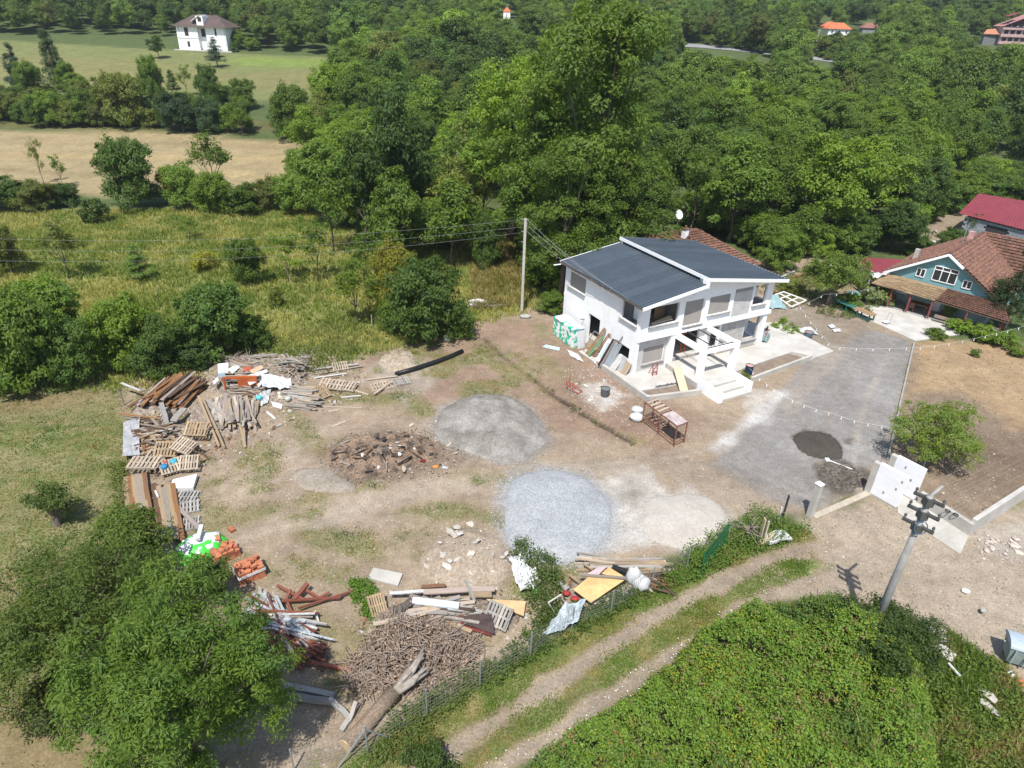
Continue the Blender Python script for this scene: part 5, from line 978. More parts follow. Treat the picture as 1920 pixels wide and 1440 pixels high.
# teal gabled house with veranda
TX, TY, TA = 34.88, 61.8, RAD(-45)
teal = empty('teal_house', (TX, TY, 0), TA, 'teal gabled house with clay tiled roof and an open veranda', 'house')
def TW(x, y, z=0.0):
    c, s = math.cos(TA), math.sin(TA); return np.array([TX + x * c - y * s, TY + x * s + y * c, z])
TEAL = M('teal_paint', (0.175, 0.34, 0.355), .85, (0.145, 0.29, 0.305), 1.2, fine=.05)
def teal_house():
    m = MB(); y0 = 2.7; poly = [(.25, 2.3), (9.3, 2.3), (9.3, 2.45), (4.7, 5.35), (.25, 2.6)]; n = len(poly)
    m.add([(a, y0, b) for a, b in poly] + [(a, y0 + .25, b) for a, b in poly], [tuple(range(n)), tuple(range(2 * n - 1, n - 1, -1))] + [(i, n + i, n + (i + 1) % n, (i + 1) % n) for i in range(n)])
    m.build('gable_wall', TEAL, teal)
    m = MB(); m.box(.3, 9.3, 2.7, 2.95, 0, 2.298); m.box(.3, .55, 2.96, 13, 0, 2.5); m.box(9.05, 9.3, 2.96, 9, 0, 2.4); m.build('wall', M('pale_green_wall', (0.34, 0.42, 0.40), .9), teal)
    def window(x0, x1, z0, z1, cols, top=False):
        w = empty('window', (0, 0, 0)); w.parent = teal; f = MB(); y = 2.62; t = .07; xs = [x0 + (x1 - x0) * k / cols for k in range(cols + 1)]
        for x in xs: f.box(x - t / 2, x + t / 2, y, y + .075, z0, z1)
        for z in ([z0, z1] + ([z1 - .34] if top else [])):
            for a, b in zip(xs[:-1], xs[1:]): f.box(a + t / 2, b - t / 2, y, y + .075, z - t / 2, z + t / 2)
        f.build('frame', PVC, w)
        for a, b in zip(xs[:-1], xs[1:]):
            g = MB(); g.box(a + t / 2, b - t / 2, y + .05, y + .076, z0 + .03, z1 - .03); g.build('pane', GLASS, w)
    window(3.9, 5.88, 2.92, 4.3, 3, True); window(2.5, 3.22, 2.92, 3.7, 2); window(6.5, 7.2, 2.88, 3.62, 2)
    m = MB(); m.beam((-.25, 2.28, 2.50), (4.72, 2.28, 5.62), .09, .22); m.beam((4.70, 2.28, 5.62), (6.2, 2.28, 4.68), .09, .22); m.build('bargeboard', PVC, teal)
    m = MB(); m.beam((6.2, 2.28, 4.66), (9.9, 2.28, 2.32), .08, .16); m.build('bargeboard', M('dark_board', (0.07, 0.06, 0.05)), teal)
    m = MB(); m.slab([(-.2, 2.3, 2.52), (4.7, 2.3, 5.58), (4.7, 13.5, 5.58), (-.2, 13.5, 2.52)], .1); m.slab([(4.7, 2.3, 5.58), (9.85, 2.3, 2.35), (9.85, 13.5, 2.35), (4.7, 13.5, 5.58)], .1); m.build('roof_deck', TEAL, teal)
    tiles(teal, (-.3, 2.35, 2.50), (-.3, 13.5, 2.50), (4.7, 13.5, 5.66), (4.7, 2.35, 5.66)); tiles(teal, (9.95, 2.35, 2.34), (9.95, 10.2, 2.34), (4.7, 13.5, 5.66), (4.7, 2.35, 5.66)); ridge(teal, (4.7, 2.3, 5.70), (4.7, 13.5, 5.70))
    tiles(teal, (9.95, 10.2, 2.36), (17, 10.2, 2.36), (17, 13.5, 5.66), (4.72, 13.5, 5.66)); ridge(teal, (4.7, 13.5, 5.7), (17, 13.5, 5.7)); ridge(teal, (9.95, 10.2, 2.42), (4.72, 13.5, 5.7), .1)
    m = MB(); m.box(9.3, 16.5, 10.6, 10.85, 0, 2.36); m.build('wing_wall', TEAL, teal)
    m = MB(); m.box(4.3, 4.75, 9.1, 9.5, 5.4, 6.5); m.build('chimney', M('pink_render', (0.55, 0.33, 0.30), .9), teal)
    m = MB(); m.tube([(3.95, 9.3, 5.2), (4.0, 9.3, 7.2)], .05, 7); m.build('flue_pipe', STEELG, teal)
    m = MB(); m.box(.95, 1.35, 6.0, 6.35, 3.0, 4.5); m.build('concrete_flue', CONC, teal)
    m = MB(); m.box(8.9, 9.9, 12.0, 12.6, 5.2, 5.9); m.build('brick_chimney', M('pink_render2', (0.50, 0.28, 0.24), .9, (.3, .15, .12), 4), teal)
    # veranda: posts, thatch half, tiled half
    red = M('dark_red_post', (0.24, 0.06, 0.06), .7, (0.16, 0.05, 0.05), 3)
    for x, y in ((0, 0), (1.69, -.12), (3.38, -.22), (5.3, -.3), (8.2, -.3), (10.9, -.1)):
        m = MB(); m.box(x - .07, x + .07, y - .07, y + .07, 0, 2.0); m.build('post', red, teal); m = MB(); m.box(x - .11, x + .11, y - .11, y + .11, .07, .2); m.build('post_foot', CONCW, teal)
    m = MB(); m.beam((-.2, 0, 2.04), (11.2, -.15, 1.92), .1, .12); m.build('veranda_beam', M('brown_beam', (0.14, 0.09, 0.06)), teal)
    m = MB(); m.slab([(-.25, -.45, 2.12), (5.45, -.45, 2.08), (5.5, 2.66, 2.46), (.1, 2.66, 2.48)], .07); r = random.Random(4)
    for k in range(95):
        x = r.uniform(-.2, 5.2); y = r.uniform(-.4, 2.2); L = r.uniform(.6, 1.8); m.beam((x, y, 2.13 + (y + .45) * .115), (min(x + L, 5.55), y + r.uniform(-.12, .12), 2.14 + (y + .45) * .115), .09, .03)
    o = m.build('thatch', M('reed_thatch', (0.33, 0.24, 0.14), .95, (0.20, 0.135, 0.08), 1.6, stretch=(1, 6, 6), fine=.3, bscale=14, bump=.4), teal)
    tiles(teal, (5.45, -.45, 2.06), (11.4, -.45, 1.86), (10.0, 2.66, 2.40), (5.5, 2.66, 2.44), .34, .24); m = MB(); m.slab([(5.45, -.45, 2.02), (11.4, -.45, 1.82), (10.0, 2.66, 2.36), (5.5, 2.66, 2.40)], .05); m.build('veranda_deck', M('brown_beam2', (0.15, 0.10, 0.07)), teal)
    m = MB(); m.box(.0, 10.6, .05, 2.69, -.1, .1); m.build('veranda_floor', CONCG, teal)
    m = MB(); m.box(1.2, 2.3, 2.55, 2.69, .9, 1.9); m.box(4.6, 5.4, 2.55, 2.69, .1, 2.0); m.box(7.2, 8.4, 2.55, 2.69, .9, 1.9); m.build('veranda_window', PVC, teal)
    m = MB(); m.box(5.8, 8.0, -.35, -.2, .5, .75); m.build('veranda_rail', M('worn_plank_rail', (0.30, 0.22, 0.18), .9), teal)
teal_house()
def furniture():
    br = M('brown_varnish', (0.22, 0.11, 0.05), .5); t = empty('sofa', TW(1.0, 1.2, .1), TA, 'brown sofa in the left corner of the veranda', 'sofa')
    m = MB(); m.box(-.7, .7, -.3, .3, .1, .42); m.build('seat', br, t); m = MB(); m.box(-.7, .7, .3, .42, .1, .85); m.build('backrest', br, t)
    for s in (-1, 1): m = MB(); m.box(s * .72 - .08, s * .72 + .08, -.3, .42, .08, .6); m.build('armrest', br, t)
    t = empty('table', TW(4.0, 1.3, .1), TA, 'dark table under the veranda behind the third post', 'table'); m = MB(); m.box(-.8, .8, -.45, .45, .70, .76); m.build('tabletop', br, t)
    for a in (-.7, .7):
        for b in (-.38, .38): m = MB(); m.box(a - .04, a + .04, b - .04, b + .04, 0, .698); m.build('leg', br, t)
    ch = M('red_brown_chair', (0.20, 0.08, 0.06), .6); c0 = empty('chair', TW(3.6, .55, .1), TA, 'dark chair in front of the veranda table', 'chair')
    m = MB(); m.box(-.22, .22, -.22, .22, .42, .47); m.build('seat', ch, c0); m = MB(); m.box(-.22, .22, -.24, -.2, .47, .95); m.build('backrest', ch, c0)
    for a in (-.19, .19):
        for b in (-.19, .19): m = MB(); m.box(a - .02, a + .02, b - .02, b + .02, 0, .418); m.build('leg', ch, c0)
    # small push cart on the patio
    c = empty('hand_cart', P(1661, 606, .07), .6, 'small white hand cart standing on the pale patio', 'cart'); m = MB(); m.box(-.3, .3, -.2, .2, .12, .17); m.build('deck', PVC, c); m = MB()
    for s in (-.18, .18): m.tube([(.28, s, .17), (.38, s, .9)], .02, 6)
    m.beam((.38, -.18, .9), (.38, .18, .9), .035, .035); m.build('handle', STEELG, c)
    for a in (-.22, .22):
        for b in (-.2, .2): m = MB(); m.tube([(a, b - .03, .06), (a, b + .03, .06)], .06, 9); m.build('wheel', BLACK, c)
furniture()
# red lean-to roofs, shed, tiled house behind
REDS = M('red_sheet', (0.225, 0.038, 0.047), .5, (0.185, 0.033, 0.04), 1.0, fine=.06, spec=.4)
def red_shed():
    e0, e1, r1, r0 = P(1797, 400, 2.8), P(1990, 449, 2.8), P(1990, 388, 4.4), P(1835, 363, 4.4)
    sh = empty('red_roofed_shed', (float(e0[0]), float(e0[1]), 0), 0, 'grey block shed with a red corrugated roof at the right edge', 'shed'); O = Vector(sh.location)
    E = [Vector(map(float, q)) - O for q in (e0, e1, r1, r0)]; n = 34; m = MB(); vs = []
    for a, b in ((E[0], E[1]), (E[3], E[2])):
        for i in range(n * 2 + 1): vs.append(a.lerp(b, i / (2 * n)) + Vector((0, 0, .05 if i % 2 else 0)))
    k = 2 * n + 1; m.add(vs, [(i, i + 1, k + i + 1, k + i) for i in range(k - 1)]); m.build('roof_sheet', REDS, sh)
    back = [E[3], E[2], E[2] + (E[2] - E[1]) * .6 + Vector((0, 0, -2.4)), E[3] + (E[3] - E[0]) * .6 + Vector((0, 0, -2.4))]; m = MB(); m.slab([q - Vector((0, 0, .03)) for q in back], .05); m.build('roof_sheet', REDS, sh)
    d = (E[1] - E[0]).normalized(); inw = Vector((0, 0, 1)).cross(d); m = MB(); a = E[0] + d * .9 + inw * .35; b = E[1] + inw * .35
    r = random.Random(2); Lw = (b - a).length; z = 0; blk = M('shed_block', (0.30, 0.33, 0.36), .9, (0.24, 0.27, 0.30), 2, rnd=.12)
    nb = int(Lw / .5); brick = unit_box_mesh('block', blk, .0)
    for row in range(9):
        for c in range(nb):
            t = (c + .5 + (.5 if row % 2 else 0)) / nb
            if t > .98 or (row in (5, 6, 7) and .24 < t < .5): continue
            p = a.lerp(b, t); o = put('block', brick, sh); place_beam(o, p - d * .243 + Vector((0, 0, .14 + row * .29 - p.z)), p + d * .243 + Vector((0, 0, .14 + row * .29 - p.z)), .2, .282)
    m = MB(); m.beam((*(a + inw * .02)[:2], 1.25), (*(b + inw * .02)[:2], 1.25), .1, 2.5); m.build('wall', M('shed_dark', (0.05, 0.055, 0.06)), sh)
    m = MB(); m.beam((*a[:2], 1.25), (*(a + inw * 3)[:2], 1.25), .2, 2.5); m.build('wall', blk, sh)
red_shed()
def shed_post():
    b = P(1897, 445); m = MB(); m.box(-.14, .14, -.14, .14, 0, 3.2); o = m.build('concrete_post', CONC); o.location = b; tag(o, 'short concrete post in front of the red roofed shed', 'post')
shed_post()
def lean_to():
    L = empty('lean_to_shed', P(1640, 530), 0, 'lean to shed with red sheet roof left of the teal house', 'shed'); O = Vector(L.location)
    q = [Vector(map(float, p)) - O for p in (P(1608, 482, 2.6), P(1632, 520, 2.2), P(1705, 505, 2.4), P(1690, 487, 2.8))]
    m = MB(); n = 14; vs = []
    for a, b in ((q[0], q[3]), (q[1], q[2])):
        for i in range(2 * n + 1): vs.append(a.lerp(b, i / (2 * n)) + Vector((0, 0, .05 if i % 2 else 0)))
    k = 2 * n + 1; m.add(vs, [(i, i + 1, k + i + 1, k + i) for i in range(k - 1)]); m.build('roof_sheet', REDS, L)
    m = MB()
    for p in q: m = MB(); m.beam((*p[:2], 0), (*p[:2], p.z - .05), .12, .12); m.build('post', CONC, L)
    m = MB(); m.beam((*(q[1] + Vector((.1, .4, 0)))[:2], 1.05), (*(q[2] + Vector((0, .3, 0)))[:2], 1.05), .1, 2.1); m.build('wall', M('blue_grey_boards', (0.16, 0.20, 0.24)), L)
lean_to()
def tiled_house():
    t = empty('tiled_house', (*HW(18.5, 15.5)[:2], 0), HA, 'low old house with a hipped clay tile roof behind the white house', 'house'); m = MB()
    x0, x1, y0, y1 = -3.7, 3.9, -6.2, 6.2; z0, z1 = 2.8, 5.0; a, b = (-.5, 0, z1), (.8, .2, z1)
    m.box(x0 + .5, x1 - .5, y0 + .5, y1 - .5, 0, 2.78); m.build('wall', M('old_render', (0.40, 0.36, 0.30), .9), t)
    tiles(t, (x0, y0, z0), (x1, y0, z0), b, a); tiles(t, (x1, y0, z0), (x1, y1, z0), b, b); tiles(t, (x1, y1, z0), (x0, y1, z0), a, b); tiles(t, (x0, y1, z0), (x0, y0, z0), a, a)
    ridge(t, a, b); 
    for p, q in (((x0, y0, z0 + .05), a), ((x1, y0, z0 + .05), b), ((x1, y1, z0 + .05), b), ((x0, y1, z0 + .05), a)): ridge(t, p, q, .11)
    m = MB(); m.box(-1.5, -1.0, -.6, -.1, 4.0, 5.4); m.build('chimney', WHITE, t); m = MB(); m.box(-1.56, -.94, -.66, -.04, 5.4, 5.5); m.tube([(-1.25, -.35, 5.5), (-1.25, -.35, 5.75)], .1, 8); m.build('chimney_cap', TILE, t)
tiled_house()
def dish():
    b = P(1301, 440); b[2] = 0; b = HW(19.6, 19.0); h = up_to(b, 1302, 405); t = empty('satellite_dish', b, .3, 'white satellite dish on a pole above the tiled roof', 'satellite dish'); m = MB(); m.tube([(0, 0, 0), (0, 0, h)], .035, 7); m.build('pole', STEELG, t)
    m = MB(); vs = [(0, .12, 0)]; n = 18
    for k in (1, 2, 3):
        for i in range(n): a = 6.283 * i / n; rr = .48 * k / 3; vs.append((math.cos(a) * rr, .12 - .16 * (k / 3) ** 2, math.sin(a) * rr * 1.05))
    fs = [(0, 1 + i, 1 + (i + 1) % n) for i in range(n)]
    for k in (0, 1): fs += [(1 + k * n + i, 1 + (k + 1) * n + i, 1 + (k + 1) * n + (i + 1) % n, 1 + k * n + (i + 1) % n) for i in range(n)]
    m.add(vs, fs); o = m.build('dish', PVC, t, True); o.location = (0, 0, h); o.rotation_euler = (RAD(-25), 0, RAD(15))
    m = MB(); m.tube([(0, 0, h - .4), (0, -.4, h - .15)], .015, 5); m.box(-.04, .04, -.46, -.38, h - .2, h - .1); m.build('feed_arm', STEELG, t)
dish()
# ------------------------------------------------------------------ far houses
def hip_house(name, px, py, wpx, hpx, rpx, wallm, roofm, label, depth=.6, rz=0.0, nwin=3, floors=2, chim=False):
    b = P(px, py); s = mpp(b); w = wpx * s; h = hpx * s * 1.02; rh = rpx * s * 1.15; d = w * depth
    t = empty(name, b, rz, label, 'house'); m = MB(); m.box(-w / 2, w / 2, 0, d, -.5, h); m.build('wall', wallm, t)
    o = .06 * w; a, c = (-w / 2 + d / 2, d / 2, h + rh), (w / 2 - d / 2, d / 2, h + rh)
    m = MB(); E = [(-w / 2 - o, -o, h), (w / 2 + o, -o, h), (w / 2 + o, d + o, h), (-w / 2 - o, d + o, h)]
    m.add(E + [a, c], [(0, 1, 5, 4), (1, 2, 5), (2, 3, 4, 5), (3, 0, 4), (3, 2, 1, 0)]); m.build('roof', roofm, t)
    fh = h / floors
    for f in range(floors):
        for k in range(nwin):
            x = -w / 2 + w * (k + .5) / nwin; win = MB(); win.box(x - w * .045, x + w * .045, -.06, .0 - .002, fh * f + fh * .3, fh * f + fh * .78); wo = win.build('window', PVC, t); g = MB(); g.box(x - w * .035, x + w * .035, -.09, -.062, fh * f + fh * .34, fh * f + fh * .74); g.build('pane', GLASS, wo)
    return t, w, h, d, rh
BROWNR = M('brown_shingle', (0.105, 0.075, 0.065), .9, (0.085, 0.06, 0.055), .5, fine=.1)
ORANGE = M('orange_tile', (0.55, 0.16, 0.07), .9, (0.45, 0.12, 0.06), .5); OLDR = M('faded_tile', (0.26, 0.13, 0.10), .9)
def villa():
    b = P(384, 95); s = mpp(b); S = s * 104 / 15.5; t = empty('villa', b, RAD(-4), 'white two storey villa with a brown hipped roof on the far green field', 'house')
    def bx(n, mat, *a): m = MB(); m.box(*[q * S for q in a]); return m.build(n, mat, t)
    bx('wall', WHITE, -7.2, -1.2, 0, 8, -.5, 6.0); bx('wall', WHITE, -1.2, 1.0, 1.2, 8, -.5, 6.0); bx('wall', WHITE, 1.0, 6.6, 0.3, 8, -.5, 6.0); bx('plinth', CONCW, -8.2, 8.4, -1.5, 0, -.4, .12); bx('string_course', CONC, -7.25, -1.15, -.06, -.002, 2.9, 3.05)
    m = MB(); E = [(-8.0, -.8, 5.9), (7.6, -.8, 5.9), (7.6, 8.8, 5.9), (-8, 8.8, 5.9)]; a, c = (-3.6, 4, 8.7), (3.4, 4, 8.7)
    m.add([tuple(q * S for q in p) for p in E + [a, c]], [(0, 1, 5, 4), (1, 2, 5), (2, 3, 4, 5), (3, 0, 4), (3, 2, 1, 0)]); m.build('roof', BROWNR, t)
    bx('dormer', WHITE, -.9, 1.0, -.2, 4, 5.95, 8.5); m = MB(); m.slab([tuple(q * S for q in p) for p in ((-2.6, -.1, 7.2), (.2, -.6, 8.8), (.2, 4, 8.8), (-2.6, 4, 7.2))], .12 * S); m.build('dormer_roof', WHITE, t)
    for x0, x1, y, z0, z1 in ((-4.9, -3.8, 0, 3.6, 5.6), (3.6, 4.1, .3, 3.8, 5.6), (-.7, .5, 1.2, 3.4, 5.4), (-.4, .6, -.2, 7.2, 8.2), (-4.6, -3.9, 0, .9, 2.2)):
        w = bx('window', PVC, x0 - .06, x1 + .06, y - .05, y - .002, z0 - .06, z1 + .06); m = MB(); m.box(x0 * S, x1 * S, (y - .08) * S, (y - .052) * S, z0 * S, z1 * S); m.build('pane', M('brown_glass', (0.06, 0.04, 0.035), .2), w)
    bx('corner_band', CONC, -6.5, -6.4, -.05, -.002, 0, 5.9); bx('drain_pipe', CONC, 6.3, 6.4, .2, .298, 0, 5.9)
villa()
hip_house('farmhouse', 1572, 66, 42, 10, 9, WHITE, ORANGE, 'far white farmhouse with an orange tiled roof above the road', .5, .1, 3, 1)
hip_house('farmhouse', 1557, 58, 26, 7, 7, WHITE, ORANGE, 'small orange roofed wing behind the far farmhouse', .6, .1, 2, 1)
hip_house('farmhouse', 1632, 62, 32, 8, 8, M('grey_wall_far', (0.30, 0.30, 0.32)), OLDR, 'far low house with a faded brown roof right of the orange roof', .5, .05, 2, 1)
hip_house('farmhouse', 950, 36, 13, 12, 6, WHITE, ORANGE, 'tiny far white house with a red roof at the picture top', .7, 0, 1, 1)
hip_house('farmhouse', 1645, 92, 18, 5, 5, M('grey_wall_far2', (0.35, 0.3, 0.28)), OLDR, 'small far shed with pinkish roof among the trees', .6, .1, 1, 1)
def pink_house():
    b = P(1905, 88); s = mpp(b); t = empty('apartment_house', b, RAD(-6), 'far pink three storey house with balconies at the right picture edge', 'house'); pk = M('pink_wall', (0.56, 0.38, 0.36), .9)
    m = MB(); m.box(-32 * s, 60 * s, 3 * s, 34 * s, -1, 34 * s); m.build('wall', M('pale_pink', (0.60, 0.50, 0.50), .9), t)
    for k in range(3): m = MB(); m.box(-34 * s, 62 * s, -1 * s, 3 * s, (4 + 12 * k) * s, (8.5 + 12 * k) * s); m.build('balcony', pk, t)
    for k in range(3):
        for j in range(6): m = MB(); m.box((-28 + 11 * j) * s, (-21 + 11 * j) * s, 2.6 * s, 2.98 * s, (9 + 12 * k) * s, (14.5 + 12 * k) * s); m.build('window', GLASS, t)
    m = MB(); m.add([(-36 * s, -2 * s, 33 * s), (12 * s, -3 * s, 54 * s), (62 * s, -2 * s, 33 * s), (-36 * s, 36 * s, 33 * s), (12 * s, 36 * s, 54 * s), (62 * s, 36 * s, 33 * s)], [(0, 1, 4, 3), (1, 2, 5, 4), (0, 3, 5, 2), (3, 4, 5)]); m.build('roof', M('pink_tile', (0.40, 0.20, 0.19), .9), t)
    m = MB(); m.slab([(-30 * s, 2 * s, 50 * s), (-12 * s, 2 * s, 56 * s), (-12 * s, 20 * s, 56 * s), (-30 * s, 20 * s, 50 * s)], s); m.build('dormer_roof', REDS, t)
    m = MB(); m.slab([(-62 * s, 6 * s, 20 * s), (-34 * s, 4 * s, 20 * s), (-34 * s, 24 * s, 29 * s), (-50 * s, 24 * s, 27 * s)], s); m.build('annex_roof', M('annex_tile', (0.45, 0.20, 0.12), .9), t)
    m = MB(); m.box(-58 * s, -36 * s, 8 * s, 22 * s, -1, 19 * s); m.build('annex_wall', M('annex_grey', (0.2, 0.2, 0.2)), t)
pink_house()
def far_road():
    pts = [P(x, y) for x, y in ((1250, 84), (1300, 86), (1360, 91), (1420, 98), (1480, 104), (1550, 113), (1620, 124), (1700, 135))]; m = MB(); w = 4.2
    for a, b in zip(pts[:-1], pts[1:]):
        c = []
        for p, sg in ((a, -1), (b, -1), (b, 1), (a, 1)):
            y = p[1] + sg * w; c.append((p[0], y, float(tz(p[0], y)) + .12))
        m.add(c, [(0, 1, 2, 3)])
    tag(m.build('road', M('asphalt', (0.26, 0.26, 0.265), .9, (0.22, 0.22, 0.225), .3)), 'far asphalt road crossing the wooded slope', kind='structure')
    for x, y, h in ((1389, 82, 22), (1390, 60, 18), (1530, 84, 26), (1675, 110, 16)):
        b = P(x, y); m = MB(); m.tube([(0, 0, 0), (0, 0, h * mpp(b))], .14, 6); m.box(-.8, .8, -.05, .05, h * mpp(b) - .4, h * mpp(b) - .25); o = m.build('power_pole', CONC); o.location = b; tag(o, f'far pale power pole {"by the road" if y > 70 else "above the road"} near {"the orange roof" if x > 1500 else "the tall ashes"}' if x < 1600 else 'far pale pole beside the silvery willow', 'power pole')
far_road()
# ================================================================== gate walls, poles, wires
def walls():
    A = np.array([21.0, 31.55]); B = np.array([22.08, 29.98]); d = (B - A) / np.linalg.norm(B - A); n = np.array([-d[1], d[0]])
    ang = math.atan2(d[1], d[0])
    for (o, lab, L) in ((A, 'nearer gate wall: grey concrete pillar with a white foam clad panel', 1.9), (np.array([22.35, 32.35]), 'farther gate wall with white foam clad panel in front of the fruit tree', 1.95)):
        t = empty('gate_wall', (*o, 0), ang, lab, 'wall')
        m = MB(); m.box(0, .34, -.14, .16, 0, 2.12); m.build('pillar', CONC, t)
        fo = M('white_foam', (0.80, 0.80, 0.81), .8, (0.75, 0.75, 0.76), 1, fine=.03)
        for k in range(4): m = MB(); m.box(.346, L, -.12, .14, .12 + k * .52, .12 + (k + 1) * .52 - .006); m.build('foam_board', fo, t)
        m = MB(); m.box(.345, L, -.11, .12, 0, .118); m.build('footing', CONC, t)
        m = MB(); r = random.Random(len(lab))
        for k in range(3): x = .9 + r.uniform(0, .8); z = .5 + k * .6; m.box(x, x + .1, -.124, -.121, z, z + .17)
        m.build('mortar_dab', CONCG, t)
    # low wall and floor slab
    c0, c1, c2, c3 = np.array([23.62, 30.62]), np.array([24.95, 28.0]), np.array([30.2, 31.4]), np.array([36, 35.2])
    def lw(p, q, h, label, mat=CONC):
        m = MB(); m.beam((*p, h / 2), (*q, h / 2), .24, h); return tag(m.build('low_wall', mat), label, 'wall')
    lw(c0, c1 + (c1 - c0) / np.linalg.norm(c1 - c0) * .118, .78, 'low grey concrete wall between the farther gate wall and the corner', CONC)
    lw(c1 + (c2 - c1) / np.linalg.norm(c2 - c1) * .124, c3, .98, 'long low concrete wall along the lane side of the garden bed', CONCW)
    pad('forecourt', [(22.15, 30.0), (21.95, 29.6), (23.62, 26.35), (24.95, 27.85), (23.6, 30.6), (23.0, 31.4)], .06, .2, CONC, 'pale concrete floor strip along the low wall')
    m = MB(); m.beam((16.95, 28.9, .0), (21.15, 31.32, .0), .36, .2); tag(m.build('threshold', M('sandy_screed', (0.46, 0.40, 0.315), .9)), 'sand coloured gate threshold between post and gate wall', 'threshold')
    t = empty('gate_post', (16.81, 29.05, 0), RAD(29), 'single square concrete gate post at the lane', 'post'); m = MB(); m.box(-.15, .15, -.15, .15, 0, 2.2); m.build('shaft', CONC, t); m = MB(); m.box(-.18, .18, -.18, .18, 2.2, 2.26); m.build('cap', WHITE, t)
    for x, y, lab in ((1777, 958, 'left dark ring on the low wall'), (1792, 965, 'right dark ring on the low wall')):
        p = P(x, y, .80); m = MB(); m.tube([(math.cos(a) * .11, math.sin(a) * .11, 0) for a in np.linspace(0, 6.283, 13)], .035, 6, False); o = m.build('rubber_ring', BLACK); o.location = p; tag(o, lab, 'ring')
walls()
def utility_pole():
    b = np.array([16.09, 20.36, 0]); t = empty('utility_pole', b, 0, 'tall round concrete utility pole with three steel crossarms by the lane', 'utility pole')
    m = MB(); m.tube([(0, 0, -.2), (0, 0, 8.35)], [.19, .115], 14); m.build('shaft', CONCG, t, True)
    dk = M('dark_crossarm', (0.10, 0.10, 0.095), .7); arm = RAD(-48); av = Vector((math.cos(arm), math.sin(arm), 0)); heads = []
    for k, (z, L) in enumerate(((8.2, .55), (7.55, .58), (6.9, .58))):
        m = MB(); m.beam(-av * L + Vector((0, 0, z)), av * L + Vector((0, 0, z)), .13, .11); ao = m.build('crossarm', M('sooty_arm', (0.085, 0.082, 0.078), .8, (0.05, 0.05, 0.048), 3), t)
        m = MB(); m.beam((0, 0, z - .28), (0, 0, z + .1), .34, .3); m.build('clamp', dk, t)
        for s in (-1, 1):
            p = av * s * (L - .06) + Vector((0, 0, z + .06)); m = MB(); m.tube([p, p + Vector((0, 0, .07)), p + Vector((0, 0, .09)), p + Vector((0, 0, .2))], [.02, .02, .06, .045], 8); m.build('insulator', dk, ao); heads.append(b + np.array(p) + np.array([0, 0, .2]))
    m = MB(); m.beam((0, 0, 8.3), (.75, .55, 8.42), .1, .08); m.build('lamp_arm', CONCG, t); m = MB(); m.tube([(math.cos(a) * .25, -.2 + math.sin(a) * .05, 6.95 + .28 * math.sin(a)) for a in np.linspace(0, 5.8, 16)], .02, 5); m.build('coiled_cable', M('blue_cable', (0.08, 0.13, 0.22), .5), t)
    return heads
heads = utility_pole()
CABLE = M('cable', (0.33, 0.33, 0.34), .6, fine=0)
def cable(p, q, sag, label, group=None, r=.012, mat=None, n=22, name='power_cable'):
    p = np.array(p, float); q = np.array(q, float); pts = []
    for i in range(n + 1):
        s = i / n; pts.append(p * (1 - s) + q * s - np.array([0, 0, sag * 4 * s * (1 - s)]))
    m = MB(); m.tube(pts, r, 5, False); return tag(m.build(name, mat or CABLE), label, 'cable', group)
for k, h in enumerate(heads): cable(h, h + np.array([34, 21, .3]), .9, 'thin power cable running from the round concrete pole over the garden bed', 'cables from the round concrete pole', .004, M('cable_pale', (0.32, 0.28, 0.24), .5, fine=0))
def pale_pole():
    b = P(978, 588); h = up_to(b, 985, 410); t = empty('power_pole', b, 0, 'slim pale concrete power pole at the far edge of the yard', 'power pole')
    m = MB(); m.beam((0, 0, -.2), (0, 0, h), .24, .22); m.build('shaft', CONC, t); m = MB(); m.beam((-.35, 0, h - .05), (.25, 0, h - .05), .07, .06); m.beam((-.3, 0, h - 1.1), (.0, 0, h - 1.1), .06, .06); m.beam((-.3, 0, h - 2.0), (.0, 0, h - 2.0), .06, .06); m.build('bracket', STEELG, t)
    for i, (dz, q, sg) in enumerate(((0, (-46, 52, 6.6), .9), (-.6, (-46, 50.5, 6.2), 1.0), (-1.1, (-46, 49, 5.8), 1.1))): cable(b + np.array([-.3, 0, h + dz - .1]), q, sg, ('upper', 'middle', 'lower')[i] + ' cable from the pale pole across the meadow', None, .006)
    for i, (dz, q) in enumerate(((0, HW(-.3, 3.2, 6.0)), (-.5, HW(-.35, 1.0, 5.95)), (-1.0, HW(-.35, 6.2, 5.95)))): cable(b + np.array([.2, 0, h + dz - .1]), q, .3, ('upper cable from the pale pole to the house eave', 'middle cable from the pale pole to the near end of the eave', 'lower cable from the pale pole to the far part of the eave')[i], None, .012)
    # old post and rail beside it
    b = P(940, 470); m = MB(); m.beam((0, 0, 0), (0, 0, 2.6), .1, .1); m.beam((-.2, 0, 2.5), (2.6, .2, 2.6), .08, .08); m.beam((2.2, .2, 0), (2.2, .2, 2.5), .08, .08); o = m.build('rail_frame', M('dark_pole', (0.07, 0.06, 0.05))); o.location = b; tag(o, 'dark rail frame in the dry grass left of the pale pole', 'frame')
pale_pole()
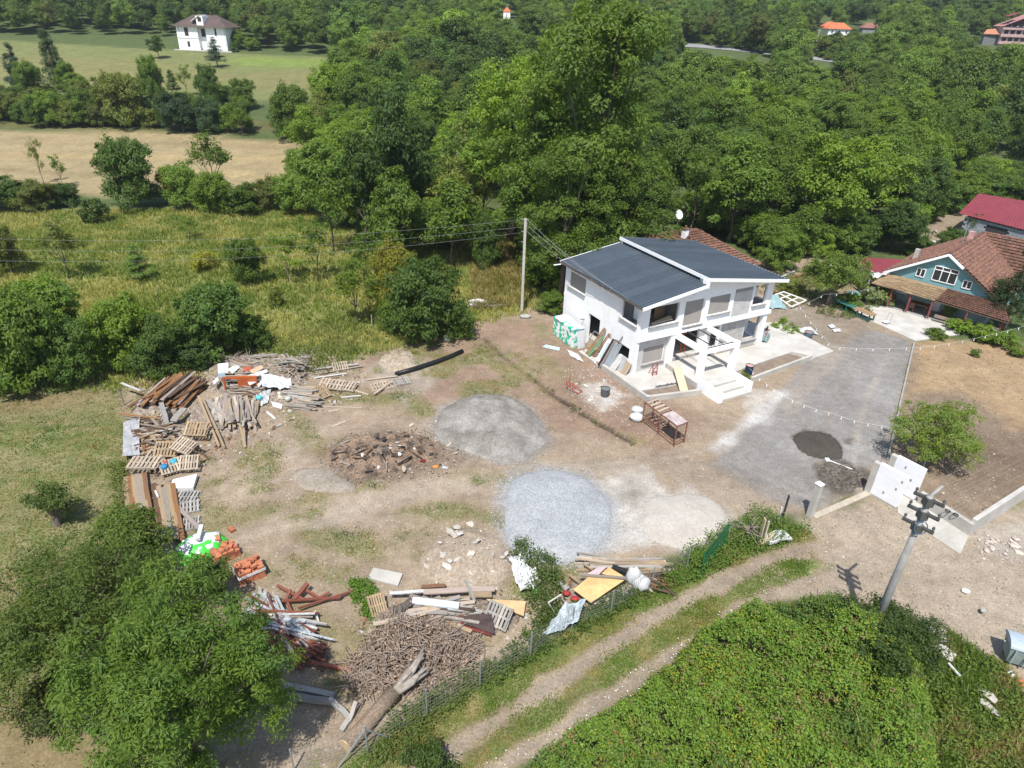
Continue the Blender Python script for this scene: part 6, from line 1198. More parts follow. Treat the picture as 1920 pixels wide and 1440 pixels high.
def string_light(pts, n, label, drop=.22):
    pts = [np.array(p) for p in pts]; t = empty('string_light', pts[0], 0, label, 'string lights'); o0 = pts[0]; m = MB(); line = []
    for a, b in zip(pts[:-1], pts[1:]):
        for i in range(8): s = i / 8; line.append(a * (1 - s) + b * s - np.array([0, 0, .5 * s * (1 - s)]) - o0)
    line.append(pts[-1] - o0); m.tube(line, .0045, 5, False); m.build('wire', PVC, t)
    bm = MB(); bm.tube([(0, 0, 0), (0, 0, -.08), (0, 0, -.09), (0, 0, -.19), (0, 0, -.22)], [.016, .016, .028, .032, .008], 7); me = bm.mesh('bulb', PVC)
    L = np.array(line); seg = np.linalg.norm(np.diff(L, axis=0), axis=1); cum = np.concatenate([[0], np.cumsum(seg)])
    for i in range(n):
        s = (i + .6) / n * cum[-1]; put('bulb', me, t, [np.interp(s, cum, L[:, j]) for j in range(3)])
string_light([HW(18.2, 1.0, 2.6), P(1560, 650, 2.2), P(1700, 652, 2.3), P(1800, 640, 2.5), P(1960, 600, 3.0)], 22, 'white bulb string hung across the grey drive to the teal house')
string_light([P(1405, 690, 2.4), P(1470, 742, 2.2), P(1560, 775, 2.1), P(1665, 800, 2.2)], 13, 'white bulb string over the middle of the grey drive')
string_light([P(1480, 582, 2.8), P(1545, 552, 3.0), P(1640, 540, 2.8)], 6, 'white bulb string tied into the courtyard tree')
kerb([P(1713, 645), P(1690, 745), P(1664, 862)], .12, .16, 'thin grey kerb between the drive and the garden bed', mat=CONCG)
# ------------------------------------------------------------------ wire fence along the lane
def fence():
    pts = [((690, 1413), (682, 1362)), ((801, 1345), (797, 1293)), ((900, 1290), (897, 1237)), ((994, 1235), (996, 1185)), ((1072, 1180), (1074, 1138)), ((1145, 1150), (1149, 1108)), ((1222, 1095), (1225, 1062)), ((1288, 1062), (1290, 1028))]
    P0 = P(*pts[0][0]); t = empty('wire_fence', P0, 0, 'wire mesh fence on galvanised posts along the lane', 'fence'); tops = []
    for b, q in pts:
        p = P(*b); h = up_to(p, *q); o = p - P0; m = MB(); m.tube([o + [0, 0, -.1], o + [0, 0, h]], .034, 7); m.build('post', STEELG, t); tops.append((o, h))
    o, h = tops[0]; m = MB(); m.tube([o + [0, 0, h * .9], P(632, 1442) - P0], .03, 6); m.build('brace', STEELG, t); m = MB(); m.tube([o + [0, 0, h * .9], P(736, 1385, .1) - P0], .03, 6); m.build('brace', STEELG, t)
    p = P(552, 1445); h = up_to(p, 556, 1400); m = MB(); m.tube([p - P0 + [0, 0, -.1], p - P0 + [0, 0, h]], .034, 7); m.build('post', STEELG, t); tops.insert(0, (p - P0, h))
    m = MB()
    for (a, ha), (b, hb) in zip(tops[:-1], tops[1:]):
        for k in range(9):
            s = (k + .5) / 9; m.tube([a + [0, 0, ha * s], b + [0, 0, hb * s]], .0045, 4, False)
        n = int(np.linalg.norm(b - a) / .16)
        for i in range(n): s = i / n; q = a * (1 - s) + b * s; m.tube([q, q + [0, 0, (ha * (1 - s) + hb * s)]], .004, 4, False)
    m.build('wire_mesh', M('fence_wire', (0.22, 0.23, 0.22), .6, fine=0), t)['kind'] = 'stuff'
fence()
def green_panel():
    a = P(1317, 1077); b = P(1362, 1020); h = 1.25; t = empty('fence_panel', a, 0, 'dark green wire fence panel leaning among the weeds', 'fence panel'); v = b - a; g = M('green_coating', (0.02, 0.12, 0.05), .5); lean = np.array([-.1, .12, 0]); m = MB()
    for s in (0, 1): m.beam(v * s, v * s + np.array([0, 0, h]) + lean, .07, .07)
    for z in (.05, .45, .85, h): m.beam(lean * z / h + [0, 0, z], v + lean * z / h + [0, 0, z], .03, .05)
    m.build('frame', g, t); m = MB()
    for k in range(34): s = (k + .5) / 34; m.beam(v * s + [0, 0, .05], v * s + lean + [0, 0, h], .016, .016)
    m.build('wire_bars', g, t)['kind'] = 'stuff'
green_panel()
for (x, y, xt, yt, w, c, lab) in ((1467, 972, 1468, 925, .14, (0.06, 0.06, 0.065), 'dark square post at the end of the lane fence'), (1458, 978, 1462, 950, .10, (0.72, 0.71, 0.68), 'short white stake beside the dark square post'), (1421, 1022, 1427, 970, .26, (0.46, 0.35, 0.24), 'upright brown board standing in the weeds'), (1430, 1020, 1431, 974, .10, (0.62, 0.55, 0.46), 'pale lath against the upright brown board'), (1403, 1012, 1404, 984, .35, (0.10, 0.09, 0.085), 'dark upright board left of the brown one'),
        (698, 612, 697, 590, .12, (0.38, 0.36, 0.32), 'old grey fence stake in the meadow edge'), (233, 760, 232, 725, .05, (0.2, 0.19, 0.17), 'thin stake at the lawn corner of the heaps')):
    b = P(x, y); h = up_to(b, xt, yt); m = MB(); m.beam((0, 0, 0), (0, 0, h), w, .06); o = m.build('post' if w < .2 else 'board', M('plain_' + str(int(c[0] * 100)), c, .85)); o.location = b; tag(o, lab, 'post' if w < .2 else 'board')
# ================================================================== loose things in the yard
WOOD = M('plank_wood', (1, 1, 1), .9, (0.66, 0.63, 0.60), 2.2, stretch=(1.2, 7, 7), objcol=True, rnd=.16, fine=.18, bscale=16, bump=.25)
PAINT = M('painted', (1, 1, 1), .6, (0.85, 0.84, 0.83), 3, objcol=True, fine=.06)
PLK = [unit_box_mesh('plank', WOOD, .16, s) for s in range(5)]
PIPE = [unit_box_mesh('beam', PAINT, .0, 9, 1)]
SHEET = unit_box_mesh('sheet', PAINT, .0, 10, 1)
WC = dict(grey=(0.36, 0.32, 0.27), pale=(0.52, 0.43, 0.33), tan=(0.43, 0.32, 0.20), brown=(0.22, 0.125, 0.07), rust=(0.30, 0.155, 0.07), dark=(0.13, 0.085, 0.06), silver=(0.44, 0.42, 0.385), orange=(0.42, 0.235, 0.10), white=(0.66, 0.66, 0.65), pink=(0.40, 0.33, 0.29), steel=(0.40, 0.44, 0.465), redbrown=(0.24, 0.085, 0.055))
RN = random.Random(42); KN = [0]
def jit(c, a=.16):
    j = RN.uniform(1 - a, 1 + a) * .82; w = RN.uniform(-.03, .03); return [min(.84, c[0] * j * (1 + w)), min(.84, c[1] * j), min(.84, c[2] * j * (1 - w))]
def plank(p, q, w, t, col, label, group=None, cat='plank', name='plank', mesh=None, roll=0.0):
    me = mesh or PLK[KN[0] % 5]; KN[0] += 1; c = WC[col] if isinstance(col, str) else col; j = 0
    o = put(name, me, color=jit(c)); place_beam(o, p, q, w, t, roll); return tag(o, label, cat, group)
def pk(x0, y0, x1, y1, z0, z1, w, t, col, label, group=None, **kw): return plank(P(x0, y0, z0), P(x1, y1, z1), w, t, col, label, group, **kw)
CNAME = dict(grey='grey', pale='pale', tan='tan', brown='brown', rust='rust brown', dark='dark', silver='silver grey', orange='orange', white='white', pink='pinkish', steel='blue white', redbrown='red brown')
FILLM = M('heap_boards', (1, 1, 1), .9, (0.72, 0.7, 0.68), 3, objcol=False, fine=.2)
def _fillmat():
    nt = FILLM.node_tree; b = nt.nodes['Principled BSDF']; old = b.inputs['Base Color'].links[0].from_socket; at = node(nt, 'ShaderNodeAttribute', attribute_name='bcol'); nt.links.new(mixc(nt, 1.0, old, at.outputs['Color'], 'MULTIPLY'), b.inputs['Base Color'])
_fillmat()
def fan(A, B, C, n, L, wob, zmax, cols, w, t, label, group, zshape=None, ang=0.0, keep=.35, **kw):
    """n boards of direction A->B, spread from A towards C, heaped up to zmax; ang turns them across the heap; the lower ones are joined"""
    a = P(*A); b = P(*B); c = P(*C); d = (b - a)[:2]; base = math.atan2(d[1], d[0]); full = np.linalg.norm(d); low = MB(); cc = []; n = int(n * 1.6); nlow = int(n * (1 - keep)) + int(n * .5)
    for i in range(n + int(n * .5)):
        s = RN.random(); k = i / (n * 1.5); mid = (a + b) / 2 + (c - a) * s + np.array([RN.gauss(0, .12), RN.gauss(0, .12), 0]); h = zmax * (1 - (2 * s - 1) ** 2 * .7) * (.25 + .75 * k)
        th = base + ang * (s - .5) + RN.gauss(0, wob); l = RN.uniform(*L) / 2; v = np.array([math.cos(th), math.sin(th), RN.gauss(0, .05 + .05 * wob)]) * l; mid[2] = max(.06 + h, abs(v[2]) + .04); mid[:2] += d / full * RN.gauss(0, .22); col = RN.choice(cols); W_, T_ = RN.uniform(*w), RN.uniform(*t)
        if i < nlow: low.beam(mid - v, mid + v, W_, T_); cc += [[*jit(WC[col] if isinstance(col, str) else col), 1]] * 8
        else:
            lab = label.format(c=CNAME[col] if isinstance(col, str) else 'pale', l='long' if l * 2 > (L[0] + L[1]) / 2 else 'short'); plank(mid - v, mid + v, W_, T_, col, lab, group, roll=RN.gauss(0, .25), **kw)
    if cc:
        me = low.mesh('lower_boards', FILLM); at = me.attributes.new('bcol', 'FLOAT_COLOR', 'POINT'); at.data.foreach_set('color', np.array(cc, np.float32).ravel()); tag(put('lower_boards', me), 'lower layers of the heap of ' + group, kind='stuff')
# core mounds of broken wood under the heaps so they stand on something
def core(px, h, name, label, col=(0.16, 0.125, 0.095), col2=(0.30, 0.25, 0.20)):
    heap(name, px, h, M('litter_' + name, col, .95, col2, 4.0, fine=.45, bscale=9, bump=.9), .9, .14, .22, .3, label)
# 1 tilted stack of brown boards
core([(245, 768), (300, 722), (352, 728), (345, 760), (310, 790), (262, 790)], .25, 'board_heap', 'dark heap of offcuts under the tilted brown boards')
fan((250, 772), (318, 716), (335, 776), 42, (2.4, 3.6), .10, .95, ['brown', 'rust', 'dark', 'brown', 'pink', 'rust'], (.14, .26), (.05, .10), '{l} {c} board in the tilted stack beside the dark bushes', 'tilted brown boards')
pk(228, 718, 262, 732, .9, .8, .16, .06, 'white', 'white board sticking out left of the tilted brown boards')
pk(224, 775, 300, 785, .75, .9, .13, .06, 'orange', 'orange board jutting out over the lawn'); pk(302, 755, 312, 792, .9, .8, .28, .05, 'silver', 'pale grey wide board lying across the brown boards'); pk(325, 790, 345, 765, .6, .75, .45, .06, 'silver', 'grey box board right of the pale wide board')
# 2 fan of weathered grey boards
core([(345, 770), (400, 748), (470, 752), (482, 785), (450, 815), (400, 825), (350, 800)], .2, 'board_heap', 'heap of offcuts under the fan of grey boards')
fan((385, 748), (402, 828), (462, 742), 58, (2.2, 3.6), .16, .72, ['grey', 'pale', 'silver', 'tan', 'grey', 'pink'], (.12, .22), (.04, .07), '{l} weathered {c} board in the fan shaped heap in front of the rubbish', 'fan of weathered boards', ang=-.35)
for a in ((378, 742, 420, 838, .9, .2), (372, 744, 410, 835, .95, .2), (445, 780, 460, 838, .7, .1), (455, 770, 459, 838, .75, .1)): pk(*a, .13, .06, 'tan', 'long tan batten sliding off the fan shaped heap', 'long tan battens')
pk(476, 778, 482, 752, .1, .35, .42, .05, 'tan', 'short tan board leaning at the right of the fan shaped heap')
# 3 rubbish heap
core([(368, 700), (400, 672), (470, 664), (560, 668), (580, 700), (560, 735), (600, 745), (560, 772), (520, 762), (490, 752), (430, 740), (385, 735)], .35, 'rubbish_heap', 'long heap of broken wood and household rubbish at the meadow edge')
fan((400, 690), (520, 690), (400, 742), 95, (1.2, 2.8), .32, .95, ['grey', 'silver', 'pale', 'brown', 'grey', 'pink'], (.07, .16), (.03, .06), '{l} thin {c} board in the rubbish heap', 'sticks of the rubbish heap')
fan((515, 680), (585, 690), (515, 705), 45, (1.0, 2.2), .55, .9, ['grey', 'silver', 'dark', 'pale'], (.05, .11), (.03, .06), '{l} {c} stick at the far right of the rubbish heap', 'branches of the rubbish heap')
fan((530, 728), (600, 738), (530, 755), 36, (1.6, 2.6), .10, .62, ['silver', 'grey', 'pale'], (.10, .18), (.04, .06), '{l} {c} board in the flat stack right of the rubbish heap', 'flat stack of grey boards')
fan((540, 756), (583, 760), (540, 768), 8, (1.2, 1.7), .06, .2, ['silver', 'grey'], (.12, .16), (.04, .05), '{l} {c} board at the near end of the flat stack', 'near boards of the flat stack')
for x, y, z, s, l in ((582, 672, .45, 70, 'long bare pole lying on top of the far branches'), (520, 668, .6, 60, 'grey pole behind the far branches')): pk(x - s, y + 2, x, y - 4, z, z + .1, .12, .10, 'silver', l)
def sheet(corners, z, t, col, label, cat='board', name='board', mat=None, group=None):
    """flat rigid sheet by its corner pixels at given heights"""
    zs = z if hasattr(z, '__len__') else [z] * len(corners); m = MB(); pts = [P(*c, q) for c, q in zip(corners, zs)]; o0 = np.mean(pts, 0); m.slab([p - o0 for p in pts], t); o = m.build(name, mat or PAINT); o.location = o0; o.color = (*(WC[col] if isinstance(col, str) else col), 1); return tag(o, label, cat, group)
for c, z, col, lab in (([(408, 682), (428, 680), (428, 698), (409, 700)], (1.1, 1.15, .9, .85), 'white', 'bright white square panel on top of the rubbish heap'), ([(427, 692), (442, 683), (450, 688), (436, 700)], (1.0, 1.1, 1.1, 1.0), (0.66, 0.63, 0.55), 'cream panel right of the white square one'), ([(453, 690), (470, 687), (474, 692), (456, 696)], 1.0, (0.42, 0.10, 0.05), 'red brown board on the rubbish heap'), ([(468, 694), (490, 684), (494, 690), (474, 702)], 1.0, (0.55, 0.40, 0.27), 'tan cardboard sheet on the rubbish heap'), ([(460, 705), (500, 692), (502, 697), (466, 711)], 1.0, 'white', 'long white strip across the rubbish heap'), ([(398, 716), (408, 706), (410, 713), (402, 721)], .8, 'white', 'small white board at the left of the rubbish heap'), ([(462, 712), (475, 708), (480, 716), (468, 722)], .9, 'white', 'white panel above the orange cabinet'), ([(482, 720), (490, 712), (494, 716), (485, 726)], .7, (0.62, 0.68, 0.72), 'pale blue panel right of the orange cabinet'), ([(408, 700), (420, 698), (424, 706), (410, 708)], 1.0, (0.25, 0.33, 0.38), 'grey blue drawer in the rubbish heap'), ([(520, 735), (532, 733), (535, 744), (522, 745)], .35, (0.60, 0.56, 0.45), 'cream box lid in front of the white plastic sheet'), ([(508, 752), (520, 742), (532, 750), (528, 766), (512, 762)], .12, 'white', 'white foam sheet at the near edge of the rubbish heap')):
    sheet(c, z, .06, col, lab)
def cabinet():
    t = empty('cabinet', P(453, 736, .0), .1, 'orange brown cabinet front standing in the rubbish heap', 'cabinet'); c = M('orange_veneer', (0.40, 0.10, 0.03), .5, (0.32, 0.08, 0.03), 1)
    m = MB(); m.box(-.1, 1.2, -.1, .1, .45, 1.3); m.build('door', c, t); m = MB(); m.box(-1.1, -.11, -.05, .05, 1.1, 1.25); m.box(-1.1, -.98, -.05, .05, .3, 1.098); m.build('frame', c, t)
cabinet()
def cloth(name, corners, zs, mat, label, amp=.18, nu=26, nv=18, seed=1, cat='tarpaulin', sc=.5, ragged=0.0, smooth=True):
    """crumpled sheet: bilinear patch of four corner pixels with folds"""
    c = [P(*q, z) for q, z in zip(corners, zs)]; u, v = np.meshgrid(np.linspace(0, 1, nu), np.linspace(0, 1, nv))
    p = ((1 - u) * (1 - v))[..., None] * c[0] + (u * (1 - v))[..., None] * c[1] + (u * v)[..., None] * c[2] + ((1 - u) * v)[..., None] * c[3]
    f = fbm(p[..., 0] + seed, p[..., 1] * 1.6, sc, 3, seed); rid = 1 - np.abs(2 * f - 1); p[..., 2] += (rid - .6) * amp * 2
    if ragged:
        e = np.minimum.reduce([u, 1 - u, v, 1 - v]); cen = p.mean((0, 1)); k = 1 + ragged * (fbm(p[..., 0], p[..., 1], .6, 2, seed + 3) - .5) * (e < .2); p[..., :2] = cen[:2] + (p[..., :2] - cen[:2]) * k[..., None]
    p[..., 2] = np.maximum(p[..., 2], .04); k = (np.arange(nv - 1)[:, None] * nu + np.arange(nu - 1)[None]).ravel(); o0 = p.mean((0, 1)); o0[2] = 0
    o = put(name, npmesh(name, (p - o0).reshape(-1, 3), np.full(len(k), 4), np.stack([k, k + 1, k + nu + 1, k + nu], -1).ravel(), mat, smooth)); o.location = o0; return tag(o, label, cat)
PLASTIC = M('white_film', (0.52, 0.53, 0.53), .35, (0.42, 0.435, 0.44), 3, fine=.1, spec=.5)
GREYTARP = M('grey_tarp', (0.34, 0.39, 0.41), .4, (0.26, 0.31, 0.335), 2, fine=.05, spec=.5)
cloth('plastic_sheet', [(490, 702), (545, 712), (548, 730), (492, 728)], (.95, .8, .5, .7), PLASTIC, 'crumpled translucent plastic sheet over the rubbish heap', .2, seed=2)
cloth('plastic_sheet', [(480, 742), (510, 728), (502, 758), (486, 762)], (.6, .5, .05, .1), M('grey_film', (0.45, 0.46, 0.45), .4, spec=.5), 'grey plastic sack at the near edge of the rubbish heap', .15, seed=4)
cloth('plastic_sheet', [(232, 790), (262, 785), (262, 855), (230, 858)], (.6, .7, .3, .3), M('dull_film', (0.36, 0.36, 0.365), .5, (0.27, 0.27, 0.28), 3, spec=.4), 'dull grey plastic sheet along the lawn edge of the pallet heap', .15, seed=6)
# 4 left heap of pallets and boards
core([(236, 790), (300, 772), (350, 790), (372, 820), (360, 850), (300, 862), (236, 858)], .25, 'pallet_heap', 'heap of broken pallets and offcuts between board stacks')
fan((240, 780), (330, 800), (250, 850), 46, (1.0, 2.4), .8, .85, ['grey', 'tan', 'silver', 'pale', 'dark', 'brown'], (.09, .18), (.03, .06), '{l} broken {c} board lying crosswise in the pallet heap', 'boards of the pallet heap')
fan((262, 815), (266, 860), (285, 815), 7, (1.8, 2.3), .05, .6, ['tan', 'rust', 'tan'], (.16, .22), (.05, .06), '{l} {c} board standing on end at the left of the pallet heap', 'upright boards of the pallet heap')
pk(318, 818, 385, 862, .9, .05, .2, .06, 'tan', 'long tan board sliding out of the pallet heap into the yard'); pk(362, 830, 392, 862, .5, .05, .12, .05, 'dark', 'dark board beside the long sliding one')
def pallet(a, b, label, z=0.0, wpx=None, tilt=(0, 0), col='tan', W=1.0, nslat=7):
    p = P(*a, z); q = P(*b, z); d = q - p; yaw = math.atan2(d[1], d[0]); L = np.linalg.norm(d[:2]); t = empty('pallet', p, 0, label, 'pallet', 'wooden pallets'); t.rotation_euler = (tilt[0], tilt[1], yaw); c = WC[col]
    def bar(n, x0, x1, y0, y1, z0, z1):
        o = put(n, PLK[KN[0] % 5], t, color=jit(c)); KN[0] += 1
        if x1 - x0 > y1 - y0: place_beam(o, (x0, (y0 + y1) / 2, (z0 + z1) / 2), (x1, (y0 + y1) / 2, (z0 + z1) / 2), y1 - y0, z1 - z0)
        else: place_beam(o, ((x0 + x1) / 2, y0, (z0 + z1) / 2), ((x0 + x1) / 2, y1, (z0 + z1) / 2), x1 - x0, z1 - z0)
    for k in range(nslat): x = L * (k + .08) / nslat; bar('slat', x, x + L / nslat * .62, 0, W, .118, .143)
    for k in range(3): y = (W - .1) * k / 2; bar('stringer', 0, L, y, y + .1, .026, .117)
    for k in range(3): x = (L - .11) * k / 2; bar('slat', x, x + .11, 0, W, 0, .025)
for a in (((344, 818), (386, 818), 'pallet standing tilted on the right slope of the pallet heap', .5, None, (.45, .05), 'tan'), ((287, 858), (330, 858), 'pallet with close slats leaning at the front of the pallet heap', .25, None, (.55, 0), 'tan'), ((318, 842), (350, 852), 'light pallet lying on the pallet heap', .75, None, (.3, .1), 'pale'), ((328, 850), (360, 845), 'light pallet tipped over the right edge of the pallet heap', .5, None, (.5, .2), 'tan'),
          ((236, 880), (292, 881), 'pale pallet laid flat on the ends of the long boards', .55, None, (.1, 0), 'pale'), ((304, 894), (345, 882), 'pale pallet leaning beside the white door panel', .15, None, (.35, 0), 'pale'), ((335, 884), (372, 880), 'pale pallet propped behind the white door panel', .3, None, (.4, .05), 'pale'), ((320, 945), (366, 945), 'grey pallet flat on the grass, farthest of three in a row', 0, None, (0, 0), 'silver'), ((328, 970), (376, 960), 'grey pallet flat on the grass, middle of three in a row', 0, None, (0, 0), 'silver'), ((336, 1000), (376, 992), 'grey pallet flat on the grass, nearest of three in a row', 0, None, (0, 0), 'silver'),
          ((595, 728), (640, 734), 'light pallet leaning on the flat stack of grey boards', .1, None, (.25, 0), 'pale'), ((622, 730), (662, 736), 'light pallet behind the leaning one at the yard edge', .05, None, (.2, 0), 'pale'), ((598, 752), (622, 742), 'orange pallet standing at the right end of the flat stack', .05, None, (.7, 0), 'tan'), ((625, 698), (655, 694), 'small pallet by the long white battens', .0, None, (.2, 0), 'pale'),
          ((700, 736), (738, 728), 'light pallet lying left of the black pipe end', 0, None, (0.05, 0), 'pale'), ((744, 725), (772, 720), 'white grey pallet under the black pipe end', 0, None, (0, 0), 'silver'), ((905, 1165), (948, 1185), 'grey pallet tipped up in the lower plank heap', .15, None, (.7, 0), 'silver'), ((698, 1160), (730, 1150), 'small pallet at the left end of the lower plank heap', .1, None, (.4, 0), 'tan'), ((842, 1160), (880, 1160), 'pallet buried under the lower plank heap', .1, None, (.3, 0), 'tan')):
    pallet(a[0], a[1], a[2], a[3], a[4], a[5], a[6])
for a, l in (((590, 692, 672, 682, .15, .2), 'long white batten lying left of the straw earth heap'), ((600, 700, 680, 686, .1, .12), 'second long pale batten at the yard edge'), ((590, 708, 650, 700, .1, .1), 'pale board in front of the long white battens'), ((640, 745, 676, 742, .05, .05), 'thin white lath on the grass'), ((652, 728, 690, 740, .05, .05), 'short pale board beside the light pallets'), ((602, 762, 680, 765, .04, .04), 'thin lath below the orange pallet'), ((688, 712, 745, 705, .1, .12), 'long pale board pointing at the black pipe'), ((702, 738, 735, 715, .22, .25), 'narrow board lying diagonally on the light pallet'), ((500, 772, 515, 785, .03, .03), 'short white lath on the grass before the rubbish heap'), ((518, 800, 528, 795, .05, .05), 'short white block on the grass'), ((616, 772, 634, 768, .03, .03), 'thin pale lath on bare earth'), ((622, 800, 648, 790, .03, .03), 'grey lath on bare earth before the burnt heap')):
    pk(*a, .14, .05, 'pale' if 'white' not in l else 'white', l)
# 5 two stacks of long boards
ORD = ('outermost', 'second', 'third', 'fourth', 'fifth', 'innermost'); low_ = MB()
for i in range(6):
    for z in (.1, .18): low_.beam(P(236 + i * 7, 895 - i * 1.5, z), P(243 + i * 8.5, 985, z), .24, .07)
    pk(236 + i * 7, 895 - i * 1.5, 243 + i * 8.5, 985, .26, .26, .24, .07, ['tan', 'rust', 'tan', 'grey', 'tan', 'brown'][i], f'{ORD[i]} long board of the left stack counted from the lawn', 'left stack of long boards')
for i in range(5):
    for z in (.1, .18): low_.beam(P(288 + i * 9, 915 - abs(i - 2) * 4, z), P(302 + i * 10, 1010, z), .24, .07)
    pk(288 + i * 9, 915 - abs(i - 2) * 4, 302 + i * 10, 1010, .26, .26, .24, .07, ['brown', 'tan', 'grey', 'tan', 'rust'][i], f'{ORD[i] if i < 4 else "innermost"} long board of the right stack counted from the lawn', 'right stack of long boards')
me_ = low_.mesh('lower_boards', FILLM); at_ = me_.attributes.new('bcol', 'FLOAT_COLOR', 'POINT'); at_.data.foreach_set('color', np.tile(np.array([.22, .15, .09, 1], np.float32), len(me_.vertices))); tag(put('lower_boards', me_), 'lower layers of the two stacks of long boards', kind='stuff')
pk(328, 945, 372, 990, .2, .3, .22, .05, 'pink', 'pinkish board lying across the three grey pallets'); pk(291, 920, 296, 932, .35, .35, .1, .06, 'white', 'small white block on the right board stack')
sheet([(318, 915), (324, 899), (370, 888), (362, 914)], (.25, .3, .3, .25), .22, 'white', 'white panelled door lying at the end of the pallet heap', 'door', 'door')
for x, y, c, lab in ((326, 866, (0.05, 0.35, 0.48), 'bright blue plastic tub among the pallets'), (310, 868, (0.30, 0.09, 0.06), 'red brown plastic crate among the pallets'), (308, 876, (0.03, 0.20, 0.38), 'dark blue canister among the pallets'), (486, 746, (0.10, 0.50, 0.55), 'turquoise ball in the grey plastic sack'), (540, 748, (0.42, 0.46, 0.42), 'grey bowl at the near end of the flat stack')):
    m = MB(); m.tube([(0, 0, -.16), (0, 0, -.1), (0, 0, .1), (0, 0, .16)], [.09, .19, .2, .14], 12); o = m.build('tub', PAINT, None, True); o.location = P(x, y, .45); o.color = (*c, 1); tag(o, lab, 'tub')
# 6 bricks under and beside the tarpaulin
BRICK = M('clay_block', (0.44, 0.165, 0.085), .9, (0.36, 0.13, 0.07), 3, fine=.1, rnd=.22)
bme = None
def brick_mesh():
    m = MB(); m.box(-.143, .143, -.093, .093, -.065, .065)
    for k in range(3):
        x = -.09 + k * .09; m.add([(x - .03, -.0935, -.035), (x + .03, -.0935, -.035), (x + .03, -.0935, .035), (x - .03, -.0935, .035)], [(0, 1, 2, 3)])
    return m.mesh('brick', BRICK)
bme = brick_mesh()
def brick_stack(a, b, c, nx, ny, nz, label, loose=0.0, strap=False):
    p = P(*a); d = P(*b) - p; yaw = math.atan2(d[1], d[0]); t = empty('brick_stack', p, yaw, label, 'brick stack'); q = P(*c) - p; side = 1 if (d[0] * q[1] - d[1] * q[0]) > 0 else -1
    for k in range(nz):
        for i in range(nx):
            for j in range(ny):
                if k == nz - 1 and RN.random() < loose: continue
                o = put('brick', bme, t, (.15 + i * .295 + RN.gauss(0, .012), side * (.1 + j * .192 + RN.gauss(0, .01)), .07 + k * .135), (0, 0, RN.gauss(0, .05 + .1 * loose)))
    for _ in range(int(8 * loose) + 3): put('brick', bme, t, (RN.uniform(.1, nx * .28), side * RN.uniform(.1, ny * .18), .07 + nz * .135), (RN.gauss(0, .1), RN.gauss(0, .1), RN.uniform(0, 3)))
    if strap:
        m = MB(); X, Y = nx * .295 + .03, ny * .192 + .03
        for z in (.42, .47, .52): m.tube([(-.03, side * -.02, z), (X, side * -.02, z + .04), (X, side * Y, z), (-.03, side * Y, z - .03), (-.03, side * -.02, z)], .022, 5)
        m.build('wrap_film', PLASTIC, t)
brick_stack((452, 1100), (506, 1078), (432, 1078), 4, 5, 5, 'stack of orange clay blocks with plastic wrap around it', .3, True)
brick_stack((408, 1063), (455, 1040), (390, 1040), 4, 4, 4, 'loosely piled stack of orange clay blocks beside the green tarpaulin', .35)
for x, y, z, lab in ((434, 993, .07, 'single orange clay block lying alone on the grass'), (379, 1040, .35, 'orange clay block weighing down the green tarpaulin'), (408, 1010, .55, 'orange clay block on the far edge of the tarpaulin')):
    o = put('brick', bme, None, P(x, y, z), (0, 0, RN.uniform(0, 3)), (1.3, 1.3, 1.3)); tag(o, lab, 'brick')
def covered():
    # rounded pile under a white sheet with a green tarpaulin skirt
    c = P(378, 1032); gm = M('green_tarp', (0.07, 0.55, 0.06), .45, (0.05, 0.45, 0.05), 2, fine=.05, spec=.4)
    def drape(name, mat, label, rx, ry, z0, z1, cut, seed):
        nu, nv = 36, 14; u, v = np.meshgrid(np.linspace(0, 2 * np.pi, nu), np.linspace(0, 1, nv)); r = cut[0] + (cut[1] - cut[0]) * v
        x = np.cos(u) * rx * r; y = np.sin(u) * ry * r; z = z0 + (z1 - z0) * np.sqrt(np.clip(1 - np.minimum(r, 1) ** 2.6, 0, 1)); f = fbm(x * 2 + seed, y * 2, .6, 3, seed); x *= 1 + .10 * np.sin(u * 7 + seed) * v; y *= 1 + .10 * np.sin(u * 9 + seed) * v; z += (f - .5) * .14
        p = np.stack([x, y, np.maximum(z, .02)], -1); k = (np.arange(nv - 1)[:, None] * nu + np.arange(nu - 1)[None]).ravel(); o = put(name, npmesh(name, p.reshape(-1, 3), np.full(len(k), 4), np.stack([k, k + 1, k + nu + 1, k + nu], -1).ravel(), mat, True)); o.location = c; o.rotation_euler = (0, 0, .6); return tag(o, label, 'tarpaulin')
    drape('tarpaulin', gm, 'bright green tarpaulin skirt around the covered pile', 1.25, .95, 0, .72, (.35, 1.05), 3); drape('tarpaulin', M('white_tarp', (0.66, 0.67, 0.67), .4, (0.56, 0.58, 0.58), 2, spec=.4), 'white grey sheet over the top of the covered pile', 1.22, .92, .05, .74, (0.0, .80), 5)
    pk(371, 1012, 378, 985, .95, .95, .2, .14, 'white', 'white beam lying on the covered pile', cat='beam', name='beam', mesh=PIPE[0])
covered()
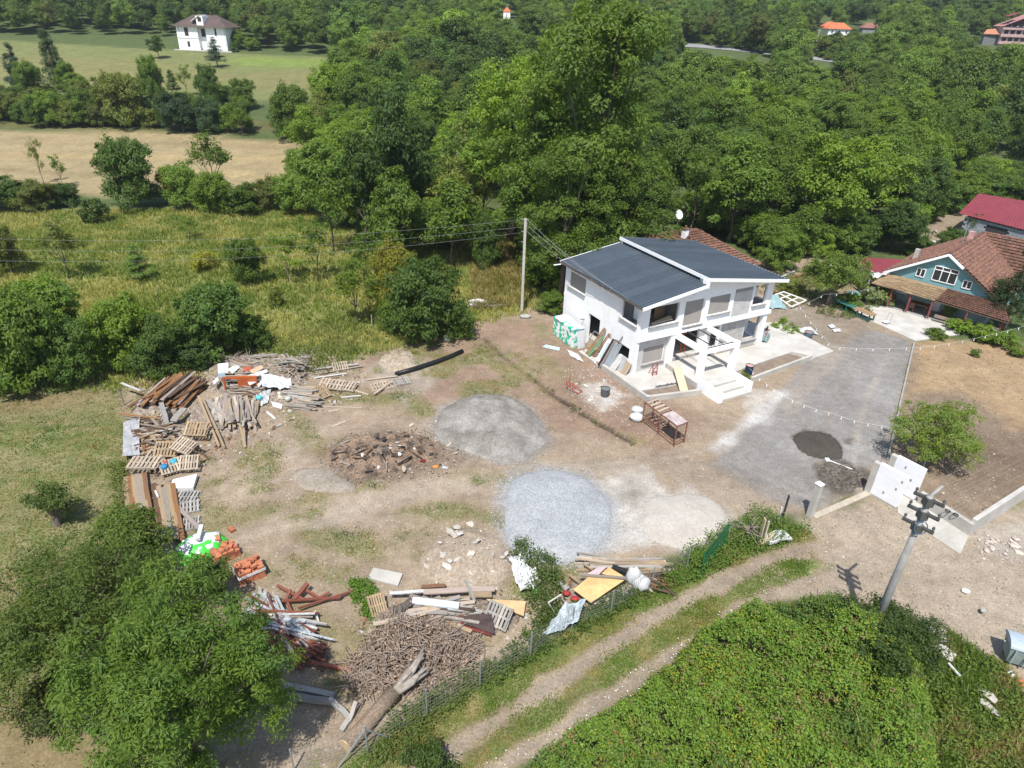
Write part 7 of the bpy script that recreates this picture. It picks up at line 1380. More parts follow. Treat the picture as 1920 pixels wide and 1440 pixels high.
# 7 heap of white and rusty profiles
gst = '{l} {c} steel profile in the heap beside the ash tree'; gsr = '{l} {c} rusty steel profile in the heap beside the ash tree'
fan((470, 1120), (610, 1190), (445, 1165), 34, (1.6, 4.4), .30, .45, ['steel', 'white', 'steel', 'silver', 'grey', 'redbrown', 'steel'], (.06, .12), (.05, .09), gst, 'pale steel profiles', ang=.25, cat='steel profile', name='beam', mesh=PIPE[0])
fan((470, 1150), (610, 1225), (450, 1180), 16, (2.5, 4.2), .14, .4, ['redbrown', 'dark', 'redbrown'], (.08, .13), (.06, .1), gsr, 'rusty steel profiles', cat='steel profile', name='beam', mesh=PIPE[0])
for a, l in (((552, 1124, 577, 1094, .3, .5, .2, .14), 'thick red brown profile standing up out of the profile heap'), ((520, 1098, 570, 1125, .3, .3, .12, .1), 'red brown profile under the upright one'), ((566, 1102, 600, 1122, .35, .2, .12, .1), 'short red brown profile right of the upright one'), ((535, 1128, 545, 1105, .2, .4, .12, .1), 'dark red profile left of the upright one'), ((560, 1140, 662, 1108, .3, .25, .09, .07), 'long thin rusty bar reaching over the grass'), ((510, 1128, 640, 1120, .3, .25, .14, .08), 'brown flat profile across the top of the profile heap'), ((560, 1215, 610, 1225, .25, .2, .12, .1), 'rusty square tube at the near end of the profile heap'), ((500, 1225, 665, 1258, .25, .15, .16, .12), 'long dark red beam along the near side of the profile heap'), ((590, 1145, 597, 1165, .5, .1, .08, .06), 'short pale post standing in the profile heap'), ((600, 1120, 618, 1110, .2, .3, .1, .06), 'dark short bar by the weeds')):
    x0, y0, x1, y1, z0, z1, w, t = a; plank(P(x0, y0, z0), P(x1, y1, z1), w, t, 'white' if 'pale' in l else 'redbrown', l, None, 'steel profile', 'beam', PIPE[0])
for a, l in (((530, 1285, 625, 1305, .2, .2, .22, .2), 'old grey wooden beam in the tree shade'), ((530, 1305, 620, 1315, .2, .2, .22, .2), 'second grey beam in front of the first in the tree shade'), ((618, 1310, 655, 1348, .3, .1, .2, .18), 'grey beam end sticking into the sun'), ((655, 1350, 668, 1315, .1, .5, .16, .12), 'short grey post leaning on the beam end'), ((640, 1370, 655, 1350, .1, .1, .2, .15), 'grey timber stub beside the log'), ((535, 1240, 600, 1248, .15, .15, .14, .1), 'dark beam in the tree shade')): pk(*a, 'silver' if 'dark' not in l else 'dark', l, cat='beam', name='beam')
# 8 lower plank heap
core([(690, 1150), (760, 1125), (860, 1118), (950, 1125), (985, 1140), (960, 1180), (900, 1195), (820, 1190), (740, 1185), (700, 1175)], .2, 'plank_heap', 'heap of rotten planks and sheets at the near side of the yard', (0.13, 0.10, 0.075), (0.27, 0.22, 0.17))
fan((740, 1140), (900, 1140), (745, 1168), 56, (1.4, 3.2), .22, .62, ['grey', 'silver', 'pale', 'tan', 'dark', 'pink'], (.10, .20), (.03, .06), '{l} {c} plank in the heap at the near side of the yard', 'planks of the near heap')
for a, w, c, l in (((731, 1112, 796, 1108, .5, .5), .16, 'white', 'bright white beam on the left of the near plank heap'), ((795, 1110, 925, 1104, .5, .5), .3, 'pink', 'long pinkish board behind the near plank heap'), ((790, 1100, 835, 1098, .3, .3), .2, 'brown', 'dark brown board behind the long pinkish one'), ((880, 1116, 922, 1114, .5, .45), .35, 'tan', 'wide tan board end behind the near plank heap'), ((873, 1088, 890, 1128, 1.3, .5), .12, 'silver', 'grey branch sticking up behind the near plank heap'), ((700, 1170, 745, 1160, .4, .4), .22, 'pale', 'pale board at the left end of the near plank heap'), ((805, 1128, 808, 1160, .8, .4), .22, 'tan', 'tan board standing up in the near plank heap'), ((846, 1131, 905, 1148, .75, .55), .12, 'silver', 'pale lath across the near plank heap'), ((840, 1142, 902, 1150, .7, .5), .08, 'white', 'white lath across the near plank heap')): pk(*a, w, .06, c, l)
m = MB(); m.tube([(0, 0, 0), (2.1, 0, .05)], .17, 10); o = m.build('gutter', PAINT); o.location = P(775, 1126, .75); o.rotation_euler = (0, 0, -.12); o.color = (.66, .70, .74, 1); tag(o, 'pale blue white tube lying on the near plank heap', 'tube')
sheet([(912, 1123), (986, 1127), (982, 1155), (928, 1134)], (.55, .45, .35, .5), .03, (0.55, 0.41, 0.24), 'plywood sheet at the right end of the near plank heap', mat=M('plywood', (0.56, 0.40, 0.21), .8, (0.45, 0.31, 0.16), 1.5, fine=.08))
def corrugated(corners, zs, col, label, n=11):
    c = [Vector(map(float, P(*q, z))) for q, z in zip(corners, zs)]; o0 = c[0].copy(); m = MB(); vs = []; rows = 4
    for j in range(rows + 1):
        a = c[0].lerp(c[3], j / rows); b = c[1].lerp(c[2], j / rows)
        for i in range(2 * n + 1): vs.append(a.lerp(b, i / (2 * n)) - o0 + Vector((0, 0, (.05 if i % 2 else 0) + .06 * math.sin(j * 1.7 + i * .2))))
    k = 2 * n + 1; m.add(vs, [(j * k + i, j * k + i + 1, (j + 1) * k + i + 1, (j + 1) * k + i) for j in range(rows) for i in range(k - 1)]); o = m.build('corrugated_sheet', PAINT); o.location = o0; o.color = (*col, 1); return tag(o, label, 'sheet')
corrugated([(872, 1156), (922, 1150), (928, 1188), (866, 1172)], (.55, .6, .35, .3), (0.085, 0.06, 0.055), 'dark brown corrugated sheet on the near plank heap'); corrugated([(862, 1168), (890, 1165), (925, 1192), (880, 1185)], (.3, .3, .2, .15), (0.20, 0.05, 0.045), 'red corrugated sheet under the dark brown one'); corrugated([(845, 1158), (870, 1156), (868, 1166), (848, 1166)], (.4, .4, .3, .3), (0.22, 0.06, 0.05), 'small red sheet left of the dark brown one', 5); corrugated([(735, 1150), (770, 1120), (782, 1130), (745, 1158)], (.4, .8, .75, .35), (0.10, 0.085, 0.075), 'bent dark sheet at the left of the near plank heap', 6)
sheet([(690, 1083), (700, 1064), (755, 1075), (746, 1098)], (.12, .12, .14, .12), .1, (0.52, 0.50, 0.47), 'flat concrete board lying alone on the yard earth', 'slab', 'slab', CONC)
# 9 plywood, sacks and tarpaulin by the fence
core([(1050, 1120), (1090, 1075), (1180, 1070), (1230, 1080), (1200, 1110), (1110, 1140)], .22, 'scrap_heap', 'scrap heap under the plywood by the wire fence')
PLY = M('plywood2', (0.60, 0.40, 0.18), .75, (0.50, 0.32, 0.14), .9, fine=.1, bscale=5)
sheet([(1075, 1105), (1104, 1081), (1173, 1086), (1108, 1130)], (.75, .75, .65, .5), .03, 'tan', 'large warm yellow plywood sheet by the wire fence', mat=PLY); sheet([(1128, 1075), (1142, 1063), (1172, 1082), (1168, 1086)], (.8, .8, .75, .7), .03, 'tan', 'plywood strip behind the large plywood sheet', mat=PLY); sheet([(1098, 1078), (1120, 1064), (1138, 1062), (1120, 1080)], (.7, .7, .7, .7), .03, (0.52, 0.40, 0.40), 'pinkish board behind the large plywood sheet')
fan((1092, 1050), (1235, 1058), (1100, 1068), 24, (2.2, 4.4), .06, .35, ['pale', 'tan', 'silver', 'pale'], (.08, .16), (.04, .08), '{l} {c} batten in the bundle behind the plywood', 'bundle of pale battens')
fan((1180, 1075), (1228, 1085), (1200, 1100), 14, (.8, 1.8), .5, .4, ['brown', 'dark', 'grey', 'tan'], (.06, .12), (.03, .05), '{l} {c} stick beside the white sacks', 'sticks beside the white sacks')
for a, w, c, l in (((1088, 1078, 1172, 1084, .8, .75), .14, 'grey', 'grey batten across the top edge of the large plywood sheet'), ((1148, 1062, 1182, 1075, .7, .6), .28, (0.03, 0.03, 0.03), 'black foam strip beside the white sacks'), ((1048, 1092, 1064, 1105, .5, .4), .28, 'silver', 'grey board left of the large plywood sheet'), ((1096, 1058, 1110, 1068, .3, .4), .12, 'tan', 'tan stub behind the plywood'), ((1068, 1078, 1085, 1092, .3, .5), .1, 'tan', 'short tan stick left of the plywood')): pk(*a, w, .07, c, l)
def sack(x, y, s, lab, seed, mat, z=.3, sz=(1, 1, 1)):
    r = np.random.default_rng(seed); nu, nv = 20, 12; u, v = np.meshgrid(np.linspace(0, 2 * np.pi, nu), np.linspace(-np.pi / 2, np.pi / 2, nv)); d = np.stack([np.cos(u) * np.cos(v), np.sin(u) * np.cos(v), np.sin(v)], -1); f = fbm(d[..., 0] * 2 + seed * 3 + d[..., 2], d[..., 1] * 2 + d[..., 2] * 1.5, .8, 3, seed); f[:, -1] = f[:, 0]; p = d * (s * (.8 + .4 * f))[..., None] * np.array(sz)
    k = (np.arange(nv - 1)[:, None] * nu + np.arange(nu - 1)[None]).ravel(); o = put('sack', npmesh('sack', p.reshape(-1, 3), np.full(len(k), 4), np.stack([k, k + 1, k + nu + 1, k + nu], -1).ravel(), mat, True)); o.location = P(x, y, z); return tag(o, lab, 'sack')
SACK = M('sack_white', (0.54, 0.54, 0.535), .6, (0.42, 0.43, 0.43), 4, fine=.05, bump=.3, bscale=8)
sack(1188, 1080, .46, 'tall white sack leaning on the plywood', 3, SACK, .6, (.8, .7, 1.2)); sack(1202, 1093, .44, 'round white sack in front of the tall one', 5, SACK, .4, (1, .9, .9)); cloth('plastic_sheet', [(952, 1042), (972, 1040), (1014, 1090), (975, 1112)], (.15, .2, .35, .15), SACK, 'torn white plastic sheet beside the spoil heap', .26, 30, 22, 7, 'plastic sheet', .35, .9); cloth('plastic_sheet', [(975, 1070), (1005, 1068), (1012, 1092), (982, 1100)], (.3, .45, .3, .3), SACK, 'crumpled white sack on the torn plastic sheet', .3, 22, 18, 8, 'sack', .3, .7); sack(1195, 768, .42, 'upper white sack beside the rusty rack', 11, SACK, .6, (1, .8, .6)); sack(1194, 782, .45, 'lower white sack beside the rusty rack', 12, SACK, .25, (1.1, .9, .7))
sack(896, 566, .5, 'white foam rolls lying in the grass left of the pale pole', 14, SACK, .3, (1.8, .5, .6)); sack(884, 572, .4, 'smaller white roll beside the white foam rolls', 15, SACK, .2, (.6, 1.4, .6)); sack(985, 593, .4, 'grey sack at the foot of the pale pole', 16, M('sack_grey', (0.36, 0.35, 0.33), .8), .15, (1.3, .7, .5)); sack(838, 635, .3, 'grey rag at the far corner of the yard', 17, SACK, .15)
for x, y, c, lab in ((1003, 1094, (0.55, 0.06, 0.03), 'red rag on the torn white sacks'), (1006, 1108, (0.10, 0.52, 0.08), 'green rag on the torn white sacks'), (1062, 1112, (0.33, 0.03, 0.03), 'red cloth left of the large plywood sheet'), (1078, 1122, (0.36, 0.035, 0.035), 'red cloth at the near corner of the plywood'), (1893, 1262, (0.70, 0.74, 0.78), 'pale rag below the dumpster'), (1916, 1280, (0.62, 0.20, 0.10), 'orange bag at the picture edge below the dumpster'), (1811, 1108, (0.72, 0.72, 0.72), 'white bag lying on the lane')):
    o = sack(x, y, .17, lab, x % 50, PAINT, .25 if x < 1100 else .1, (1.2, .9, .6)); o.color = (*c, 1); o['category'] = 'rag'
def frame_w():
    t = empty('window_frame', P(1030, 1130), 0, 'thin whitish window frame standing in the weeds', 'frame'); o = np.array(P(1030, 1130)); q = [P(1028, 1130, .9) - o, P(1052, 1115, .9) - o, P(1060, 1135, .1) - o, P(1042, 1152, .1) - o]; m = MB()
    for i in range(4): m.beam(q[i], q[(i + 1) % 4], .06, .05)
    m.build('bars', M('pale_frame', (0.55, 0.51, 0.46), .8), t)
frame_w()
cloth('tarpaulin', [(1012, 1196), (1060, 1135), (1098, 1128), (1085, 1172)], (.12, .95, 1.05, .45), GREYTARP, 'crumpled blue grey tarpaulin hung over the wire fence', .28, seed=9, sc=.55, ragged=.5)
m = MB(); m.tube([P(x, y, z) - P(740, 700) for x, y, z in ((742, 701, .2), (775, 692, .2), (815, 679, .2), (845, 668, .18), (867, 658, .17))], .17, 12); o = m.build('drain_pipe', M('black_plastic', (0.016, 0.017, 0.019), .45, fine=0), None, True); o.location = P(740, 700); tag(o, 'long black plastic pipe lying on the bare earth', 'pipe')
# 10 felled log and dry brush
def log():
    a, b = P(648, 1398, .28), P(738, 1300, .32); t = empty('felled_log', a, 0, 'thick felled log with a pale cut end beside the wire fence', 'log'); a0 = Vector(map(float, a)); B = Vector(map(float, b)) - a0; bk = M('log_bark', (0.30, 0.225, 0.16), .95, (0.17, 0.125, 0.09), 4, stretch=(3, 3, 1), fine=.2, bump=.8, bscale=9)
    m = MB(); m.tube([(0, 0, 0), B * .3 + Vector((.05, 0, 0)), B * .65, B], [.30, .30, .29, .34], 14); m.build('trunk', bk, t, True); d = B.normalized(); m = MB(); m.tube([-d * .03, -d * .002], [.27, .29], 14); m.build('cut_end', M('cut_wood', (0.55, 0.40, 0.23), .85), t)
    rr = random.Random(6)
    for k in range(10):
        e = Vector(map(float, P(rr.uniform(755, 815), rr.uniform(1195, 1275), rr.uniform(.4, 1.2)))) - a0; mm = B.lerp(e, .5) + Vector((rr.uniform(-.2, .2), rr.uniform(-.2, .2), .1)); m = MB(); m.tube([B * .96, mm, e], [.17, .11, .04], 8); m.build('limb', M('limb_bark', (0.34, 0.30, 0.26), .95, (0.22, 0.19, 0.16), 5, bump=.5), t, True)
log()
def brush():
    q = spread_in([(650, 1240), (700, 1195), (720, 1150), (800, 1135), (850, 1170), (905, 1210), (890, 1270), (820, 1300), (740, 1290), (690, 1310), (650, 1290)], 900, 91); r = np.random.default_rng(4); poly = PP([(650, 1240), (720, 1150), (800, 1135), (850, 1170), (905, 1210), (890, 1270), (820, 1300), (690, 1310)]); d = seg_dist(poly, q[:, 0], q[:, 1]); z = np.clip(d * .55, .1, .95) * r.random(len(q)) ** .6
    p = np.stack([q[:, 0], q[:, 1], z + .05], 1); bm_ = attr_leaf('dry_leaves', 'leafcol', .15, (1.25, 1.1, .95), (.75, .75, .8)); o = put('dry_brush', leaves_mesh('dry_brush', p, np.full(len(p), .28), 8, np.tile([0, 0, 1.0], (len(p), 1)), .15, .06, .8, .35, .4, .1, 92, bm_)); n = len(p) * 8; c = np.tile(np.array([0.33, 0.26, 0.205, 1.0]), (4 * n, 1)) * np.repeat(r.uniform(.45, 1.3, (n, 1)), 4, 0); c[:, 3] = 1
    at = o.data.attributes.new('leafcol', 'FLOAT_COLOR', 'POINT'); at.data.foreach_set('color', c.astype(np.float32).ravel()); tag(o, 'heap of brown withered branches and leaves around the felled log', kind='stuff')
    m = MB(); rr = random.Random(9)
    for i in range(1100):
        x, y, zz = p[rr.randrange(len(p))]; a = rr.uniform(0, 6.28); L = rr.uniform(.3, .9); e = (x + math.cos(a) * L, y + math.sin(a) * L, max(.03, zz + rr.uniform(-.25, .3))); m.tube([(x, y, zz), ((x + e[0]) / 2 + rr.uniform(-.06, .06), (y + e[1]) / 2, (zz + e[2]) / 2 + .05), e], [.028, .02, .01], 4, False)
    tag(m.build('dry_twigs', M('twig', (0.27, 0.22, 0.18), .95, (0.18, 0.14, 0.11), 3)), 'tangle of bare grey twigs in the withered brush heap', kind='stuff')
    m = MB()
    for x0, y0, x1, y1 in ((400, 672, 470, 668), (560, 676, 590, 660), (1395, 1000, 1410, 985), (880, 575, 940, 570)):
        for i in range(26):
            a = P(rr.uniform(x0, x1), rr.uniform(min(y0, y1), max(y0, y1)), .3 + rr.random() * .6); th = rr.uniform(0, 6.28); L = rr.uniform(.4, 1.3); e = a + np.array([math.cos(th) * L, math.sin(th) * L, rr.uniform(-.3, .35)]); e[2] = max(e[2], .05); m.tube([a, (a + e) / 2 + [0, 0, .06], e], [.02, .015, .007], 4, False)
    tag(m.build('bare_branches', M('branch_grey', (0.33, 0.27, 0.22), .95, (0.2, 0.16, 0.13), 3)), 'bare thin branches thrown on the far side of the heaps', kind='stuff')
brush()
# 11 stones and rubble
ROCK = []
def rock_mesh(seed):
    r = random.Random(seed); import bmesh; bm = bmesh.new(); bmesh.ops.create_icosphere(bm, subdivisions=1, radius=1)
    for v in bm.verts: v.co = v.co * r.uniform(.65, 1.15); v.co.z *= .62; v.co.x *= 1.25
    me = bpy.data.meshes.new('chunk'); bm.to_mesh(me); bm.free(); me.materials.append(M('rubble', (1, 1, 1), .95, (0.8, 0.78, 0.75), 2, objcol=True, rnd=.15, fine=.12, bscale=6, bump=.3)); return me
ROCK = [rock_mesh(s) for s in range(6)]
def chunk(x, y, s, col, label, group, z=0.0, flat=1.0):
    p = P(x, y); p[2] = z; o = put('concrete_chunk' if s > .12 else 'stone', ROCK[RN.randrange(6)], None, p + [0, 0, s * .3], (RN.gauss(0, .2), RN.gauss(0, .2), RN.uniform(0, 6.28)), (s, s * RN.uniform(.6, 1), s * flat), color=jit(col)); return tag(o, label, 'rubble', group)
def heap_z(fn, x, y): p = P(x, y); p = P(x, y, fn(p[0], p[1])); return fn(p[0], p[1])
for i in range(60):
    x, y = RN.uniform(800, 950), RN.uniform(990, 1105); z = heap_z(hz_spoil, x, y)
    if z > .08: chunk(x, y, RN.choice([.06, .08, .1, .12, .16, .22]), (0.55, 0.51, 0.45), ('tiny' if i % 3 == 0 else 'small' if i % 3 == 1 else 'angular') + ' pale concrete chunk on the ' + ('left' if x < 850 else 'middle' if x < 900 else 'right') + (' back' if y < 1045 else ' front') + ' of the earth spoil heap', 'rubble of the spoil heap', z, .7)
for x, y, s, lab in ((879, 985, .32, 'largest pale boulder at the back of the spoil heap'), (848, 1013, .38, 'flat broken slab on the far slope of the spoil heap'), (838, 1073, .3, 'square slab piece on the near slope of the spoil heap'), (798, 1027, .2, 'round pale stone at the left foot of the spoil heap'), (939, 988, .18, 'white stone between spoil heap and gravel'), (905, 988, .22, 'flat stone at the back right of the spoil heap')): chunk(x, y, s, (0.60, 0.56, 0.49), lab, None, heap_z(hz_spoil, x, y), .6)
for i in range(70):
    x, y = RN.uniform(610, 860), RN.uniform(815, 890); z = heap_z(hz_burn, x, y); q = RN.random(); col = (0.05, 0.045, 0.04) if q < .5 else (0.22, 0.165, 0.12) if q < .8 else (0.55, 0.53, 0.5)
    if z > .06: chunk(x, y, RN.choice([.07, .1, .14, .18]), col, ('charred' if q < .5 else 'earthy' if q < .8 else 'pale') + ' lump in the burnt heap', 'lumps of the burnt heap', z, .7)
for i in range(44):
    x, y = RN.uniform(620, 830), RN.uniform(820, 885); z = heap_z(hz_burn, x, y); a = RN.uniform(0, 6.28); p = P(x, y, z + .06); v = np.array([math.cos(a), math.sin(a), RN.gauss(0, .15)]) * RN.uniform(.2, .6)
    if z > .1: plank(p - v, p + v, RN.uniform(.05, .1), .04, RN.choice([(0.03, 0.027, 0.025), (0.12, 0.08, 0.05), 'brown', 'grey']), 'burnt stick in the burnt heap', 'burnt sticks', 'stick', 'stick')
for x, y, c, s, lab in ((705, 848, (0.05, 0.05, 0.05), .2, 'black lump at the far left of the burnt heap'), (733, 842, (0.7, 0.7, 0.68), .12, 'white lump in the middle of the burnt heap'), (752, 845, (0.62, 0.6, 0.55), .22, 'pale rag in the burnt heap'), (793, 867, (0.22, 0.03, 0.03), .2, 'dark red tin in front of the burnt heap'), (817, 876, (0.65, 0.25, 0.05), .18, 'orange scrap in front of the burnt heap'), (835, 878, (0.7, 0.7, 0.7), .2, 'white scrap right of the orange one'), (758, 882, (0.55, 0.47, 0.36), .28, 'flat pale stone in front of the burnt heap'), (844, 834, (0.66, 0.58, 0.44), .22, 'cream stone between burnt heap and sand heap'), (772, 798, (0.66, 0.62, 0.52), .2, 'cream stone behind the burnt heap'), (855, 850, (0.58, 0.48, 0.42), .2, 'pinkish stone between burnt heap and sand heap'), (818, 790, (0.72, 0.72, 0.7), .1, 'white stone at the left foot of the sand heap')): chunk(x, y, s, c, lab, None, max(0, heap_z(hz_burn, x, y)), .7)
for i in range(90):
    x, y = RN.choice([(RN.uniform(1090, 1330), RN.uniform(870, 1040)), (RN.uniform(1540, 1700), RN.uniform(970, 1130)), (RN.uniform(1830, 1920), RN.uniform(1000, 1060)), (RN.uniform(1700, 1900), RN.uniform(850, 950)), (RN.uniform(1060, 1190), RN.uniform(690, 790)), (RN.uniform(450, 950), RN.uniform(760, 1000))]); chunk(x, y, RN.choice([.03, .04, .05, .07]), (0.62, 0.58, 0.52), 'small pale stone lying on the bare ground', 'small stones on the ground', 0, .7)
for i in range(26):
    x, y = RN.uniform(1835, 1915), RN.uniform(1010, 1040); chunk(x, y, RN.choice([.1, .14, .2]), (0.58, 0.50, 0.43), 'stone in the rubble along the long low wall', 'rubble along the low wall', 0, .8)
for i in range(34):
    x, y = RN.choice([(RN.uniform(1725, 1800), RN.uniform(425, 470)), (RN.uniform(1800, 1840), RN.uniform(440, 462))]); chunk(x, y, RN.choice([.2, .3, .45]), (0.60, 0.56, 0.50), 'pale stone in the heap behind the teal house', 'stones behind the teal house', 0, .8)
for i in range(24):
    x, y = RN.uniform(1080, 1170), RN.uniform(715, 755); chunk(x, y, RN.choice([.08, .12, .18]), (0.62, 0.58, 0.52), 'broken plaster piece before the near house corner', 'broken plaster before the house', 0, .7)
for a, w, c, l in (((1436, 1012, 1478, 1003, .3, .35), .7, 'white', 'white slab thrown on the fence weeds'), ((1425, 1018, 1452, 1000, .3, .5), .25, 'pale', 'pale board under the white slab')): pk(*a, w, .1, c, l)
sheet([(1717, 1166), (1773, 1181), (1776, 1208), (1722, 1197)], (.35, .35, .3, .3), .12, 'pink', 'worn concrete board lying on rubble by the lane', 'slab', 'slab', M('worn_slab', (0.50, 0.46, 0.42), .9, (0.40, 0.36, 0.33), 2, fine=.12))
pk(1778, 1243, 1800, 1268, .5, .4, .1, .06, 'white', 'white pipe in the roadside weeds', cat='pipe', name='pipe', mesh=PIPE[0])
for x, y, w in ((1762, 1232, .5), (1845, 1310, .4), (1850, 1335, .4), (1840, 1150, .2)): chunk(x, y, w, (0.52, 0.48, 0.43), f'broken concrete lump on the roadside bank near {"the worn slab" if x < 1800 else "the weeds" if y > 1320 else "the rubble"}' if y > 1200 else 'pale clod on the lane', None, .15, .6)

# 12 fine litter: splinters, chips and scattered gravel, too small to pick apart
def litter(name, px, n, label, cols, s, seed, near=None):
    q = spread_in(px, n * (3 if near else 1), seed); r = np.random.default_rng(seed)
    if near is not None: d = seg_dist(PP(near), q[:, 0], q[:, 1]); q = q[r.random(len(q)) < np.exp(-(d / .55) ** 2)][:n]
    p = tufts_at(q); n = len(p); a = r.uniform(0, 6.283, n); L = s * r.uniform(.4, 1.6, n); W = L * r.uniform(.25, .8, n); H = L * r.uniform(.15, .5, n); c, sn = np.cos(a), np.sin(a)
    v = []
    for sx, sy, z in ((-1, -1, 0), (1, -1, 0), (1, 1, 0), (-1, 1, 0), (-.7, -.6, 1), (.8, -.7, 1), (.6, .7, 1), (-.8, .6, 1)):
        x, y = sx * L / 2, sy * W / 2; v.append(np.stack([p[:, 0] + x * c - y * sn, p[:, 1] + x * sn + y * c, p[:, 2] + z * H + .005], 1))
    v = np.stack(v, 1).reshape(-1, 3); F = np.array([[4, 5, 6, 7], [0, 1, 5, 4], [1, 2, 6, 5], [2, 3, 7, 6], [3, 0, 4, 7]]); lp = (np.arange(n)[:, None, None] * 8 + F[None]).reshape(-1); cc = np.array(cols)[r.integers(0, len(cols), n)] * r.uniform(.7, 1.2, (n, 1)); cc = np.concatenate([cc, np.ones((n, 1))], 1)
    tag(put(name, npmesh(name, v, np.full(5 * n, 4), lp, FILLM, False, {'bcol': np.repeat(cc, 8, 0)})), label, kind='stuff')
woodc = [(.36, .30, .23), (.26, .19, .12), (.42, .37, .3), (.16, .11, .08), (.36, .30, .23), (.26, .19, .12), (.5, .5, .48), (.3, .16, .08)]; stonec = [(.42, .38, .32), (.5, .47, .42), (.33, .29, .24), (.22, .19, .16)]; gravc = [(.36, .38, .40), (.30, .32, .34), (.42, .44, .46)]
litter('wood_litter', [(236, 860), (250, 720), (360, 660), (600, 650), (690, 690), (680, 750), (560, 785), (480, 840), (400, 870), (380, 920), (330, 1010), (240, 1000)], 1500, 'splinters and scraps scattered round the board and pallet heaps', woodc, .17, 301)
litter('wood_litter', [(650, 1180), (730, 1110), (950, 1100), (1000, 1150), (940, 1210), (700, 1210)], 600, 'splinters and scraps round the near plank heap', woodc, .14, 302)
litter('wood_litter', [(1040, 1100), (1085, 1045), (1245, 1050), (1230, 1110), (1100, 1150)], 300, 'scraps round the plywood by the wire fence', woodc, .13, 303)
litter('wood_litter', [(590, 850), (640, 815), (800, 800), (880, 850), (860, 890), (680, 915), (600, 890)], 900, 'charred crumbs and scraps in and around the burnt heap', [(.05, .04, .035), (.16, .11, .08), (.12, .09, .07), (.3, .24, .18), (.45, .43, .4), (.22, .13, .08)], .085, 304)
litter('scattered_gravel', [(900, 850), (1190, 860), (1200, 1040), (1060, 1090), (920, 1060)], 2200, 'loose gravel scattered round the edge of the gravel heap', gravc, .06, 305, [(948, 905), (975, 888), (1030, 880), (1085, 890), (1120, 918), (1148, 950), (1152, 985), (1125, 1030), (1060, 1060), (985, 1050), (950, 1015), (942, 960)])
litter('scattered_gravel', [(790, 720), (1060, 730), (1060, 890), (800, 870)], 1200, 'loose grit scattered round the grey sand heap', [(.27, .25, .22), (.22, .2, .18)], .06, 306, [(812, 790), (828, 765), (868, 746), (905, 739), (955, 742), (990, 765), (1022, 795), (1030, 825), (1005, 850), (960, 872), (920, 868), (885, 852), (830, 835), (815, 812)])
litter('loose_stones', [(400, 840), (700, 700), (1050, 610), (1190, 730), (1400, 780), (1540, 960), (1250, 1040), (960, 1100), (640, 1280), (430, 1100)], 3000, 'small loose stones and clods over the yard earth', stonec, .055, 307)
litter('loose_stones', [(1500, 985), (1700, 920), (1920, 1030), (1920, 1240), (1640, 1130), (1430, 1090)], 1300, 'small loose stones on the lane', stonec, .06, 308)
litter('loose_stones', [(1716, 650), (1920, 660), (1920, 930), (1830, 980), (1690, 900)], 1200, 'clods and small stones on the bare garden bed', [(.26, .2, .15), (.2, .15, .11), (.42, .37, .31)], .075, 309)
litter('loose_stones', [(1050, 690), (1130, 680), (1215, 750), (1180, 800), (1080, 760)], 500, 'plaster crumbs and stones before the near house corner', [(.5, .47, .43), (.4, .35, .3)], .08, 310)
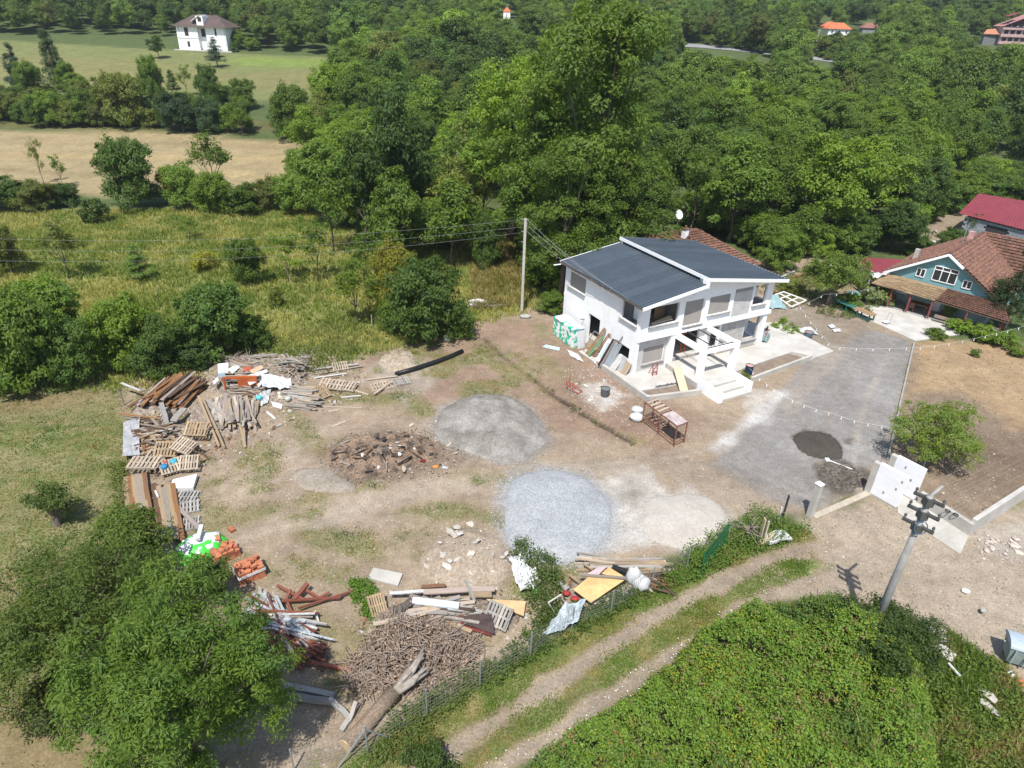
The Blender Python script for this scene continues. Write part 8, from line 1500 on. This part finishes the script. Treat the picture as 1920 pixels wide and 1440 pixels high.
# ================================================================== things round the white house and courtyard
def HP(*p): return HW(*p)
def hbox_things():
    pk_m = M('printed_foam_pack', (0.80, 0.80, 0.79), .5, (0.03, 0.46, 0.27), 2.6, fine=.0, contrast=(.47, .52), rnd=.04, spec=.4)
    me = MB(); me.box(-.26, .26, -.5, .5, 0, .40); mesh = me.mesh('insulation_pack', pk_m); wm = M('plain_foam', (0.80, 0.80, 0.79), .7, fine=.02); me2 = MB(); me2.box(-.26, .26, -.5, .5, 0, .40); mesh2 = me2.mesh('insulation_pack', wm)
    rows = ('farthest', 'middle', 'nearest'); lev = ('bottom', 'second', 'third', 'top')
    for k in range(4):
        for j in range(3):
            for i in range(2):
                p = HP(-1.62 + i * .54 + .26, 8.55 - j * 1.02 + RN.gauss(0, .015), .02 + k * .408); o = put('insulation_pack', mesh2 if k == 3 and i == 1 else mesh, None, p, (0, 0, HA + RN.gauss(0, .012)))
                tag(o, f'green printed foam pack, {lev[k]} layer, {rows[j]} place of the {"outer" if i == 0 else "wall side"} row', 'insulation pack', 'foam packs stacked by the left wall')
    m = MB(); m.box(-.62, .62, -.5, .5, 0, .06); o = m.build('foam_sheet', wm); o.location = HP(-1.1, 8.2, 1.66); o.rotation_euler = (0, 0, HA); tag(o, 'white foam sheet on top of the printed packs', 'board')
    o = put('blue_sheet', SHEET, None, color=(0.16, 0.42, 0.72)); o.matrix_world = Matrix.Translation(Vector(HP(-1.1, 6.2, 1.5))) @ Matrix.Rotation(HA, 4, 'Z') @ Matrix.Rotation(RAD(-28), 4, 'X') @ Matrix.Diagonal((1.1, .6, .02, 1)); tag(o, 'blue sheet hung over the near corner of the foam packs', 'sheet')
    o = put('panel', SHEET, None, color=(0.62, 0.65, 0.68)); o.matrix_world = Matrix.Translation(Vector(HP(-.95, 5.82, .72))) @ Matrix.Rotation(HA + .15, 4, 'Z') @ Matrix.Rotation(RAD(80), 4, 'X') @ Matrix.Diagonal((.75, 1.4, .05, 1)); tag(o, 'pale grey panel standing at the near end of the foam packs', 'panel')
    def lean(b, t, w, th, col, label, cat='board', name='board', mesh=None, roll=0.0): return plank(HP(*b), HP(*t), w, th, col, label, None, cat, name, mesh or SHEET, roll)
    lean((-1.25, 4.55, .1), (-.1, 4.0, 2.35), .13, .08, 'orange', 'long orange timber leaning on the left wall', mesh=PLK[0]); lean((-1.25, 4.35, .1), (-.1, 3.8, 2.35), .16, .06, 'tan', 'tan timber beside the long orange one', mesh=PLK[1]); lean((-1.0, 3.9, .1), (-.1, 3.3, 2.2), .16, .06, 'rust', 'reddish timber leaning on the left wall', mesh=PLK[2]); lean((-1.0, 3.75, .1), (-.12, 3.1, 2.2), .10, .06, 'orange', 'short orange timber behind the white door', mesh=PLK[3])
    lean((-1.3, 4.1, .1), (-.35, 3.75, 1.75), .3, .04, (0.20, 0.38, 0.16), 'green board behind the white door', roll=0)
    d = empty('door', HP(-1.5, 3.0, .1), HA, 'white door with a pale glass panel leaning on the left wall', 'door'); q0, q1 = Vector((0, 0, 0)), Vector((1.05, -.1, 1.95)); yv = Vector((-.1, -1, 0)).normalized() * .75; m = MB()
    n = (q1 - q0).cross(yv).normalized() * .045
    def quadbox(a, b, c, e, nn, mb): mb.add([a, b, c, e, a + nn, b + nn, c + nn, e + nn], [(3, 2, 1, 0), (4, 5, 6, 7), (0, 1, 5, 4), (1, 2, 6, 5), (2, 3, 7, 6), (3, 0, 4, 7)])
    quadbox(q0, q0 + yv, q1 + yv, q1, n, m); m.build('leaf', PVC, d); m = MB(); dd = q1 - q0; nn = -n * .25 if n.x > 0 else n * 1.05
    quadbox(q0 + dd * .25 + yv * .25, q0 + dd * .25 + yv * .75, q0 + dd * .88 + yv * .75, q0 + dd * .88 + yv * .25, nn, m); m.build('pane', M('pale_glass', (0.48, 0.62, 0.62), .2, fine=0), d)
    lean((-1.38, 2.18, .1), (-.25, 2.12, 2.15), .10, .8, (0.10, 0.05, 0.045), 'dark brown door on edge right of the white door', 'door', 'door'); lean((-1.3, 1.98, .1), (-.25, 1.92, 2.1), .08, .8, (0.36, 0.34, 0.33), 'grey door on edge beside the brown one', 'door', 'door'); lean((-1.15, 1.84, .1), (-.25, 1.78, 2.0), .05, .7, 'steel', 'pale metal sheet on edge beside the grey door', 'sheet', 'sheet'); lean((-1.2, 2.02, .3), (-.05, 1.7, 2.6), .06, .05, 'dark', 'dark bar on top of the leaning doors', 'bar', 'bar')
    lean((-.85, 1.5, .1), (-.1, 1.5, 1.05), .7, .04, 'white', 'white board under the dark window of the left wall', roll=0); lean((-.6, 1.05, .1), (-.08, 1.05, 1.2), .65, .03, (0.45, 0.44, 0.43), 'grey plaster board under the dark window'); lean((-.62, .62, .1), (-.1, .62, .95), .3, .05, 'tan', 'tan board at the near house corner'); lean((-.55, .32, .1), (-.08, .32, .95), .3, .05, 'pale', 'pale board at the near house corner')
    fr = empty('steel_frame', HP(-1.15, 5.15, .1), HA, 'grey steel frame leaning beside the left door', 'frame'); m = MB(); a, b = Vector((0, 0, 0)), Vector((.9, -.1, 1.6)); w = Vector((0, -.85, 0))
    for p, q in ((a, b), (a + w, b + w), (a, a + w), (b, b + w), (a.lerp(b, .5), a.lerp(b, .5) + w)): m.beam(p, q, .05, .05)
    m.build('bars', M('grey_bar', (0.28, 0.26, 0.25), .7), fr)
    sheet([(1017, 650), (1024, 646), (1050, 652), (1048, 657)], .05, .03, (0.48, 0.75, 0.75), 'pale turquoise foam sheet lying on the ground', 'board')
    cloth('white_rag', [(1062, 655), (1085, 665), (1095, 680), (1070, 668)], (.06, .06, .06, .06), SACK, 'white plastic film along the foot of the left wall', .06, seed=21, cat='plastic sheet', sc=.3)
hbox_things()
def rack():
    A, B, C = P(1204, 792), P(1263, 838), P(1282, 830); t = empty('work_rack', A, 0, 'long rusty steel rack with plank top beside the trench', 'rack'); L = B - A; W = C - B; h = 1.6; m = MB()
    for s in (0, .5, 1):
        for k in (0, 1): m = MB(); p = L * s + W * k; m.beam(p, p + [0, 0, h], .07, .07); m.build('leg', RUST, t)
    for z in (.35, h - .04):
        for k in (0, 1): m = MB(); m.beam(W * k + [0, 0, z], L + W * k + [0, 0, z], .06, .06); m.build('rail', RUST, t)
        for s in (0, .5, 1): m = MB(); m.beam(L * s + [0, 0, z - .001], L * s + W + [0, 0, z - .001], .05, .05); m.build('crossbar', RUST, t)
    for k in range(4): s = .06 + k * .12; o = put('slat', PLK[k], t, color=WC['pale']); place_beam(o, L * s + [0, 0, h + .03], L * s + W + [0, 0, h + .03], .14, .04)
    m = MB(); m.slab([L * .55 + [0, 0, h + .03], L * 1.0 + [0, 0, h + .03], L * 1.0 + W + [0, 0, h + .03], L * .55 + W + [0, 0, h + .03]], .03); m.build('plate', M('stained_plate', (0.50, 0.44, 0.42), .8, (0.32, 0.25, 0.24), 3), t)
    for k in range(6): s = .08 + k * .06; m = MB(); m.beam(L * s + [0, 0, .40], L * s + W * .6 + [0, 0, .40], .05, .03); m.build('lower_slat', RUST, t)
rack()
def drum(p, r, h, mat, label, top=None, cat='drum', name='drum', ribs=True, taper=1.0):
    t = empty(name, p, 0, label, cat); m = MB(); zs = [0, .02, h * .33, h * .345, h * .36, h * .65, h * .665, h * .68, h] if ribs else [0, h]; rs = [r * taper, r * taper, r, r * 1.05, r, r, r * 1.05, r, r] if ribs else [r * taper, r]
    m.tube([(0, 0, z) for z in zs], rs, 18, False); m.add([(math.cos(i * .349) * r * taper, math.sin(i * .349) * r * taper, .01) for i in range(18)], [tuple(range(18))]); o = m.build('body', mat, t, False)
    if top: m = MB(); m.tube([(0, 0, h - .06), (0, 0, h - .03)], r * .96, 18); m.build('filling', top, t)
    m = MB(); m.tube([(math.cos(a) * r * 1.0, math.sin(a) * r, h) for a in np.linspace(0, 6.283, 19)], .02, 5, False); m.build('rim', mat, t)
drum(P(1134, 742), .34, .62, M('black_bucket', (0.07, 0.075, 0.075), .6, (0.10, 0.10, 0.10), 2), 'black builder tub before the near house corner', M('grey_water', (0.16, 0.17, 0.165), .3), 'tub', 'builder_tub', False, .9)
drum(HP(8.4, -3.55, .1), .3, .72, M('blue_drum', (0.02, 0.035, 0.07), .5, (0.12, 0.05, 0.04), 3, contrast=(.5, .7)), 'dark blue barrel with a pinkish lid by the planting bed', M('pink_lid', (0.50, 0.30, 0.27), .8), 'barrel', 'barrel')
drum(P(1515, 632), .38, .5, M('slate_tub', (0.10, 0.13, 0.17), .6), 'blue grey tub beside white sacks behind the terrace', M('mortar', (0.26, 0.21, 0.18), .9), 'tub', 'builder_tub', False, .85)
m = MB(); m.tube([(0, 0, 0), (0, 0, .04), (0, 0, .06)], [.3, .32, .1], 16); o = m.build('lid', M('dusty_lid', (0.45, 0.44, 0.42), .7)); o.location = P(1139, 751); tag(o, 'round dusty lid lying in front of the black tub', 'lid')
cloth('white_sheet', [(1492, 617), (1520, 612), (1535, 628), (1500, 622)], (.15, .12, .08, .12), SACK, 'white sheet spread on the ground behind the terrace', .07, seed=31, cat='sheet', sc=.4)
cloth('white_sheet', [(1552, 610), (1562, 608), (1568, 614), (1558, 616)], (.1, .1, .06, .08), SACK, 'small white paper on the ground under the courtyard tree', .05, 10, 8, 33, 'sheet', .3); cloth('white_sheet', [(1560, 617), (1574, 616), (1578, 622), (1564, 622)], (.1, .1, .06, .06), SACK, 'second white paper before the courtyard tree', .05, 10, 8, 34, 'sheet', .3)
def trolley():
    t = empty('hand_truck', P(1073, 728), 0, 'red hand truck frame lying on the bare earth', 'hand truck'); o = P(1073, 728); a, b, c, d = (np.array(P(x, y, z)) - o for x, y, z in ((1062, 722, .45), (1084, 738, .08), (1091, 733, .08), (1068, 716, .45)))
    for p, q in ((a, b), (d, c), (b, c), (a, d), ((a + b) / 2, (c + d) / 2), (a, a + [0, 0, .5]), (d, d + [0, 0, .5]), (a * .7 + b * .3, d * .7 + c * .3)): m = MB(); m.beam(p, q, .055, .055); m.build('bar', REDP, t)
trolley()
def stool():
    t = empty('ladder_stool', HP(1.3, -.75, .1), HA, 'red brown steel step frame standing before the grey wall', 'step frame')
    for x in (0, .42): m = MB(); m.beam((x, 0, 0), (x, .12, 1.05), .05, .05); m.build('leg', REDP, t)
    for z in (.25, .6, 1.0): m = MB(); m.beam((0, .11 * z, z), (.42, .11 * z, z), .05, .04); m.build('rung', REDP, t)
    for x in (0, .42): m = MB(); m.beam((x, .1, .95), (x + .02, .5, .02), .035, .035); m.build('stay', REDP, t)
stool()
def barrow():
    t = empty('wheelbarrow', HP(14.2, .5, .13), HA + .5, 'upturned grey green wheelbarrow with red frame on the terrace', 'wheelbarrow'); g = M('barrow_tray', (0.16, 0.24, 0.24), .6, (0.22, 0.30, 0.30), 3); m = MB(); top = [(-.5, -.38, .5), (.5, -.32, .5), (.5, .32, .5), (-.5, .38, .5)]; bot = [(-.62, -.5, .12), (.66, -.42, .12), (.66, .42, .12), (-.62, .5, .12)]
    m.add(bot + top, [(4, 5, 6, 7), (0, 1, 5, 4), (1, 2, 6, 5), (2, 3, 7, 6), (3, 0, 4, 7)]); m.build('tray', g, t)
    for s in (-.25, .25): m = MB(); m.beam((-1.1, s * 1.3, .62), (.75, s * .5, .6), .05, .05); m.build('handle', REDP, t); m = MB(); m.beam((-.45, s, .55), (-.7, s, 1.0), .045, .045); m.build('leg', REDP, t)
    m = MB(); m.tube([(.82, -.05, .72), (.82, .05, .72)], .19, 14); m.build('wheel', BLACK, t)
    m = MB(); m.tube([(0, 0, 0), (0, 0, .34), (.0, 0, .36)], [.13, .16, .1], 12); o = m.build('bucket', PVC); o.location = HP(14.6, 1.0, 1.0); tag(o, 'white bucket on top of the upturned wheelbarrow', 'bucket')
barrow()
def bench():
    a, b = P(1560, 576), P(1628, 606); d = b - a; yaw = math.atan2(d[1], d[0]); L = float(np.linalg.norm(d)); t = empty('long_bench', a, yaw, 'long table with a green end and a worn brown plank end by the patio', 'table'); gr = M('green_bench', (0.02, 0.11, 0.085), .7, (0.04, 0.14, 0.11), 2)
    for k in range(4): m = MB(); m.box(0, L * .52, k * .22, k * .22 + .21, .70, .74); m.build('plank', gr, t); o = put('plank', PLK[k], t, color=WC['rust'] if k % 2 else WC['tan']); place_beam(o, (L * .525, k * .22 + .105, .72), (L, k * .22 + .105, .72), .21, .04)
    for x in (.15, L * .35, L * .65, L - .15):
        for y in (.1, .78): m = MB(); m.box(x - .05, x + .05, y - .05, y + .05, 0, .698); m.build('leg', gr, t)
    for y in (.1, .78): m = MB(); m.box(.21, L - .21, y - .03, y + .03, .12, .2); m.build('stretcher', gr, t)
bench()
def ladder_frame():
    a, b, c, d = P(1452, 553, .8), P(1470, 547, .9), P(1512, 563, .5), P(1484, 575, .3); t = empty('white_ladder', a, 0, 'white painted steel ladder frame lying behind the house', 'frame'); A, B, Cc, D = (np.array(q) - a for q in (a, b, c, d))
    for p, q in ((A, D), (B, Cc), ((A + B) / 2, (Cc + D) / 2)): m = MB(); m.beam(p, q, .09, .07); m.build('rail', PVC, t)
    for s in (0, .33, .66, 1): m = MB(); m.beam(A + (D - A) * s, B + (Cc - B) * s, .09, .07); m.build('rung', PVC, t)
    m = MB()
    for q in (A, B, Cc, D): m.beam(q, q - [0, 0, q[2] + a[2]], .06, .06)
    m.build('support', RUST, t)
    cloth('tarpaulin', [(1440, 555), (1458, 553), (1476, 580), (1443, 578)], (.9, .9, .05, .1), M('teal_tarp', (0.25, 0.36, 0.37), .5, (0.18, 0.28, 0.30), 2), 'grey teal tarpaulin beside the white ladder frame', .12, seed=15)
    cloth('tarpaulin', [(1602, 498), (1632, 512), (1668, 514), (1640, 522)], (2.3, 2.5, 2.6, 2.4), PLASTIC, 'white tarpaulin over the edge of the red lean to roof', .2, seed=16)
    cloth('tarpaulin', [(1552, 500), (1580, 490), (1610, 505), (1570, 520)], (1.2, 1.6, 1.9, .9), M('pale_tarp', (0.55, 0.56, 0.56), .5), 'pale grey tarpaulin behind the courtyard tree', .2, seed=17)
    cloth('tarpaulin', [(1590, 545), (1610, 548), (1612, 556), (1592, 554)], (.5, .5, .3, .3), M('blue_green_tarp', (0.10, 0.30, 0.34), .5), 'blue green cover in the weeds by the veranda', .1, 14, 10, 18)
    pk(1440, 552, 1500, 540, .15, .15, .2, .1, 'redbrown', 'red brown beam behind the white ladder frame', cat='beam', name='beam'); pk(1465, 520, 1490, 508, .1, .15, .2, .08, 'white', 'white frame piece in the rank weeds', cat='beam', name='beam'); pk(1472, 523, 1508, 514, .1, .1, .25, .06, 'rust', 'orange brown board in the rank weeds', cat='beam', name='beam')
ladder_frame()
def dumpster():
    b = P(1906, 1241); t = empty('dumpster', b, RAD(-22), 'grey green metal dumpster with a domed lid at the right picture edge', 'dumpster'); g = M('dumpster_green', (0.20, 0.27, 0.255), .6, (0.26, 0.31, 0.295), 2, fine=.1); gl = M('dumpster_lid', (0.36, 0.42, 0.46), .5, (0.30, 0.36, 0.40), 2); m = MB()
    m.add([(-.52, -.36, .18), (.62, -.36, .18), (.62, .36, .18), (-.52, .36, .18), (-.66, -.5, 1.1), (.74, -.5, 1.1), (.74, .5, 1.1), (-.66, .5, 1.1)], [(3, 2, 1, 0), (0, 1, 5, 4), (1, 2, 6, 5), (2, 3, 7, 6), (3, 0, 4, 7), (4, 5, 6, 7)]); m.build('body', g, t)
    m = MB(); vs = []; n = 8
    for x in (-.7, .78):
        for i in range(n + 1): a = math.pi * i / n; vs.append((x, -math.cos(a) * .54, 1.11 + math.sin(a) * .24))
    k = n + 1; m.add(vs, [(i, i + 1, k + i + 1, k + i) for i in range(n)] + [tuple(range(k)), tuple(range(2 * k - 1, k - 1, -1))]); m.build('lid', gl, t)
    for x in (-.45, .0, .45): m = MB(); m.box(x - .03, x + .03, -.56, -.5, .3, 1.05); m.build('rib', g, t)
    m = MB(); m.tube([(-.8, 0, .95), (.9, 0, .95)], .035, 7); m.build('trunnion', STEELG, t)
    for x in (-.42, .5):
        for y in (-.3, .3): m = MB(); m.tube([(x, y - .03, .09), (x, y + .03, .09)], .09, 12); m.build('wheel', BLACK, t)
dumpster()
m = MB(); m.tube([(math.cos(a) * 1, math.sin(a) * .9 + .05 * math.sin(3 * a), 0) for a in np.linspace(0, 4.6, 20)], .03, 6, False)
o = m.build('hose', M('pale_hose', (0.55, 0.55, 0.52), .6)); o.location = P(1500, 655, .03); o.scale = (1, 1, 1); tag(o, 'pale hose lying on the edge of the grey drive', 'hose')
for x, y, q, lab in ((1552, 862, 1600, 'white rake lying on the wet grit with its head to the left'),): 
    t = empty('rake', P(1552, 862, .05), 0, lab, 'rake'); e = P(1598, 880, .06) - P(1552, 862, .05); m = MB(); m.tube([(0, 0, 0), e], .03, 6); m.build('handle', PVC, t); m = MB(); m.box(-.14, .10, -.14, .14, -.03, .05); m.build('head', PVC, t)
def bird_lamp():
    b = P(1727, 885); h = 1.3; t = empty('garden_lamp', b, .3, 'small blue grey box on a post behind the farther gate wall', 'box'); m = MB(); m.beam((0, 0, 0), (0, 0, h), .06, .06); m.build('post', CONCG, t); m = MB(); m.box(-.2, .2, -.16, .16, h, h + .25); m.build('box', M('blue_grey_box', (0.25, 0.33, 0.45), .4), t)
bird_lamp()
def drive_edge(): 
    pk(1213, 752, 1215, 742, .0, .5, .2, .2, 'white', 'white block on the corner of the low kerb wall', cat='block', name='block', mesh=PIPE[0])
    for i in range(14):
        s = i / 13; p = HP(.5 + 2.2 * s, -2.25 - .25 * s, .14); o = put('roof_tile', ROCK[i % 6], None, p, (0, 0, RN.uniform(0, 3)), (.16, .1, .07), color=(.11, .10, .10)); tag(o, 'dark broken tile in the row before the ramp boards', 'tile', 'row of dark tiles')
drive_edge()
# ------------------------------------------------------------------ air: thin summer haze over the whole land
def haze():
    m = bpy.data.materials.new('haze'); m.use_nodes = True; nt = m.node_tree; nt.nodes.remove(nt.nodes['Principled BSDF']); v = node(nt, 'ShaderNodeVolumePrincipled'); v.inputs['Color'].default_value = (0.86, 0.92, 1.0, 1); v.inputs['Density'].default_value = HAZE; v.inputs['Anisotropy'].default_value = 0.2
    nt.links.new(v.outputs[0], nt.nodes['Material Output'].inputs['Volume']); b = MB(); b.box(-2600, 2600, -310, 3300, -1.6, float(tz(0, 3300)) + 25); tag(b.build('haze', m), kind='stuff')
HAZE = 0.00017
haze()
